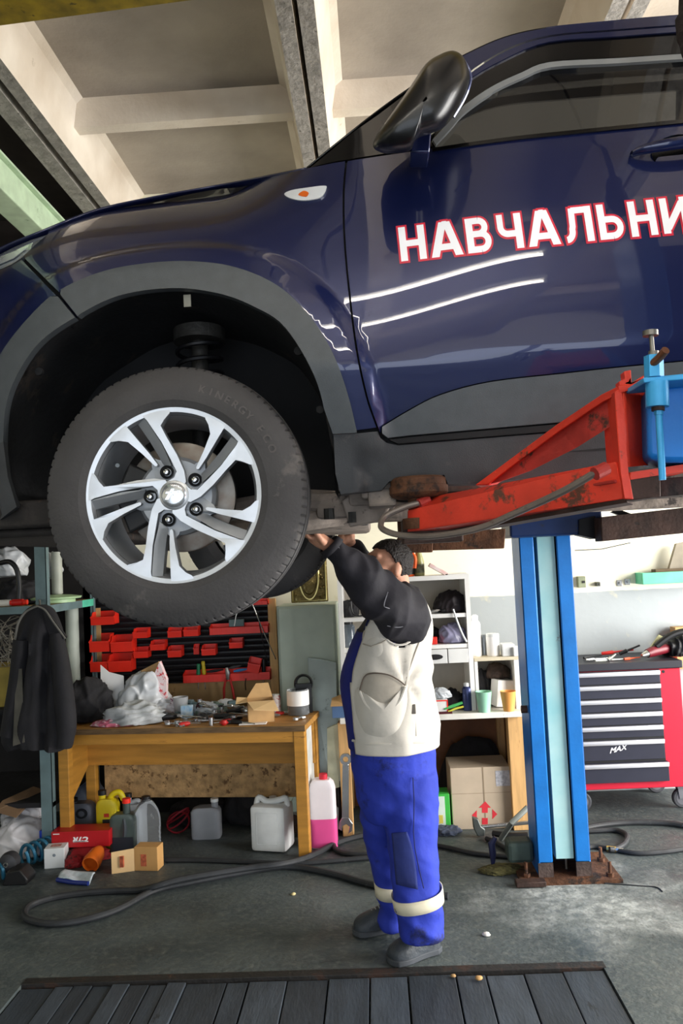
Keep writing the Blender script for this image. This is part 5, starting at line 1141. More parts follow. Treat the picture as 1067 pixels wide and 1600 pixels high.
on_bench('cloth', 'checked cloth bunched by the small tools', 'cloth', 270, 1108, 36, 28, mat('check_cloth', '#d8d4d8', .85, var=.2, spots='#6a3a58', sscale=30, sthr=.55), 23, .3, .06, yback=.05)
q = MB(); q.prism([Vector((at(157, 1098, BK(157)).x, BK(157), BZ)), at(157, 1039, BK(157)), at(170, 1050, BK(157)), at(193, 1056, BK(157)), Vector((at(195, 1095, BK(157)).x, BK(157), BZ))], (0, .004, 0)); one(q, 'paper_sheet', 'white sheet of card standing behind the rags', 'card', GLOSSW)
q = MB(); q.prism([Vector((at(231, 1098, BK(240)).x, BK(240), BZ)), at(238, 1060, BK(240)), at(249, 1034, BK(240)), at(260, 1062, BK(240)), Vector((at(258, 1098, BK(240)).x, BK(240), BZ))], (0, .05, 0)); one(q, 'gift_bag', 'white paper bag with red spots behind the rags', 'bag', mat('spotted_paper', '#e6d3d4', .6, var=0, spots='#d0303c', sscale=40, sthr=.55))
q = MB(); q.prism([at(220, 1048, BK(235) + .05), at(247, 1034, BK(235) + .05), at(251, 1048, BK(235) + .05), at(226, 1060, BK(235) + .05)], (0, .03, 0)); q.box(at(235, 1050, BK(235) + .06).x - .02, at(235, 1050, BK(235) + .06).x + .02, BK(235) + .05, BK(235) + .07, BZ, at(235, 1050, BK(235) + .06).z); one(q, 'carton', 'beige carton tilted behind the spotted bag', 'box', CARD)
cyl_thing('plastic_cup', 'clear plastic cup standing below the long red rail', 'cup', 282, 1092, 1063, 24, BZ, [('cup_wall', [(.75, 0), (.78, .02), (1, 1), (.95, 1), (.72, .04)], mat('frosted_clear', '#d9dadb', .3, var=0, trans=.5))], Y=BK(282))
q = MB(); 
cyl_thing('bottle', 'dark bottle with metal top below the screwdrivers', 'bottle', 312, 1091, 1066, 14, BZ, [('glass', [(.9, 0), (1, .05), (1, .6), (.5, .8), (.4, .82)], mat('dark_red_glass', '#3a1a20', .15, var=.1)), ('cap', [(.5, .8), (.5, 1), (.01, 1)], CHR2)], Y=BK(312))
p = at(288, 1105, BK(288) - .08); one(MB().box(p.x - .02, p.x + .05, BK(288) - .1, BK(288) - .05, BZ, BZ + .075, bev=.004), 'carton', 'small light blue carton beside the clear cup', 'box', mat('sky_card', '#5aa7d8', .5, var=.3, scale=30, col2='#d8e6ee'))
crumple('plastic_wrap', 'clear plastic wrap lying among the bench tools', 'wrap', bz(320, 1112), (.09, .06, .05), FILM, 31, .35)
crumple('plastic_tray', 'grey transparent tray behind the bench tools', 'tray', bz(347, 1098) + Vector((0, .1, 0)), (.07, .05, .05), film, 33, .15)
# heap of hand tools: each one its own thing
def spanner(px, py, L, ang, lab, m=CHR2, zo=.012):
    c = bz(px, py); M = Matrix.Translation(c + Vector((0, 0, zo))) @ Matrix.Rotation(ang, 4, 'Z') @ Matrix.Rotation(.05, 4, 'Y'); q = MB(M)
    q.box(-L / 2, L / 2, -.008, .008, -.004, .004, bev=.002)
    q.prism([(L / 2 - .005, -.012, -.005), (L / 2 + .02, -.019, -.005), (L / 2 + .03, -.011, -.005), (L / 2 + .014, -.004, -.005), (L / 2 + .014, .004, -.005), (L / 2 + .03, .011, -.005), (L / 2 + .02, .019, -.005), (L / 2 - .005, .012, -.005)], (0, 0, .01))
    q.lathe([(.010, -.006), (.018, -.006), (.018, .006), (.010, .006), (.010, -.006)], (-L / 2 - .01, 0, 0), 'Z', 16); one(q, 'spanner', lab, 'spanner', m, 'hand tools strewn on the workbench')
def driver(px, py, L, ang, lab, gm, zo=.014, r=.013):
    c = bz(px, py); M = Matrix.Translation(c + Vector((0, 0, zo))) @ Matrix.Rotation(ang, 4, 'Z'); t = thing('screwdriver', lab, 'screwdriver', c, 'hand tools strewn on the workbench')
    MB(M).tube([(-L / 2, 0, 0), (-L / 2 + .01, 0, 0), (-L * .1, 0, 0), (0, 0, 0)], [r * .6, r, r, r * .6], 10).build('handle', gm, t, smooth=True); MB(M).tube([(0, 0, 0), (L / 2, 0, -.008)], .0035, 6).build('shank', CHR2, t, smooth=True)
def socket(px, py, r, h, lab, m=CHR2):
    c = bz(px, py); one(MB().lathe([(r * .6, h), (r, h), (r, 0), (.0005, 0)], c, 'Z', 16), 'socket', lab, 'socket', m, 'hand tools strewn on the workbench', smooth=True, angle=40)
def lump(px, py, L, ang, r, lab, m, name='power_tool', cat='tool'):
    c = bz(px, py); M = Matrix.Translation(c + Vector((0, 0, r))) @ Matrix.Rotation(ang, 4, 'Z'); q = MB(M); q.tube([(-L / 2, 0, 0), (-L / 2 + .01, 0, 0), (0, 0, .004), (L * .3, 0, 0), (L / 2, 0, -.005)], [r * .5, r, r * .9, r * .8, r * .3], 12); q.box(-L * .2, L * .05, -r * .7, r * .7, r * .3, r * 1.15, bev=.003)
    one(q, name, lab, cat, m, 'hand tools strewn on the workbench', smooth=True, angle=40)
DG = mat('tool_dark', '#2e3033', .45, .3, var=.3); OL = mat('tool_green_grey', '#6b7a6e', .5, .2, var=.3)
lump(260, 1127, .15, .3, .026, 'black tool body beside the grey rags', BLK); lump(285, 1118, .13, -.5, .028, 'dark grip tool behind the black tool body', DG); lump(300, 1114, .10, .8, .024, 'black round tool with red dot beside the wrap', BLK)
lump(330, 1116, .2, .35, .020, 'olive grey ratchet body in the middle of the tools', OL); lump(365, 1108, .22, .2, .024, 'grey green tool lying in front of the tray', OL); lump(355, 1124, .18, -.3, .017, 'dark gripped tool near the cardboard box', DG); lump(375, 1098, .14, .1, .018, 'black tool by the clear tray', BLK)
spanner(290, 1131, .20, .55, 'long chrome spanner slanting at the left of the tools'); spanner(335, 1128, .16, .2, 'chrome spanner in the middle of the tools'); spanner(310, 1123, .18, .9, 'chrome spanner lying across the heap'); spanner(372, 1118, .16, -.4, 'chrome spanner next to the cardboard box'); spanner(272, 1134, .12, -.7, 'short chrome spanner near the bench edge'); spanner(395, 1122, .10, 2.4, 'short chrome spanner half under the box flap')
driver(297, 1136, .13, .45, 'red handled screwdriver near the bench edge', REDH); driver(345, 1132, .14, 3.0, 'black screwdriver in the middle of the bench edge', BLK); driver(378, 1132, .17, -.3, 'black screwdriver left of the cardboard box', BLK); driver(320, 1112, .14, .1, 'black screwdriver lying across the heap', BLK, .03)
for i, (px, py, r, h, lab) in enumerate(((330, 1137, .013, .045, 'chrome socket lying close to the bench edge'), (277, 1137, .016, .03, 'chrome socket by the short spanner'), (347, 1117, .016, .05, 'tall chrome socket in the heap'), (306, 1130, .014, .026, 'small chrome socket left of the heap'), (390, 1112, .017, .03, 'chrome socket against the box'))): socket(px, py, r, h, lab)
for px, py, lab in ((350, 1134, 'red plastic clamp at the bench edge, left one'), (357, 1131, 'red plastic clamp at the bench edge, right one')):
    c = bz(px, py); q = MB(); q.lathe([(.0005, .03), (.018, .028), (.022, .012), (.014, 0), (.0005, 0)], c, 'Z', 10); q.box(c.x - .026, c.x + .026, c.y - .005, c.y + .005, .755 + .008, .755 + .02, bev=.003); one(q, 'clamp', lab, 'clamp', REDH, smooth=True)
c = bz(400, 1133); one(MB().box(c.x - .10, c.x + .06, c.y - .01, c.y + .06, BZ, BZ + .006, bev=.002, M=None), 'notepad', 'pale leaflet half under the cardboard box', 'paper', GLOSSW)
for i, (px, py, L, an, r, lab, m_) in enumerate(((250, 1110, .12, .4, .03, 'pale grey tool body between the rags and the wrap', film), (345, 1104, .16, -.2, .026, 'dark tool body behind the olive ratchet', DG), (302, 1104, .14, .6, .03, 'grey tool body behind the wrap', GREYT), (392, 1106, .12, .9, .022, 'chrome tool body behind the cardboard box', CHR2), (318, 1126, .12, -.9, .02, 'dark nut driver across the chrome spanners', DG), (364, 1128, .13, .7, .018, 'black grip tool left of the leaflet', BLK))): lump(px, py, L, an, r, lab, m_)
for i, (px, py, L, an, lab) in enumerate(((300, 1127, .15, -.3, 'chrome spanner under the black round tool'), (352, 1112, .17, 1.0, 'chrome spanner leaning on the dark tool body'), (327, 1120, .14, -.8, 'chrome spanner crossing the olive ratchet'), (383, 1126, .12, .5, 'chrome spanner by the black screwdriver'))): spanner(px, py, L, an, lab, zo=.03)
rr_ = random.Random(77)
ORD = ('first', 'second', 'third', 'fourth', 'fifth', 'sixth', 'seventh', 'eighth', 'ninth', 'tenth', 'eleventh', 'twelfth', 'thirteenth', 'fourteenth', 'fifteenth', 'sixteenth', 'seventeenth', 'eighteenth', 'nineteenth', 'twentieth')
PXS = sorted(rr_.uniform(262, 388) for _ in range(20))
for i in range(20):
    px = PXS[i]; py = rr_.uniform(1092, 1122); m_ = rr_.choice((BLK, DG, DG, CHR2, OL, GREYT, CHR2)); L = rr_.uniform(.06, .15); r = rr_.uniform(.008, .022); c = bz(px, py); an = rr_.uniform(-1, 1); zz = BZ + r + rr_.choice((0, 0, .03, .05)) * (1 if 290 < px < 380 else .3); dv = Vector((math.cos(an), math.sin(an) * .6, rr_.uniform(-.12, .12)))
    one(MB().tube([Vector((c.x, c.y, zz)) - dv * L / 2, Vector((c.x, c.y, zz)) - dv * L * .1, Vector((c.x, c.y, zz)), Vector((c.x, c.y, zz)) + dv * L / 2], [r * .8, r, r * .6, r * .45], 8), 'hand_tool', {BLK.name: 'black', DG.name: 'dark grey', CHR2.name: 'chrome', OL.name: 'olive grey', GREYT.name: 'grey green'}[m_.name] + ' loose tool in the bench heap, ' + ORD[i] + ' from the left', 'tool', m_, 'loose hand tools heaped on the workbench', smooth=True, angle=40)
# open cardboard box
p0, p1 = bz(388, 1131), bz(430, 1128); w_ = (p1.x - p0.x); d_ = .16; h_ = .125
t = thing('cardboard_box', 'small open cardboard box with flaps up on the workbench', 'box', p0)
Mb = Matrix.Translation(p0) @ Matrix.Rotation(.18, 4, 'Z')
for nm, a in (('side', (0, w_, 0, .003, 0, h_)), ('side', (0, w_, d_ - .003, d_, 0, h_)), ('side', (0, .003, 0, d_, 0, h_)), ('side', (w_ - .003, w_, 0, d_, 0, h_)), ('bottom', (0, w_, 0, d_, 0, .003))): MB(Mb).box(*a).build(nm, CARD, t)
q = MB(Mb); q.prism([(0, 0, h_), (w_, 0, h_), (w_ + .02, -.11, h_ - .045), (.03, -.11, h_ - .03)], (0, 0, .003)); q.build('flap', mat('card_light', '#d8b583', .8, var=.08), t)
q = MB(Mb); q.prism([(0, 0, h_), (0, d_, h_), (-.06, d_ - .02, h_ + .01), (-.07, .02, h_ - .01)], (0, 0, .003)); q.build('flap', mat('card_light', '#d8b583', .8, var=.08), t)
q = MB(Mb); q.prism([(0, d_, h_), (w_, d_, h_), (w_ - .02, d_ + .03, h_ + .08), (.06, d_ + .03, h_ + .08)], (0, .003, 0)); q.build('flap', CARD, t)
t, b, R, h = cyl_thing('spray_can', 'white and red spray can on the workbench behind the cardboard box', 'spray can', 431, 1101, 1069, 15, BZ, [('can', [(.95, 0), (1, .03), (1, .86), (.8, .93)], mat('can_red_white', '#e4e0df', .35, var=.05, spots='#b02030', sscale=22, sthr=.5)), ('cap', [(.8, .92), (.8, .99), (.5, 1.0), (.01, 1.0)], PLW)], Y=BK(431) - .03)
t, b, R, h = cyl_thing('plastic_tub', 'clear ribbed plastic tub half full of black liquid', 'tub', 466, 1104, 1064, 34, BZ, [('wall', [(.96, .0), (1, .02), (1, .2), (.96, .22), (1, .25), (1, .4), (.96, .42), (1, .45), (1, .6), (.96, .62), (1, .65), (1, 1), (.97, 1), (.96, .03)], PET), ('liquid', [(.01, .02), (.9, .02), (.9, .38), (.01, .38)], mat('black_oil', '#0c0b0a', .15, var=0)), ('label', [(1.02, .38), (1.02, .95)], GLOSSW)], Y=BK(466) - .04)
bpy.data.objects[t.children[-1].name].scale = (1, 1, 1)
q = MB(); ce = at(474, 1068, BK(474) + .02); q.lathe([(.055, -.02), (.06, 0), (.055, .02), (.04, .025)], ce, 'Y', 28); q.box(ce.x - .05, ce.x + .05, BK(474), BK(474) + .04, BZ, ce.z); one(q, 'round_disc', 'round black disc standing behind the clear tub', 'disc', BLK, smooth=True)
for a, lab in (((409, 1121), 'red handled pliers by the right side of the box, left one'), ((427, 1117), 'red handled pliers near the right end of the bench')):
    c = bz(a[0] + 15, a[1]); t = thing('pliers', lab, 'pliers', c)
    for s in (-1, 1): MB().tube([c + Vector((-.05, s * .025, .012)), c + Vector((-.02, s * .018, .012)), c + Vector((.012, s * .004, .012))], [.007, .009, .006], 8).build('handle', REDH, t, smooth=True)
    MB().tube([c + Vector((.01, 0, .012)), c + Vector((.03, 0, .012)), c + Vector((.055, .004, .012))], [.012, .011, .004], 8).build('jaw', CHR2, t, smooth=True)
spanner(467, 1125, .05, 1.1, 'small chrome spanner at the right front corner of the bench')
# --- green-grey cabinet with relief plaque, leaning sheet
def build_mid():
    yc = 5.52; x0, x1 = at(434, 1000, yc).x, at(526, 1000, yc).x; zt = at(480, 946, yc).z
    t = thing('metal_cabinet', 'pale green metal cabinet between the bench and the white shelf', 'cabinet', (x0, yc, 0))
    cm = mat('cabinet_green', '#a8b4a8', .5, var=.12, scale=5, spots='#7f8880', sscale=14, sthr=.70)
    MB().box(x0, x1, yc, BACK_Y - .03, .02, zt, bev=.006).build('body', cm, t); MB().box(x0 + .012, x1 - .012, yc - .012, yc, .06, zt - .012, bev=.004).build('door', cm, t); MB().box(x0, x1, yc + .03, BACK_Y - .05, 0, .02).build('plinth', BLK, t)
    br = mat('bronze_relief', '#7c6c42', .35, .8, var=.45, scale=40, bump=1.0, bscale=55, spots='#b7ae80', sscale=30, sthr=.58)
    yp = 5.62; a, b = at(455, 940, yp), at(513, 940, yp); zp0 = at(484, 941, yp).z; zp1 = at(484, 842, yp).z; w_ = b.x - a.x
    t = thing('relief_plaque', 'embossed bronze coloured plaque standing on the pale green cabinet', 'plaque', ((a.x + b.x) / 2, yp, zp0))
    MB().box(a.x, b.x, yp, yp + .02, zp0, zp1, bev=.006).build('plate', br, t); xm = (a.x + b.x) / 2; zm = (zp0 + zp1) / 2 - .02
    MB().tube([(xm + w_ * .26 * math.cos(t_), yp - .003, zm - .02 + (zp1 - zp0) * .36 * math.sin(t_)) for t_ in [2 * PI * i / 40 for i in range(40)]], .008, 6, closed=True).build('oval_moulding', mat('bronze_bright', '#b5a66c', .3, .85, var=.2), t, smooth=True)
    MB().tube([(a.x + .012, yp - .002, zp0 + .012), (b.x - .012, yp - .002, zp0 + .012), (b.x - .012, yp - .002, zp1 - .012), (a.x + .012, yp - .002, zp1 - .012)], .006, 6, closed=True).build('border_moulding', mat('bronze_bright', '#b5a66c', .3, .85, var=.2), t, smooth=True)
    q = MB(); q.lathe([(.0005, -.02), (.045, -.012), (.05, 0)], (xm, yp, zm - .05), 'Y', 20, sy=1.9); q.build('raised_relief', br, t, smooth=True)
    rr = random.Random(5)
    for i in range(26):
        s_ = rr.choice((-1, 1)); x = xm + s_ * w_ * rr.uniform(.30, .42); z = rr.uniform(zp0 + .03, zp1 - .03); MB().lathe([(.0005, -.010), (.008, -.006), (.012, 0)], (x, yp, z), 'Y', 10).build('leaf_boss', br, t, smooth=True)
    # leaning steel sheet and pale board
    q = MB(); q.prism([at(481, 1028, 5.46), at(500, 1030, 5.46), at(525, 1035, 5.46), at(529, 1296, 5.24), at(487, 1300, 5.22)], (0, .006, .001)); one(q, 'steel_sheet', 'dirty grey sheet leaning against the pale green cabinet', 'sheet', mat('dirty_sheet', '#8a928c', .32, .45, var=.25, scale=4, spots='#5f655f', sscale=9, sthr=.6))
    q = MB(); q.prism([at(511, 1138, 5.22), at(530, 1130, 5.22), at(530, 1230, 5.2), at(512, 1235, 5.2)], (0, .02, 0)); o = one(q, 'board_offcut', 'pale green board offcut beside the leaning sheet', 'board', mat('pale_board', '#b0b39b', .7, var=.2, spots='#7c7d68', sscale=8, sthr=.6))
build_mid()
# big spanner leaning on the cupboard post
def big_spanner():
    Y = 5.10; t = thing('combination_spanner', 'big chrome combination spanner standing by the wooden cupboard post', 'spanner', at(541, 1302, Y)); k = sc(Y)
    c = at(540, 1186, Y); MB().lathe([(.0165 * 1.0, -.010), (.034, -.010), (.036, 0), (.034, .010), (.0165, .010), (.0165, -.010)], c, 'Y', 28).build('ring_end', CHR2, t, smooth=True, angle=40)
    q = MB(); q.prism([at(535, 1194, Y - .006), at(545, 1194, Y - .006), at(545, 1280, Y - .006), at(534, 1280, Y - .006)], (0, .012, 0)); q.build('shank', CHR2, t, bev=.004)
    q = MB(); q.prism([at(x, y, Y - .01) for x, y in ((534, 1278), (545, 1278), (551, 1287), (550, 1299), (544, 1303), (546, 1292), (541, 1288), (535, 1291), (534, 1299), (529, 1295), (530, 1285))], (0, .02, 0)); q.build('open_end', CHR2, t, bev=.003)
big_spanner()
# ------------------------------------------------------------------ left rack, jacket
def build_rack():
    y0, y1 = 4.98, 5.80; xr = at(75, 1000, y0).x; xl = xr - 1.0
    T = thing('storage_rack', 'grey green steel storage rack at the left edge', 'rack', (xr, y0, 0)); zt = 2.2
    for x, y in ((xr, y0), (xl, y0), (xr, y1), (xl, y1)):
        s = -1 if x == xr else 1; q = MB(); q.box(min(x, x + s * .07), max(x, x + s * .07), y, y + .004, 0, zt); q.box(min(x, x + s * .004), max(x, x + s * .004), y, y + .05, 0, zt); q.build('post', GREYT, T)
    zs = at(65, 946, y0).z
    for z, m, nm in ((zs - .03, mat('rack_shelf', '#9c8458', .7, var=.2), 'shelf'), (at(50, 838, y0).z, mat('brown_plank', '#4a3a32', .75, var=.3, scale=5, stretch=(1, 8, 8)), 'plank_shelf'), (at(8, 1104, 5.1).z - .029, BLKCL, 'shelf'), (.30, BLKCL, 'shelf')):
        MB().box(xl, xr, y0 + .005, y1, z, z + .028).build(nm, m, T)
    MB().box(xl, xr, y0 - .004, y0, zs - .045, zs).build('shelf_beam', GREYT, T); MB().box(xr - .002, xr + .003, y0, y1, zs - .05, zs - .002).build('shelf_beam', GREYT, T)
    MB().box(xr + .003, xr + .0045, 5.58, y1, zs - .05, zs - .002).build('beam_paint', mat('mint_paint', '#5cc9a8', .5), T)
    q = MB(); p = at(111, 1000, 5.75); q.cyl((p.x, 5.78, 0), (p.x, 5.78, zs - .06), .045, n=20); one(q, 'wall_pipe', 'pale grey standing pipe behind the hanging jacket', 'pipe', mat('pipe_grey', '#b4bdb2', .5, var=.2, scale=4, spots='#8e968c', sscale=8, sthr=.62), smooth=True)
    MB().box(xl, xr - .02, y1 + .0, y1 + .01, .3, zt).build('back_sheet', mat('dark_sheet', '#1c1a1a', .9), T)
    return xl, xr, y0, y1, zs
RXL, RXR, RY0, RY1, RZS = build_rack()
crumple('plastic_bag', 'grey plastic bags stuffed under the plank shelf, left', 'bag', (at(10, 900, 5.25).x, 5.25, at(10, 895, 5.25).z - .03), (.13, .12, .12), film, 41, .3)
crumple('plastic_bag', 'pale plastic bag bulging right of the rack post', 'bag', (at(78, 893, 5.5).x, 5.5, at(78, 900, 5.5).z - .02), (.06, .1, .12), film, 44, .3)
crumple('cloth_bundle', 'black bundle lying on the rack under the grey bags', 'bundle', (at(25, 905, 5.3).x, 5.3, RZS), (.15, .15, .10), BLKCL, 46, .3)
one(MB().tube([at(x, y, 5.1) for x, y in cr([(0, 880), (15, 878), (26, 890), (30, 915), (29, 938)], 5)], .016, 10), 'hose', 'thick black hose arching on the rack shelf', 'hose', BLK, smooth=True)
for i, (px, c, lab) in enumerate(((4, '#e0ddd4', 'white bottle with red cap lying on the rack shelf'), (24, '#c8201c', 'small red cap standing on the rack shelf, near the post'))):
    p = at(px, 940, 5.03); q = MB(); q.cyl((p.x - .03, 5.06, RZS + .022), (p.x + .035, 5.06, RZS + .022), .021, n=14); o = one(q, 'small_bottle', lab, 'bottle', mat('sb%d' % i, c, .4), smooth=True, angle=40)
    MB().cyl((p.x + .036, 5.06, RZS + .022), (p.x + .062, 5.06, RZS + .022), .016, n=12).build('cap', REDP, o, smooth=True)
p = at(85, 928, 5.35); q = MB(); q.lathe([(.0005, .05), (.06, .05), (.11, .046), (.17, .036), (.165, .024), (.1, .018), (.0005, .018)], (p.x, 5.35, RZS), 'Z', 36); q.cyl((p.x, 5.35, RZS), (p.x, 5.35, RZS + .02), .13, n=30); one(q, 'green_disc', 'pale green plastic disc stand on the rack shelf', 'disc', mat('mint_plastic', '#a9c79a', .45, var=.08), smooth=True)
q = MB(); p = at(92, 910, 5.45); q.cyl((p.x, 5.42, RZS + .055), (p.x, 5.42, RZS + .33), .035, n=18); q.cyl((p.x, 5.42, RZS + .051), (p.x, 5.42, RZS + .06), .03, n=18); one(q, 'can', 'grey cylinder standing on the pale green disc', 'can', mat('grey_cyl', '#a3a79c', .5), smooth=True)
# wire tangle and yellow box below
q = MB(); rr = random.Random(3)
for k in range(16):
    c = at(rr.uniform(2, 22), rr.uniform(985, 1035), 5.12); pts = [c + Vector((rr.uniform(-.11, .10), rr.uniform(-.03, .06), rr.uniform(-.1, .12))) for _ in range(6)]; q.tube(cr(pts, 4), .0028, 5)
one(q, 'wire_tangle', 'tangle of grey wire stuffed into the rack beside the jacket', 'wire', mat('grey_wire', '#8a8478', .5, .4), smooth=True)
p = at(8, 1095, 5.1); one(MB().box(p.x - .2, p.x + .07, 5.08, 5.4, at(8, 1104, 5.1).z, at(8, 1042, 5.1).z, bev=.005), 'carton', 'dull yellow carton in the rack left of the jacket', 'box', mat('dull_yellow', '#8f7d35', .7, var=.25))
def build_jacket():
    Y = 4.86; t = thing('jacket', 'black work jacket hanging from the rack post', 'jacket', at(62, 1170, Y))
    jm = mat('jacket_black', '#1f1e22', .8, var=.25, scale=8, bump=.5, bscale=15); jt = mat('jacket_trim', '#6c6a64', .8, var=.2)
    prof = [(945, 52, 72), (955, 38, 86), (985, 27, 98), (1010, 24, 100), (1060, 20, 104), (1110, 8, 110), (1150, 4, 115), (1168, 14, 112)]
    P = cr5([tuple(map(float, p)) for p in prof], 6); q = MB(); n = 48; vs = []
    for j, (py, l, r) in enumerate(P):
        a, b = at(l, py, Y), at(r, py, Y); xc, rx = (a.x + b.x) / 2, (b.x - a.x) / 2; g = smooth01((py - 950) / 60)
        for k in range(n):
            t_ = 2 * PI * k / n; fold = 1 + g * (.26 * math.sin(t_ * 7 + py * .012) + .16 * math.sin(t_ * 15 + 1 + py * .02) + .10 * math.sin(py * .09 + 3 * t_)); dy = (.05 + .05 * g) * fold
            vs.append(Vector((xc + rx * math.cos(t_), Y + dy * math.sin(t_) * (1 if math.sin(t_) < 0 else .5), (a.z + b.z) / 2 + .012 * math.sin(3 * t_ + 1) * (j / len(P)))))
    m = len(P); q.add(vs, [[j * n + i, j * n + (i + 1) % n, (j + 1) * n + (i + 1) % n, (j + 1) * n + i] for j in range(m - 1) for i in range(n)] + [list(range(n)), list(range((m - 1) * n, m * n))]); q.build('jacket_body', jm, t, smooth=True, angle=80)
    # sleeve, hood lapels, grey reflective strip
    q = MB(); q.tube(cr([at(88, 990, Y - .06), at(95, 1040, Y - .07), at(100, 1090, Y - .075), at(104, 1135, Y - .07), at(100, 1166, Y - .06)], 5), [.035, .04, .045, .048, .05, .052, .054, .055, .056, .057, .058, .058, .058, .058, .057, .056, .055, .05, .05, .048, .046], 14); q.build('sleeve', jm, t, smooth=True)
    q = MB(); q.tube(cr([at(34, 1000, Y - .06), at(28, 1060, Y - .065), at(20, 1110, Y - .06), at(14, 1150, Y - .06)], 6), .05, 12); q.build('sleeve', jm, t, smooth=True)
    MB().tube([at(x, y, Y - .075) for x, y in cr([(58, 947), (40, 956), (28, 975), (24, 1000), (22, 1010)], 5)], .007, 6).build('collar_trim', jt, t, smooth=True); MB().tube([at(x, y, Y - .075) for x, y in cr([(58, 947), (70, 953), (82, 970), (95, 988), (102, 998)], 5)], .006, 6).build('collar_trim', jt, t, smooth=True)
    q = MB(); q.prism([at(66, 950, Y - .06), at(84, 968, Y - .07), at(104, 996, Y - .06), (at(88, 1008, Y - .07)), at(74, 985, Y - .06)], (0, .02, 0)); q.build('lapel', jm, t)
    q = MB(); q.prism([at(25, 1045, Y - .11), at(34, 1045, Y - .11), at(38, 1160, Y - .11), at(20, 1166, Y - .11)], (0, .012, 0)); q.build('grey_strip', mat('strip_grey', '#57544c', .85, var=.25), t)
    MB().tube([at(63, 948, Y - .02), at(62, 940, Y + .02), at(62, 938, Y + .12)], .006, 6).build('hanging_loop', jt, t, smooth=True)
    return t
build_jacket()
# ------------------------------------------------------------------ floor things at the left and under the bench
def jerry(name, label, cat, px0, px1, pyt, pyb, z, m, parts, depth=.12, bevel=.02, rz=0, hfrac=.8):
    """flat-sided canister with shoulder, neck, cap and optional grip hole; parts = (cap material, grip?)"""
    b = fl((px0 + px1) / 2, pyb, z); Y = b.y; w_ = (px1 - px0) * sc(Y); h = (at(0, pyt, Y) - at(0, pyb, Y)).z
    t = thing(name, label, cat, b); M = Matrix.Translation(b + Vector((0, depth / 2, 0))) @ Matrix.Rotation(rz, 4, 'Z')
    capm, grip, capx = parts; sh = h * hfrac
    q = MB(M); sec = [(0, .96), (.015, 1), (sh * .86, 1), (sh * .95, .88), (sh, .6)]
    n = 28; vs = []
    for z_, k in sec:
        for i in range(n):
            a = 2 * PI * i / n; c, s = math.cos(a), math.sin(a); e = 2 / 5; vs.append(Vector((w_ / 2 * k * abs(c) ** e * (1 if c > 0 else -1) + (capx * w_ * .0), depth / 2 * (k * .3 + .7) * abs(s) ** e * (1 if s > 0 else -1), z_)))
    q.add(vs, [[j * n + i, j * n + (i + 1) % n, (j + 1) * n + (i + 1) % n, (j + 1) * n + i] for j in range(len(sec) - 1) for i in range(n)] + [list(range(n)), list(range((len(sec) - 1) * n, len(sec) * n))]); q.build('body', m, t, smooth=True, angle=40)
    MB(M).cyl((capx * w_, 0, sh * .93), (capx * w_, 0, h * .96), .022 if w_ > .12 else .016, n=16).build('neck', m, t, smooth=True, angle=40); MB(M).cyl((capx * w_, 0, h * .92), (capx * w_, 0, h), .025 if w_ > .12 else .019, n=16).build('cap', capm, t, smooth=True, angle=40)
    if grip: MB(M).tube(cr([(-capx * w_ * 1.1, 0, sh * .55), (-capx * w_ * 1.35, 0, sh * .85), (-capx * w_ * .6, 0, sh * 1.06), (capx * w_ * .55, 0, sh * 1.02)], 5), .014, 10).build('grip', m, t, smooth=True)
    return t, M, w_, h
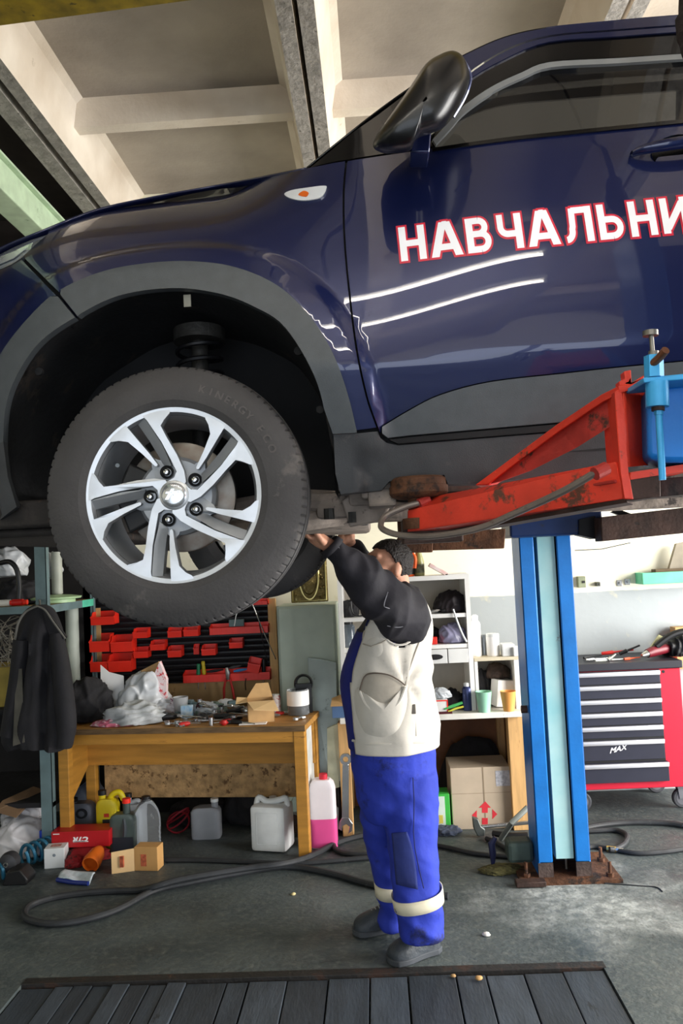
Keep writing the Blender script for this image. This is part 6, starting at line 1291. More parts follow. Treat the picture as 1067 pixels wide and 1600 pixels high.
def floor_things():
    lab = lambda *a: None
    # white polythene bag, carton tube, springs and strut at the far left
    crumple('plastic_bag', 'big crumpled white plastic bag on the floor at the left edge', 'bag', fl(22, 1345) + Vector((0, .16, 0)), (.19, .17, .13), mat('white_film', '#dcd9dc', .35, var=.1, scale=8, spots='#a9a6ac', sscale=7, sthr=.62), 51, .26)
    crumple('plastic_bag', 'white plastic bag tip above the big bag at the left edge', 'bag', fl(8, 1345) + Vector((0, .28, .12)), (.12, .1, .09), mat('white_film', '#dcd9dc', .35), 53, .28)
    q = MB(); a, b = at(-10, 1268, 4.9), at(40, 1245, 5.1); q.prism([a, b, b + Vector((.04, .04, -.03)), at(25, 1278, 4.9)], (0, .12, .03)); one(q, 'carton', 'long brown carton lying in the rack behind the white bag', 'box', mat('brown_card', '#7a6148', .8, var=.15))
    cyl_thing('jar', 'dark bottle with chrome lid in the rack behind the white bag', 'jar', 56, 1290, 1243, 24, 0, [('glass', [(.9, 0), (1, .03), (1, .7), (.8, .8)], mat('blue_dark_glass', '#38454f', .1, var=.3, spots='#9fb2be', sscale=20, sthr=.62)), ('lid', [(.82, .8), (.82, .98), (.01, 1)], CHR2)], Y=5.2)
    def spring(p0, p1, r, turns, label):
        p0, p1 = Vector(p0), Vector(p1); d = (p1 - p0); L = d.length; d.normalize(); a = d.orthogonal().normalized(); b = d.cross(a); N = int(turns * 18)
        one(MB().tube([p0 + d * L * i / N + a * r * math.cos(2 * PI * turns * i / N) + b * r * math.sin(2 * PI * turns * i / N) for i in range(N + 1)], .010, 8), 'coil_spring', label, 'spring', mat('teal_spring', '#2c6a86', .4, .2, var=.3, scale=20), smooth=True)
    spring(fl(30, 1362) + Vector((0, .04, .07)), fl(66, 1352) + Vector((.02, .12, .075)), .055, 4.5, 'blue coil spring lying on the floor beside the white box')
    spring(fl(-4, 1378) + Vector((-.04, 0, .05)), fl(18, 1372) + Vector((0, .03, .05)), .045, 3, 'blue coil spring at the left edge behind the black strut mount')
    p = fl(22, 1384); t = thing('strut_mount', 'black rubber strut mount lying on the floor at the left edge', 'car part', p); q = MB(); q.prism([(p.x - .07, p.y, 0.0), (p.x + .07, p.y, 0), (p.x + .075, p.y, .03), (p.x + .03, p.y, .085), (p.x - .04, p.y, .075)], (0, .12, 0)); q.build('plate', BLK, t, bev=.008)
    c = p + Vector((-.075, .10, .09)); MB().lathe([(.0005, -.03), (.02, -.03), (.05, -.015), (.055, .02), (.05, .05)], c, 'Y', 24).build('bushing', mat('dark_grey_part', '#3a3a3d', .5, .3, var=.2), t, smooth=True); MB().lathe([(.008, -.036), (.014, -.036), (.014, -.028)], c, 'Y', 14).build('nut', CHR2, t)
    # boxes
    def cube(name, label, px0, px1, pyt, pyb, dep, rz, m, z=0, tm=None):
        b = fl((px0 + px1) / 2, pyb, z); Y = b.y; w_ = (px1 - px0) * sc(Y); h = (at(0, pyt, Y) - at(0, pyb, Y)).z
        t = thing(name, label, 'box', b); M = Matrix.Translation(b + Vector((0, dep / 2, 0))) @ Matrix.Rotation(rz, 4, 'Z'); MB(M).box(-w_ / 2, w_ / 2, -dep / 2, dep / 2, 0, h, bev=.003).build('carton_body', m, t); return t, M, w_, h, dep
    t, M, w_, h, dep = cube('carton', 'small white carton on the floor beside the blue spring', 68, 99, 1326, 1357, .10, .12, mat('white_carton', '#d9dcdc', .45, var=.04)); MB(M).lathe([(.0005, -.0005), (.008, -.0005), (.009, 0)], (0, -dep / 2 - .001, h * .66), 'Y', 14).build('printed_dot', mat('grey_print', '#7d8890', .5), t)
    MB(M).box(-w_ * .25, w_ * .25, -dep * .2, dep * .25, h + .0005, h + .001).build('printed_panel', mat('rose_print', '#b98a80', .6, var=.4, scale=60), t)
    t, M, w_, h, dep = cube('carton', 'blue and white carton behind the small white carton', 62, 84, 1298, 1340, .10, 0, mat('blue_carton', '#2244b8', .4, var=.08)); MB(M).box(-w_ / 2 - .001, w_ / 2 + .001, -dep / 2 - .001, -dep / 2 + .002, h * .45, h * .68).build('white_stripe', GLOSSW, t)
    # red parts box with white logo letters
    b = fl(124, 1352); Y = 4.93; zb = at(124, 1324, Y).z; zt = at(124, 1299, Y).z; xa, xb = at(80, 1310, Y).x, at(171, 1310, Y).x
    t = thing('parts_box', 'long red parts box with white lettering on the floor pile', 'box', (xa, Y, zb)); MB().box(xa, xb, Y, Y + .14, zb, zt, bev=.003).build('carton_body', mat('red_carton', '#b3141c', .4, var=.06), t)
    text_on('printed_lettering', 'CTR', .036, mat('white_ink', '#f2eeee', .5, var=0), t, lambda v: Vector((at(127, 1311, Y).x - v.x * 1.3, Y - .001 - v.z, at(127, 1311, Y).z - v.y)), .002, .35)
    MB().box(at(114, 1311, Y).x, at(138, 1311, Y).x, Y - .0016, Y, at(127, 1315, Y).z - .002, at(127, 1315, Y).z + .003).build('logo_bar', mat('white_ink', '#f2eeee', .5, var=0), t)
    MB().box(xa + .012, xa + .05, Y - .0012, Y, zt - .014, zt - .009).build('printed_line', mat('white_ink', '#f2eeee', .5, var=0), t)
    # red work gloves and strap under it, holding the box up
    crumple('work_gloves', 'red and black work gloves bunched under the red parts box', 'gloves', fl(122, 1352) + Vector((0, .10, 0)), (.14, .09, zb * .62), mat('red_black_cloth', '#8c1018', .7, var=.2, spots='#17100f', sscale=9, sthr=.50), 61, .22)
    crumple('work_gloves', 'red glove with black and white cuff in front of the box', 'gloves', fl(112, 1357) + Vector((.0, .04, 0)), (.05, .05, .035), mat('red_black_cloth', '#8c1018', .7), 63, .25)
    # orange cup lying forward
    c = fl(143, 1362) + Vector((0, .05, .056)); t = thing('plastic_cup', 'orange plastic funnel cup lying on the floor by the red box', 'cup', c - Vector((0, 0, .056)))
    Mo = Matrix.Translation(c) @ Matrix.Rotation(-1.25, 4, 'X') @ Matrix.Rotation(.1, 4, 'Y'); MB(Mo).lathe([(.0005, .075), (.03, .07), (.042, .045), (.052, -.03), (.048, -.055), (.044, -.055), (.046, -.03)], (0, 0, 0), 'Z', 28).build('cup_wall', mat('orange_plastic', '#dd6a1e', .4, var=.06), t, smooth=True); MB(Mo).lathe([(.02, .074), (.028, .078), (.03, .072)], (0, 0, 0), 'Z', 24).build('cup_base_ring', mat('orange_plastic', '#dd6a1e', .4), t, smooth=True)
    # crushed wipes packet
    a = fl(90, 1378); b = fl(138, 1384); q = MB(); q.grid(lambda u, v: a.lerp(b, u) + Vector((0, .11 * v, .012 + .016 * math.sin(5 * u + 3 * v) * math.sin(2 * v + 1) + .014 * v)), 16, 8); t = thing('wipes_packet', 'crushed blue and white packet lying on the floor in front', 'packet', a); q.build('white_face', mat('packet_white', '#c9d6de', .4, var=.2, scale=40), t, smooth=True, solid=.006)
    q = MB(); q.tube([a + Vector((-.002, 0, .012)), a.lerp(b, .5) + Vector((0, -.006, .01)), b + Vector((0, 0, .012))], .012, 8); q.build('blue_edge', mat('packet_blue', '#1c2f7c', .4), t, smooth=True)
    # bottles under the bench, left
    t, M, w_, h = jerry('oil_canister', 'grey oil canister with grip hole at the left bench leg', 'canister', 104, 146, 1250, 1318, 0, mat('grey_oil_plastic', '#6a6e78', .4, var=.1), (BLK, False, -.3), .10, hfrac=.9)
    q = MB(M); q.lathe([(.018, -.057), (.03, -.057), (.032, -.05), (.018, -.05), (.018, -.057)], (.015, 0, h * .68), 'Y', 20, sx=1.2); q.build('grip_hole', mat('grip_dark', '#23242a', .5), t, smooth=True); MB(M).box(-.02, .045, -.0555, -.053, h * .22, h * .27).build('label_print', mat('lime_print', '#a9b832', .5, var=0), t)
    crumple('plastic_bag', 'bluish clear plastic bag behind the grey oil canister', 'bag', fl(122, 1300) + Vector((0, .22, .0)), (.12, .06, .19), mat('blue_film', '#8d96a8', .3, var=.15, trans=.25), 71, .2)
    t, M, w_, h = jerry('oil_canister', 'yellow canister with curved spout beside the grey canister', 'canister', 150, 184, 1238, 1326, 0, mat('yellow_plastic', '#d8c21a', .4, var=.06), (BLK, False, -.25), .09, hfrac=.86)
    MB(M).tube(cr([(.01, 0, h * .8), (.03, 0, h * .92), (.075, 0, h * .95), (.10, 0, h * .82)], 6), .018, 12).build('spout', mat('yellow_plastic', '#d8c21a', .4), t, smooth=True); MB(M).box(-.02, .03, -.052, -.048, h * .40, h * .52).build('label_print', mat('label_black', '#1f2320', .5, var=.3), t); MB(M).box(-.01, .02, -.052, -.048, h * .56, h * .62).build('label_print', mat('label_red', '#c8321e', .5), t)
    t, M, w_, h = jerry('canister', 'silver grey canister behind the clear water bottle', 'canister', 192, 226, 1243, 1322, 0, mat('silver_plastic', '#a3a8ae', .35, .2, var=.08), (BLK, True, -.3), .09)
    t, M, w_, h = jerry('spray_bottle', 'dark green bottle with red nozzle standing behind the small box', 'bottle', 171, 213, 1251, 1338, 0, mat('green_grey_plastic', '#47534f', .35, var=.15), (REDP, False, .12), .08, hfrac=.74)
    MB(M).box(-.06, .065, -.0445, -.0405, h * .08, h * .34, bev=.002).build('dark_label', mat('label_navy', '#22262e', .45), t); MB(M).cyl((.12 * w_, 0, h * .70), (.12 * w_, 0, h * .9), .021, n=16).build('neck_sleeve', PLW, t, smooth=True); MB(M).tube([(.012, -.03, h * .66), (.02, -.044, h * .5), (.016, -.046, h * .36)], .012, 8).build('grip', mat('grip_grey', '#3a4044', .4), t, smooth=True)
    cyl_thing('water_bottle', 'big clear ribbed water bottle beside the dark green bottle', 'bottle', 231, 1332, 1243, 42, 0, [('bottle_wall', [(.85, 0), (.98, .03), (1, .08)] + [(1 - .04 * (i % 2), .1 + .04 * i) for i in range(9)] + [(1, .5), (1, .62), (.85, .75), (.55, .88), (.32, .93), (.3, .95)], PET), ('cap', [(.32, .94), (.32, .99), (.01, 1)], BLK), ('carry_ring', [(.42, .925), (.42, .94)], BLK)])
    # small open box in front: two carton faces
    t, M, w_, h, dep = cube('carton', 'small brown carton with red print on the floor in front of the bottles', 211, 249, 1324, 1361, .09, -.12, mat('kraft_card', '#c09258', .75, var=.08)); MB(M).box(-w_ * .22, w_ * .02, -dep / 2 - .001, -dep / 2 + .001, h * .2, h * .7).build('printed_panel', mat('red_print', '#b0583a', .6, var=.4, scale=50), t)
    q = MB(M); q.prism([(-w_ / 2, -dep / 2, 0), (-w_ / 2, -dep / 2, h * .95), (-w_ * 1.32, -dep / 2 - .05, h * .9), (-w_ * 1.32, -dep / 2 - .05, 0)], (0, .003, 0)); q.build('open_flap', mat('card_light', '#d8b583', .8), t); MB(M).box(-w_ * 1.0, -w_ * .85, -dep / 2 - .04, -dep / 2 - .0385 + .012, h * .25, h * .7).build('printed_panel', mat('red_print', '#b0583a', .6), t)
    # under the bench: black bag, can, cables, jerrycan, amber bottle, pink antifreeze
    crumple('cloth_bag', 'large black bag lying under the middle of the bench', 'bag', fl(392, 1306) + Vector((0, .3, 0)), (.21, .16, .20), BLKCL, 81, .2); crumple('cloth_bag', 'dark bundle lying under the bench left of the black bag', 'bag', fl(300, 1306) + Vector((0, .3, 0)), (.20, .14, .10), BLKCL, 83, .2)
    t, M, w_, h = jerry('canister', 'grey white can lying in the shade under the bench', 'canister', 298, 344, 1252, 1312, 0, mat('dim_plastic', '#8d9096', .5, var=.1), (PLW, False, .3), .1)
    q = MB(); rr = random.Random(9)
    for k in range(3): c = fl(272, 1312) + Vector((0, .12, .02 + .02 * k)); q.tube([c + Vector((.07 * math.cos(t_), .05 * math.sin(t_), .05 + .05 * math.sin(t_ + k))) for t_ in [2 * PI * i / 24 for i in range(24)]], .006, 6, closed=True)
    one(q, 'cable_coil', 'dark red cable coil under the bench beside the water bottle', 'cable', mat('red_cable', '#7c1220', .5), smooth=True)
    b = fl(424, 1335); Y = b.y; w_ = 58 * sc(Y); h = (at(0, 1256, Y) - at(0, 1336, Y)).z; t = thing('jerrycan', 'white plastic jerrycan on the floor under the bench', 'jerrycan', b); M = Matrix.Translation(b + Vector((0, .10, 0))) @ Matrix.Rotation(-.25, 4, 'Z')
    MB(M).box(-w_ / 2, w_ / 2, -.085, .085, .004, h * .9, bev=.022).build('body', PLW, t, smooth=True); MB(M).box(-w_ * .30, w_ * .30, -.088, -.084, .05, h * .78, bev=.004).build('side_panel', PLW, t, smooth=True)
    MB(M).tube(cr([(-w_ * .44, 0, h * .86), (-w_ * .36, 0, h * 1.0), (-w_ * .15, 0, h * .93), (0, 0, h * .93), (w_ * .25, 0, h * .97), (w_ * .42, 0, h * 1.0), (w_ * .46, 0, h * .85)], 5), .018, 10).build('handle', PLW, t, smooth=True); MB(M).cyl((-w_ * .05, .05, h * .88), (-w_ * .05, .05, h * .98), .022, n=16).build('cap', PLW, t, smooth=True)
    cyl_thing('water_bottle', 'clear bottle with amber liquid behind the bench leg', 'bottle', 469, 1316, 1248, 26, 0, [('bottle_wall', [(.9, 0), (1, .04)] + [(1 - .05 * (i % 2), .08 + .06 * i) for i in range(10)] + [(.8, .75), (.35, .92), (.35, .95)], PET), ('liquid', [(.01, .02), (.88, .03), (.88, .45), (.01, .45)], mat('amber_liquid', '#5a2a1c', .15)), ('cap', [(.36, .94), (.36, 1), (.01, 1)], mat('blue_cap', '#2a55a8', .4))], Y=5.3)
    t, M, w_, h = jerry('antifreeze_bottle', 'tall white bottle with pink liquid and red cap beside the bench', 'bottle', 486, 527, 1214, 1326, 0, mat('milky_plastic', '#e6dfe4', .35, var=.04), (mat('red_cap', '#c8283a', .4), False, .06), .10, hfrac=.93); 
    q = MB(M); n = 28; vs = []
    for z_ in (.004, h * .40):
        for i in range(n): a_ = 2 * PI * i / n; c_, s_ = math.cos(a_), math.sin(a_); vs.append(Vector(((w_ / 2 + .002) * abs(c_) ** .4 * (1 if c_ > 0 else -1), .0525 * abs(s_) ** .4 * (1 if s_ > 0 else -1), z_)))
    q.add(vs, [[i, (i + 1) % n, n + (i + 1) % n, n + i] for i in range(n)]); q.build('pink_liquid', mat('pink_liquid', '#e8569a', .3, var=.06), t, smooth=True, angle=40)
    cyl_thing('bottle', 'dark thermos shaped bottle between the pink bottle and the big spanner', 'bottle', 531, 1300, 1222, 16, 0, [('body', [(.9, 0), (1, .03), (1, .75), (.6, .88)], BLK), ('cap', [(.5, .86), (.5, 1), (.01, 1)], CHR2)], Y=5.3)
    MB().box(at(100, 1250, 5.68).x, at(428, 1250, 5.68).x, 5.83, 5.86, 0, .5).build('under_bench_shade', mat('shade_black', '#120f0d', .9), bpy.data.objects['workbench'])  # added near-black sheet standing in for the shade under the bench
floor_things()
def hose(px, label, r=.016, name='air_hose', z=None, m=None, n=8):
    pts = []
    for p in px: q = fl(p[0], p[1], (p[2] if len(p) > 2 else r)); pts.append(q)
    o = one(MB().tube(cr(pts, n), r, 10), name, label, 'hose', m or mat('hose_rubber', '#2b2d30', .55, var=.2, scale=20, spots='#4a4c4e', sscale=14, sthr=.62), smooth=True); return o
hose([(258, 1344), (310, 1344), (367, 1346), (420, 1348), (463, 1349), (520, 1345), (600, 1338), (650, 1336)], 'straight black hose running from the small carton to the mechanic', .014)
hose([(700, 1400, .016), (640, 1394), (578, 1381), (511, 1363), (444, 1354), (367, 1365), (300, 1378), (240, 1392), (190, 1418), (152, 1432), (110, 1441), (76, 1443), (48, 1438), (38, 1430), (43, 1418), (60, 1409), (91, 1401), (135, 1395), (177, 1392), (215, 1391), (240, 1386, .04), (270, 1377, .05), (304, 1370, .05), (383, 1357, .045), (438, 1350, .05), (482, 1339, .03), (527, 1317), (565, 1306), (610, 1300)], 'black hose looped in a wide bend across the left floor', .017)
hose([(519, 1318), (526, 1328), (545, 1334), (578, 1335), (640, 1332)], 'short black hose bend behind the mechanic', .015)
hose([(676, 1320), (700, 1324), (740, 1333), (790, 1338), (850, 1340), (890, 1332), (925, 1323), (952, 1326), (995, 1333), (1036, 1331), (1080, 1325)], 'black hose running behind the lift column to the right', .013)
hose([(880, 1305), (923, 1292), (968, 1286), (1010, 1285), (1049, 1287), (1085, 1293)], 'black hose arc lying in front of the tool trolley', .016)
hose([(890, 1300), (930, 1298), (960, 1297), (976, 1302), (980, 1309), (974, 1320), (960, 1327), (952, 1327, .02)], 'black hose hook joined by a brass coupling', .015)
a, b = fl(948, 1326, .014), fl(974, 1329, .014); t = thing('hose_coupling', 'brass coupling on the hose right of the lift column', 'coupling', a); MB().cyl(a, a.lerp(b, .55), .017, n=8).build('nut', mat('brass', '#b99a5c', .35, .8, var=.15), t); MB().cyl(a.lerp(b, .5), b, .014, n=12).build('ferrule', CHR2, t, smooth=True)
hose([(945, 1380), (975, 1382), (1000, 1384), (1025, 1386), (1035, 1393)], 'thin black wire on the floor right of the lift column', .003, 'wire', n=6)
hose([(760, 1310), (775, 1316), (800, 1330), (825, 1336)], 'short grey hose in front of the hammer', .014)
q = MB(); q.tube([fl(783, 1310, .02), at(800, 1285, 4.8), at(824, 1262, 4.86)], .016, 10); one(q, 'grey_pipe', 'grey pipe leaning from the hose heap to the column', 'pipe', mat('pipe_plastic', '#7f8580', .45, var=.1), smooth=True)
# ------------------------------------------------------------------ white shelf unit and cupboard
SY = 5.22; SYB = 5.56
def build_shelf():
    WH = mat('white_chipboard', '#e9e7e2', .5, var=.05, scale=6); BK = mat('shelf_back', '#b9b1a4', .6, var=.08)
    x0, x1 = at(531, 1000, SY).x, at(738, 1000, SY).x; zt = at(690, 906, SY).z; zb = at(700, 1112, SY).z; th = .028
    T = thing('shelf_unit', 'white chipboard shelf unit with two small drawers behind the mechanic', 'shelf unit', (x0, SY, zb))
    for x in (x0, x1 - th): MB().box(x, x + th, SY, SYB, zb, zt).build('side_panel', WH, T)
    MB().box(x0, x1, SY - .005, SYB, zt, zt + th).build('top_board', WH, T); MB().box(x0 + th, x1 - th, SYB - .01, SYB, zb, zt).build('back_panel', BK, T)
    z1_, z2_ = at(700, 962, SY).z, at(700, 1010, SY).z
    for z in (z1_, z2_): MB().box(x0 + th, x1 - th, SY + .004, SYB - .01, z - .012, z + .012).build('shelf', WH, T)
    xm = at(699, 1020, SY).x; zd0 = at(700, 1036, SY).z; xd0 = at(664, 1020, SY).x
    for a, b, l in ((xm + .003, x1 - th - .004, 0), (xd0 - .01, xm - .003, 1)):
        d = MB().box(a, b, SY - .01, SY + .25, zd0, z2_ - .016, bev=.002).build('drawer', mat('drawer_white', '#dcdcd8', .5, var=.06), T)
        if l: MB().lathe([(.0005, -.002), (.02, -.0015), (.035, 0)], (a + .07, SY - .0105, (zd0 + z2_) / 2 - .01), 'Y', 18, sx=1.4, sy=.5).build('dark_smudge', BLKCL, d)
    # counter and cupboard below
    xc1 = at(818, 1108, SY - .06).x
    C = thing('cupboard', 'open wooden cupboard with a white worktop under the shelf unit', 'cupboard', (x0, SY, 0))
    MB().box(x0 - .02, xc1, SY - .08, BACK_Y - .1, zb - .035, zb, bev=.003).build('worktop', mat('worktop_white', '#e4e0d6', .5, var=.1, spots='#b8b09c', sscale=16, sthr=.66), C)
    for pxl, pxr in ((797, 822), (531, 548)):
        xa, xb = at(pxl, 1200, SY - .02).x, at(pxr, 1200, SY - .02).x; MB().box(xa, xb, SY - .03, SY + .06, 0, zb - .036, bev=.003).build('post', PINE, C); MB().box(xa + .01, xb - .01, SYB + .2, SYB + .26, 0, zb - .036).build('post', PINE, C)
    MB().box(x0, xc1 - .02, BACK_Y - .14, BACK_Y - .12, 0, zb - .036).build('back_panel', mat('dark_ply', '#6a4020', .6, var=.4, scale=5, spots='#32190c', sscale=3, sthr=.56), C)
    xs1 = at(797, 1200, SY + .1).x; MB().box(xs1 + .04, xs1 + .06, SY + .06, BACK_Y - .14, 0, zb - .036).build('side_panel', mat('dark_ply', '#6a4020', .6), C)
    # small open box standing on the worktop, right of the shelf
    xb0, xb1 = x1 + .004, at(812, 1060, SY).x; zb1 = at(775, 1027, SY).z
    B = thing('open_crate', 'white open box standing on the worktop beside the shelf unit', 'crate', (xb0, SY, zb))
    MB().box(xb0, xb1, SY, SYB, zb1 - .02, zb1).build('top_board', mat('pale_edge', '#cfc4aa', .6, var=.1), B); MB().box(xb1 - .03, xb1, SY, SYB, zb, zb1 - .021).build('side_panel', WH, B); MB().box(xb0, xb0 + .02, SY, SYB, zb, zb1 - .021).build('side_panel', WH, B); MB().box(xb0 + .021, xb1 - .031, SYB - .01, SYB, zb, zb1 - .021).build('back_panel', BK, B)
    return x0, x1, zt + th, zb, z1_ + .012, z2_ + .012, zb1, xb0, xb1
SX0, SX1, SZT, SZB, SZ1, SZ2, SZC, CX0, CX1 = build_shelf()
def shelf_things():
    def X(px, Y=SY + .1): return at(px, 1000, Y).x
    y = SY + .12
    # top board
    t = thing('plastic_jug', 'orange plastic jug on top of the white shelf behind the head', 'jug', (X(638), y, SZT)); om = mat('orange_jug', '#e8622a', .4, var=.06)
    MB().lathe([(.0005, 0), (.05, 0), (.055, .01), (.055, .13), (.04, .17), (.02, .19), (.02, .2)], (X(640), y, SZT), 'Z', 24).build('body', om, t, smooth=True); MB().tube(cr([(X(640) + .03, y - .04, SZT + .16), (X(640) + .06, y - .05, SZT + .12), (X(640) + .055, y - .05, SZT + .05)], 5), .01, 8).build('handle', om, t, smooth=True); MB().lathe([(.056, .012), (.057, .05)], (X(640), y, SZT), 'Z', 24).build('dark_label', BLK, t, smooth=True)
    t = thing('bottle', 'olive green bottle with dark label on top of the shelf', 'bottle', (X(661), y, SZT)); gm = mat('olive_glass', '#8a8a56', .3, var=.1)
    MB().lathe([(.0005, 0), (.032, 0), (.034, .01), (.034, .09), (.026, .12), (.015, .165), (.013, .2), (.0005, .2)], (X(661), y, SZT), 'Z', 20).build('body', gm, t, smooth=True); MB().lathe([(.0345, .02), (.0345, .075)], (X(661), y, SZT), 'Z', 20).build('label', mat('label_olive', '#3c4436', .5, var=.4, scale=40, col2='#77785a'), t, smooth=True)
    q = MB(Matrix.Translation((X(690), y - .05, SZT + .035)) @ Matrix.Rotation(.55, 4, 'Y')); q.box(-.065, .065, -.05, .05, -.012, .012, bev=.002); one(q, 'carton', 'pink and white carton tilted on top of the shelf', 'box', mat('pink_card', '#e2b4ac', .5, var=.15, scale=20, col2='#f0e6e2'))
    q = MB(); q.box(X(700), X(735), y - .1, y + .1, SZT, SZT + .006); one(q, 'paper_stack', 'thin stack of papers on the shelf top right end', 'paper', GLOSSW)
    # second shelf
    crumple('cloth_bag', 'black purse with magenta patch on the upper shelf', 'bag', (X(708), y, SZ1), (.10, .08, .085), mat('black_magenta', '#1d1418', .6, var=.2, spots='#7a2348', sscale=4, sthr=.64), 91, .22)
    for i, (a, b, lab) in enumerate((((664, 958), (690, 948), 'black handled tool lying on the upper shelf, left'), ((672, 957), (700, 951), 'steel tool lying on the upper shelf'), ((690, 960), (718, 956), 'short black tool at the front of the upper shelf'))):
        A, Bp = at(*a, SY + .05), at(*b, SY + .08); A.z = SZ1 + .014; Bp.z = SZ1 + .016 + .01 * i; one(MB().tube([A, A.lerp(Bp, .4), A.lerp(Bp, .5), Bp], [.009, .010, .005, .004], 8), 'hand_tool', lab, 'tool', [BLK, CHR2, BLK][i], smooth=True)
    one(MB().tube(cr([at(708, 952, SY), at(714, 970, SY - .015), at(722, 990, SY - .015), at(729, 1003, SY - .01)], 5), .006, 8), 'cable', 'white cable hanging from the upper shelf over the front', 'cable', PLW, smooth=True)
    # third shelf
    crumple('plastic_bag', 'clear violet plastic bag on the middle shelf', 'bag', (X(707), y - .02, SZ2), (.085, .07, .075), mat('violet_film', '#a9a6c4', .25, var=.2, scale=12, trans=.25), 93, .25)
    crumple('cloth_bundle', 'black bundle on the middle shelf behind the red box', 'bundle', (X(674), y + .04, SZ2), (.07, .06, .06), BLKCL, 95, .25)
    one(MB().box(X(667), X(682), y - .08, y - .02, SZ2, SZ2 + .045, bev=.002), 'carton', 'small red box on the middle shelf', 'box', REDP)
    # left column of the shelf, seen in front of the mechanic
    cyl_thing('glass_jar', 'dark jar with pale label on the left part of the shelf', 'jar', 546, 1018, 978, 20, SZ2, [('glass', [(.95, 0), (1, .03), (1, .8), (.7, .9)], mat('smoke_glass', '#5a636c', .12, var=.3, spots='#c8d0d6', sscale=16, sthr=.55)), ('lid', [(.72, .88), (.72, 1), (.01, 1)], BLK)], Y=SY + .1)
    crumple('cloth_bundle', 'dark bundle on the upper left part of the shelf', 'bundle', (X(548), y, SZ1), (.06, .07, .07), BLKCL, 97, .2)
    one(MB().tube(cr([at(548, 940, SY), at(550, 955, SY - .01), at(556, 962, SY - .01), at(566, 962, SY)], 5), .005, 6), 'cable', 'black cable drooping at the left part of the shelf', 'cable', BLK, smooth=True)
    t = thing('carton', 'blue and kraft box on the worktop in front of the mechanic', 'box', (X(522), SY, SZB)); MB().box(X(516), X(537), SY - .06, SY + .06, SZB, SZB + .07, bev=.002).build('blue_box', mat('steel_blue_card', '#4c6890', .5, var=.15), t); q = MB(); q.prism([(X(514), SY - .06, SZB + .071), (X(537), SY - .06, SZB + .071), (X(532), SY + .05, SZB + .125), (X(515), SY + .05, SZB + .10)], (0, 0, .004)); q.build('kraft_lid', CARD, t)
    # worktop
    t = thing('carton', 'white box with red edges on the worktop behind the mechanic', 'box', (X(682), SY, SZB)); MB().box(X(671), X(691), SY - .06, SY + .06, SZB, SZB + .085, bev=.002).build('carton_body', GLOSSW, t)
    for z in (SZB + .002, SZB + .075): MB().box(X(671) - .001, X(691) + .001, SY - .061, SY - .058, z, z + .008).build('red_edge', REDP, t)
    MB().box(X(691) - .006, X(691) + .001, SY - .0615, SY - .0585, SZB + .002, SZB + .083).build('red_edge', REDP, t)
    crumple('plastic_bag', 'clear crumpled bag on the white and red box', 'bag', (X(682), SY + .0, SZB + .086), (.055, .05, .04), FILM, 99, .3); crumple('cloth_bundle', 'black gloves heaped on the worktop below the drawers', 'gloves', (X(703), SY + .12, SZB), (.08, .08, .07), mat('black_red', '#161416', .8, var=.2, spots='#5a1018', sscale=5, sthr=.68), 101, .25)
    one(MB().tube([at(694, 1108, SY - .06), at(708, 1103, SY - .05), at(722, 1098, SY - .03)], [.006, .010, .009], 8), 'marker_pen', 'green marker lying on the worktop', 'pen', mat('green_pen', '#3f9c54', .4), smooth=True)
    one(MB().tube([at(700, 1112, SY - .07), at(712, 1107, SY - .06), at(724, 1104, SY - .05)], [.005, .007, .006], 8), 'marker_pen', 'yellow green pen lying in front of the green marker', 'pen', mat('yellow_pen', '#b9b43c', .4), smooth=True)
    one(MB().box(X(674), X(697), SY - .075, SY - .062, SZB, SZB + .014, bev=.002), 'phone_case', 'dark red case lying at the worktop edge', 'case', mat('dark_red_plastic', '#4a1418', .4))
    def spray(px, pyb, pyt, w_, z, lab, body, capm, Y=None): return cyl_thing('spray_can', lab, 'spray can', px, pyb, pyt, w_, z, [('can', [(.94, 0), (1, .02), (1, .76), (.92, .8), (.6, .86)], body), ('cap', [(.62, .85), (.62, .97), (.3, 1), (.01, 1)], capm)], Y=Y)
    spray(731, 1106, 1062, 15, SZB, 'dark blue spray can on the worktop beside the green cup', mat('navy_can', '#3a4470', .3, .3, var=.15, spots='#a9b2cc', sscale=10, sthr=.62), PLW, Y=SY + .02)
    def cup(px, w_, pyt, pyb, lab, m, Y): cyl_thing('plastic_cup', lab, 'cup', px, pyb, pyt, w_, SZB, [('cup_wall', [(.01, .01), (.68, .01), (.68, 0), (.7, 0), (1, .99), (1.02, 1), (.96, 1), (.66, .03)], m)], 'plastic cups on the worktop', Y=Y)
    cup(757, 25, 1080, 1112, 'mint green plastic cup on the worktop', mat('mint_cup', '#9fd6b8', .4, var=.05), SY - .05); cup(795, 24, 1077, 1108, 'orange plastic cup on the worktop', mat('orange_cup', '#f0a95c', .4, var=.05), SY - .05)
    # on and in the small open box
    spray(745, 1026, 961, 16, SZC, 'white spray can with red label on the open box', mat('white_can', '#e6e4e2', .35, var=.04, spots='#cf5a50', sscale=7, sthr=.66), PLW, Y=SY + .1)
    cyl_thing('tin', 'grey tin behind the white jar on the open box', 'tin', 757, 1025, 993, 12, SZC, [('tin_body', [(1, 0), (1, .95), (.9, 1), (.01, 1)], mat('grey_tin', '#9da3a8', .3, .5))], Y=SY + .14)
    cyl_thing('jar', 'white jar with blue print on the open box', 'jar', 771, 1026, 991, 20, SZC, [('jar_body', [(.9, 0), (1, .05), (1, .85), (.95, .88)], mat('white_blue_print', '#eceae8', .4, var=.03, spots='#4a58a8', sscale=12, sthr=.64)), ('lid', [(.98, .86), (.98, 1), (.01, 1)], PLW)], Y=SY + .08)
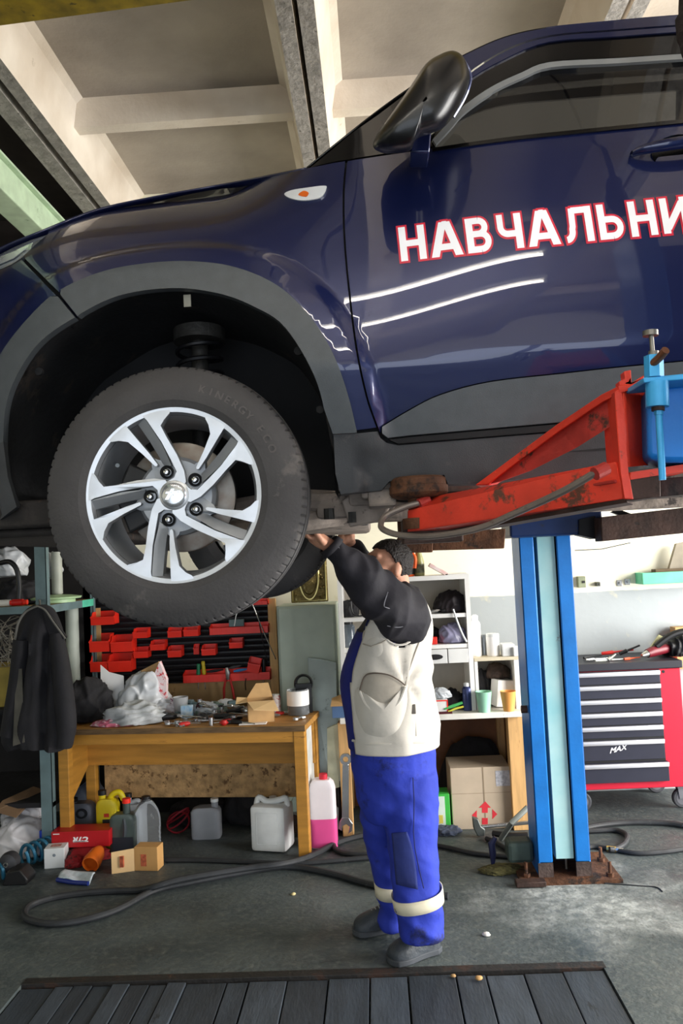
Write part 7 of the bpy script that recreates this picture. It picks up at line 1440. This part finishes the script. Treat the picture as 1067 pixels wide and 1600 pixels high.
    one(MB().box(X(781), X(800), SY + .02, SY + .12, SZC, SZC + .075, bev=.004), 'carton', 'white block right of the white jar', 'box', PLW); one(MB().box(X(797), X(809), SY + .0, SY + .1, SZC, SZC + .055, bev=.004), 'carton', 'small white block at the right end of the open box', 'box', PLW)
    crumple('cloth_bundle', 'brown checked cap stuffed in the open box', 'cap', (at(778, 1060, SY + .16).x, SY + .16, SZB + .17), (.075, .08, .06), mat('checked_cap', '#3c2e26', .8, var=.4, scale=40), 103, .2); crumple('cloth_bundle', 'dark bundle filling the left of the open box', 'bundle', (at(755, 1100, SY + .2).x, SY + .2, SZB), (.07, .1, .15), BLKCL, 105, .15)
    q = MB(Matrix.Translation((at(785, 1100, SY + .1).x, SY + .1, SZB + .085)) @ Matrix.Rotation(.12, 4, 'Y') @ Matrix.Rotation(.3, 4, 'Z')); q.box(-.055, .055, -.05, .05, -.08, .085, bev=.003); one(q, 'carton', 'white box leaning inside the open box behind the orange cup', 'box', GLOSSW)
    # under the worktop: parcel with arrows, green box, dark things
    Y = SY + .02; x0, x1 = at(707, 1280, Y).x, at(801, 1280, Y).x; z1 = at(750, 1199, Y).z
    t = thing('parcel', 'large cardboard parcel with red arrow mark under the worktop', 'parcel', ((x0 + x1) / 2, Y, 0)); pc = mat('parcel_card', '#b9a892', .75, var=.07)
    MB().box(x0, x1, Y, Y + .3, .0, z1, bev=.004).build('carton_body', pc, t)
    q = MB(); 
    def tri(pts): q.prism([(at(x, y, Y).x, Y - .0012, at(x, y, Y).z) for x, y in pts], (0, .001, 0))
    tri([(748, 1262), (758, 1252), (767, 1262), (762, 1262), (762, 1270), (753, 1270), (753, 1262)]); tri([(737, 1274), (745, 1266), (745, 1280)]); tri([(777, 1272), (769, 1264), (769, 1280)]); tri([(753, 1278), (762, 1278), (762, 1288), (753, 1288)]); q.build('printed_mark', mat('red_mark', '#d2303c', .6, var=.05), t)
    MB().box(at(774, 1210, Y).x, at(797, 1210, Y).x, Y - .0015, Y, at(785, 1228, Y).z, at(785, 1204, Y).z).build('address_label', mat('label_white', '#d4d4d8', .5, var=.3, scale=60, col2='#9a9aa4'), t); MB().box(at(755, 1240, Y).x, at(757, 1240, Y).x, Y - .001, Y, .01, z1).build('flap_seam', mat('seam_dark', '#8b7a64', .8), t); MB().box(x0, x1, Y - .001, Y, at(750, 1239, Y).z - .002, at(750, 1239, Y).z).build('tape_edge', mat('seam_dark', '#8b7a64', .8), t)
    xg0, xg1 = at(676, 1270, Y).x, at(703, 1270, Y).x; t = thing('carton', 'white and green box behind the mechanic under the worktop', 'box', (xg0, Y, 0)); MB().box(xg0, xg1, Y - .02, Y + .14, 0, at(690, 1240, Y).z, bev=.003).build('carton_body', mat('green_carton', '#43b84a', .45, var=.06), t); MB().box(xg0 - .001, xg1 - .03, Y - .0215, Y - .018, .0, at(690, 1243, Y).z).build('white_face', mat('white_green', '#d6e6da', .5, var=.08), t); MB().box(xg0 + .02, xg0 + .06, Y - .023, Y - .021, .05, .10).build('printed_panel', mat('yellow_print', '#d8c85a', .5, var=.3), t)
    crumple('cloth_bundle', 'black sacks piled in the cupboard behind the parcel', 'sack', (at(740, 1230, 5.68).x, 5.68, 0), (.22, .10, .30), BLKCL, 111, .12); crumple('rag', 'blue grey rag on the floor in front of the green box', 'rag', fl(700, 1306) + Vector((0, .04, 0)), (.08, .05, .03), mat('blue_rag', '#4a5264', .9, var=.3), 113, .3)
    # hammer
    h0, h1 = fl(748, 1300, .03), fl(826, 1300, .03); t = thing('hammer', 'hammer with grey head and silver handle in front of the parcel', 'hammer', h0)
    MB().tube([at(752, 1292, h0.y), at(826, 1285, h0.y)], .012, 12).build('handle', CHR2, t, smooth=True)
    q = MB(); q.prism([at(738, 1278, h0.y - .02), at(747, 1280, h0.y - .02), at(752, 1292, h0.y - .02), at(758, 1296, h0.y - .02), at(757, 1307, h0.y - .02), at(746, 1307, h0.y - .02), at(740, 1295, h0.y - .02)], (0, .04, 0)); q.build('head', mat('hammer_steel', '#5a5f5c', .45, .5, var=.2), t, bev=.005)
    one(MB().tube([fl(770, 1302, .035), fl(800, 1306, .035), fl(824, 1305, .035)], .018, 10), 'black_tube', 'black tube lying in front of the hammer', 'tube', BLK, smooth=True)
    p = fl(770, 1358); q = MB(); q.tube([p, at(770, 1335, p.y), at(768, 1318, p.y), at(774, 1308, p.y)], [.006, .018, .020, .012], 8); t = one(q, 'anchor_spike', 'spike wrapped in blue tape stuck into the floor', 'spike', mat('blue_tape', '#20264a', .5, var=.3), smooth=True)
    # dirt heap and debris near the column
    setp(crumple('dirt_heap', 'olive brown dirt heap left of the lift column', 'dirt', fl(782, 1362), (.10, .06, .022), mat('dirt', '#55512f', .95, var=.5, scale=40, bump=.9), 117, .3, 4), kind='stuff')
shelf_things()
# ------------------------------------------------------------------ tool trolley
def build_trolley():
    Y = 5.47; xr = at(1063, 1045, Y).x; xd = at(1029, 1045, Y).x; xl = xr - .72; z0 = at(1000, 1232, Y).z; z1 = at(1000, 1046, Y).z
    T = thing('tool_trolley', 'red tool trolley with dark drawers and silver handles', 'tool trolley', (xl, Y, 0)); rd = mat('trolley_red', '#c81f38', .38, .05, var=.06, scale=5); dk = mat('drawer_dark', '#2c2d3a', .4, .1, var=.08); sv = mat('drawer_silver', '#d5d5da', .35, .5, var=.05)
    MB().box(xl, xr, Y, Y + .46, z0, z1, bev=.006).build('body', rd, T); MB().box(xl - .01, xr + .012, Y - .015, Y + .475, z1 + .001, z1 + .05, bev=.006).build('top_tray', mat('tray_dark', '#24242c', .45, var=.1), T)
    MB().box(xl + .028, xd + .004, Y - .006, Y + .001, at(970, 1222, Y).z, z1 - .003).build('drawer_recess', BLK, T)
    ys = [(1048, 1069), (1069, 1091), (1091, 1112), (1112, 1133), (1133, 1153), (1155, 1188), (1190, 1222)]; cxp = 970
    for i, (a, b) in enumerate(ys):
        zt, zb = at(cxp, a, Y).z, at(cxp, b, Y).z; out = .012 + (.02 if i == 6 else 0); xd2 = xd + (.012 if i == 6 else 0)
        d = MB().box(xl + .03, xd2, Y - out, Y + .3, zb + .004, zt - .002, bev=.002).build('drawer', dk, T)
        MB().box(xl + .03, xd2, Y - out - .016, Y - out + .002, zt - .032, zt - .004, bev=.005).build('handle', sv, d, smooth=True)
        if i == 5: text_on('badge', 'MAX', .045, mat('badge_white', '#e4e4ea', .4, var=0), d, lambda v: Vector((at(964, 1170, Y).x + v.x * 1.1, Y - out - .0012 - v.z, at(964, 1170, Y).z + v.y + v.x * .22)), .001, .35)
    MB().lathe([(.0005, -.003), (.009, -.003), (.010, 0)], (at(1036, 1046, Y).x, Y, z1 - .02), 'Y', 14).build('lock', BLK, T)
    wm = mat('caster_grey', '#6a6a70', .5, .2, var=.15)
    for x, y in ((xr - .03, Y + .05), (xl + .05, Y + .05), (xr - .08, Y + .40), (xl + .05, Y + .40)):
        c = Vector((x, y, .062)); k = MB(); k.lathe([(.02, -.018), (.055, -.018), (.062, -.012), (.062, .012), (.055, .018), (.02, .018)], c, 'Y', 28); o = k.build('caster_wheel', mat('caster_rubber', '#3c3d42', .6), T, smooth=True, angle=40)
        MB().lathe([(.0005, -.021), (.012, -.021), (.04, -.019), (.04, -.017)], c, 'Y', 20).build('hub', wm, o, smooth=True); q = MB(); q.prism([(x - .022, y - .026, .062), (x + .022, y - .026, .062), (x + .03, y - .026, z0 - .01), (x - .03, y - .026, z0 - .01)], (0, .004, 0)); q.prism([(x - .022, y + .022, .062), (x + .022, y + .022, .062), (x + .03, y + .022, z0 - .01), (x - .03, y + .022, z0 - .01)], (0, .004, 0)); q.box(x - .035, x + .035, y - .035, y + .035, z0 - .012, z0); q.build('fork', wm, o)
    return xl, xr, Y, z1 + .05
TX0, TX1, TY, TZ = build_trolley()
def trolley_things():
    rr = random.Random(21); k = 0
    def rod(a, b, r, lab, m, z=.012): 
        A, Bq = at(a[0], a[1], TY + a[2]), at(b[0], b[1], TY + b[2]); A.z = TZ + z; Bq.z = TZ + z + (b[3] if len(b) > 3 else 0); one(MB().tube([A, A.lerp(Bq, .35), A.lerp(Bq, .4), Bq], [r, r * 1.15, r * .6, r * .5], 8), 'hand_tool', lab, 'tool', m, 'tools on the trolley', smooth=True)
    rod((915, 1030, .10), (950, 1028, .14), .009, 'chrome ratchet at the left of the trolley top', CHR2); rod((930, 1032, .04), (975, 1030, .07), .008, 'pale wrench at the front of the trolley top', mat('pale_steel', '#cfd3c9', .35, .6)); rod((940, 1026, .25), (990, 1022, .22, .02), .011, 'red handled tool on the trolley top', REDH, .03); rod((975, 1030, .06), (1000, 1027, .12), .008, 'orange handled tool on the trolley top', mat('orange_grip', '#c8502c', .5))
    rod((912, 1028, .2), (940, 1027, .3), .008, 'dark wrench at the back of the trolley top', DG); rod((968, 1024, .2), (1000, 1016, .2, .05), .012, 'black tool tilted up in the middle of the trolley top', BLK, .03); rod((950, 1031, .05), (962, 1026, .08, .03), .012, 'small chrome piece upright on the trolley top', CHR2)
    a = at(1003, 1028, TY + .06); b = at(1030, 1018, TY + .12); a.z = TZ + .03; b.z = TZ + .06; t = thing('impact_driver', 'dark red air tool with chrome nose on the trolley top', 'air tool', a); MB().tube([a, a.lerp(b, .3)], [.012, .024], 14).build('nose', CHR2, t, smooth=True); MB().tube([a.lerp(b, .3), a.lerp(b, .6), b + Vector((.06, .02, .0))], [.028, .034, .03], 14).build('body', mat('dark_red_tool', '#6a1422', .4), t, smooth=True)
    crumple('cable_heap', 'black cables heaped at the right end of the trolley top', 'cable', (at(1052, 1020, TY + .2).x + .02, TY + .2, TZ), (.09, .1, .09), BLK, 121, .35, 3); one(MB().tube(cr([at(1025, 1010, TY + .1), at(1045, 995, TY + .1), at(1062, 988, TY + .1), at(1085, 985, TY + .1)], 5), .022, 10), 'thick_hose', 'thick black hose over the right end of the trolley', 'hose', BLK, smooth=True)
    q = MB(); q.prism([at(1016, 1012, TY + .3), at(1030, 992, TY + .3), at(1043, 998, TY + .3), at(1034, 1014, TY + .3)], (0, .02, 0)); one(q, 'card_piece', 'pale yellow card leaning at the back of the trolley', 'card', mat('cream_card', '#ddd9a4', .7))
    q = MB(); q.box(at(1046, 1000, BACK_Y).x, at(1075, 1000, BACK_Y).x, BACK_Y - .12, BACK_Y - .02, at(1050, 1015, BACK_Y).z - .12, at(1050, 978, BACK_Y).z, bev=.004); one(q, 'carton', 'brown box behind the trolley at the right edge', 'box', CARD)
trolley_things()
# ------------------------------------------------------------------ wall shelf, sockets, small wall things
def wall_things():
    Y = BACK_Y - .16; x0 = at(1004, 905, Y).x; z0, z1 = at(1035, 912, Y).z, at(1035, 894, Y).z
    t = thing('wall_shelf', 'mint green wall shelf at the right edge', 'shelf', (x0, Y, z0)); g = mat('mint_shelf', '#63c49a', .5, var=.12); MB().box(x0, x0 + .9, Y, Y + .02, z0, z1, bev=.003).build('front_board', g, t); MB().box(x0, x0 + .03, Y + .021, BACK_Y - .002, z0, z1).build('end_board', g, t); MB().box(x0 + .031, x0 + .9, Y + .021, BACK_Y - .002, z0, z0 + .015).build('shelf_board', mat('shelf_brown', '#7a6a54', .7), t)
    one(MB().box(x0 + .1, x0 + .6, Y + .03, Y + .12, z1 - .02, z1 + .02, bev=.003), 'plank', 'dark wooden plank lying on the mint shelf', 'plank', mat('dark_plank', '#5a4a36', .8, var=.3)); q = MB(); xq = at(1050, 880, Y).x; q.prism([(xq, Y + .06, z1 + .02), (xq + .12, Y + .06, z1 + .02), (xq + .12, Y + .06, z1 + .2), (xq + .06, Y + .06, z1 + .19)], (0, .04, 0)); one(q, 'wood_wedge', 'grey wooden wedge standing on the mint shelf', 'wedge', mat('grey_wood', '#8d8474', .8, var=.2))
    for px0, px1, py0, py1, col, lab in ((901, 912, 900, 918, '#7c8268', 'olive switch box on the wall right of the column'), (929, 935, 909, 916, '#3c3f36', 'small black socket on the wall dado line')):
        a, b = at(px0, py1, BACK_Y), at(px1, py0, BACK_Y); t = thing('switch_box', lab, 'switch', (a.x, BACK_Y, a.z), 'electrical boxes on the back wall'); MB().box(a.x, b.x, BACK_Y - .05, BACK_Y - .001, a.z, b.z, bev=.004).build('housing', mat('sw' + col[1:], col, .5, var=.2), t); MB().box(a.x + (b.x - a.x) * .55, b.x - .008, BACK_Y - .056, BACK_Y - .05, a.z + (b.z - a.z) * .4, a.z + (b.z - a.z) * .6).build('toggle', BLK, t)
    for px0, px1, py0, py1, lab in ((964, 971, 906, 916, 'left one of two small chrome hooks on the wall'), (976, 984, 904, 914, 'right one of two small chrome hooks on the wall')):
        a, b = at(px0, py1, BACK_Y), at(px1, py0, BACK_Y); q = MB(); q.box(a.x, b.x, BACK_Y - .008, BACK_Y - .001, a.z, b.z, bev=.002); q.cyl(((a.x + b.x) / 2, BACK_Y - .03, (a.z + b.z) / 2), ((a.x + b.x) / 2, BACK_Y - .006, (a.z + b.z) / 2), .008, n=10); one(q, 'wall_hook', lab, 'hook', CHR2, 'hooks on the back wall')
    one(MB().tube([at(898, 860, BACK_Y - .02), at(940, 858, BACK_Y - .02), at(985, 848, BACK_Y - .02)], .003, 6), 'wall_wire', 'thin wire sagging on the cream wall right of the column', 'wire', DG, smooth=True)
    # small litter on the floor
    lit = [(458, 1398, .012, '#b8a878', 'tan crumb of dirt beside the far shoe'), (760, 1462, .016, '#d8d4cc', 'pale pebble on the floor right of the mechanic'), (748, 1530, .014, '#b08a58', 'brown chip lying on the steel pit edge'), (955, 1372, .012, '#e4e4e0', 'white chip on the floor right of the lift base'), (708, 1526, .010, '#9a7a50', 'small tan chip on the pit boards')]
    for i, (px, py, r, c, lab) in enumerate(lit): setp(crumple('litter', lab, 'litter', fl(px, py), (r, r, r * .6), mat('lit%d' % i, c, .8), 130 + i, .3, n=2), kind='thing')
    lamp = None
wall_things()
# dark brown bundle at the top right edge, hung from the crane girder near the lens
def hanging():
    Y = 1.95; t = thing('hanging_bundle', 'dark brown bundle hanging at the top right edge', 'bundle', at(1075, 40, Y)); m = mat('dark_brown_sling', '#1d1310', .9, var=.4, scale=20, bump=.8, bscale=50)
    q = MB(); q.tube(cr([at(1085, -260, Y), at(1082, -60, Y), at(1078, 10, Y), at(1080, 45, Y), at(1084, 75, Y), at(1092, 95, Y)], 5), [.01] * 6 + [.026] * 6 + [.034] * 6 + [.03] * 4 + [.022] * 4, 12); q.build('bundle_body', m, t, smooth=True)
    MB().tube([at(1085, -258, Y), Vector((at(1085, -258, Y).x, Y, 4.44))], .006, 8).build('hanging_cord', m, t, smooth=True)
hanging()
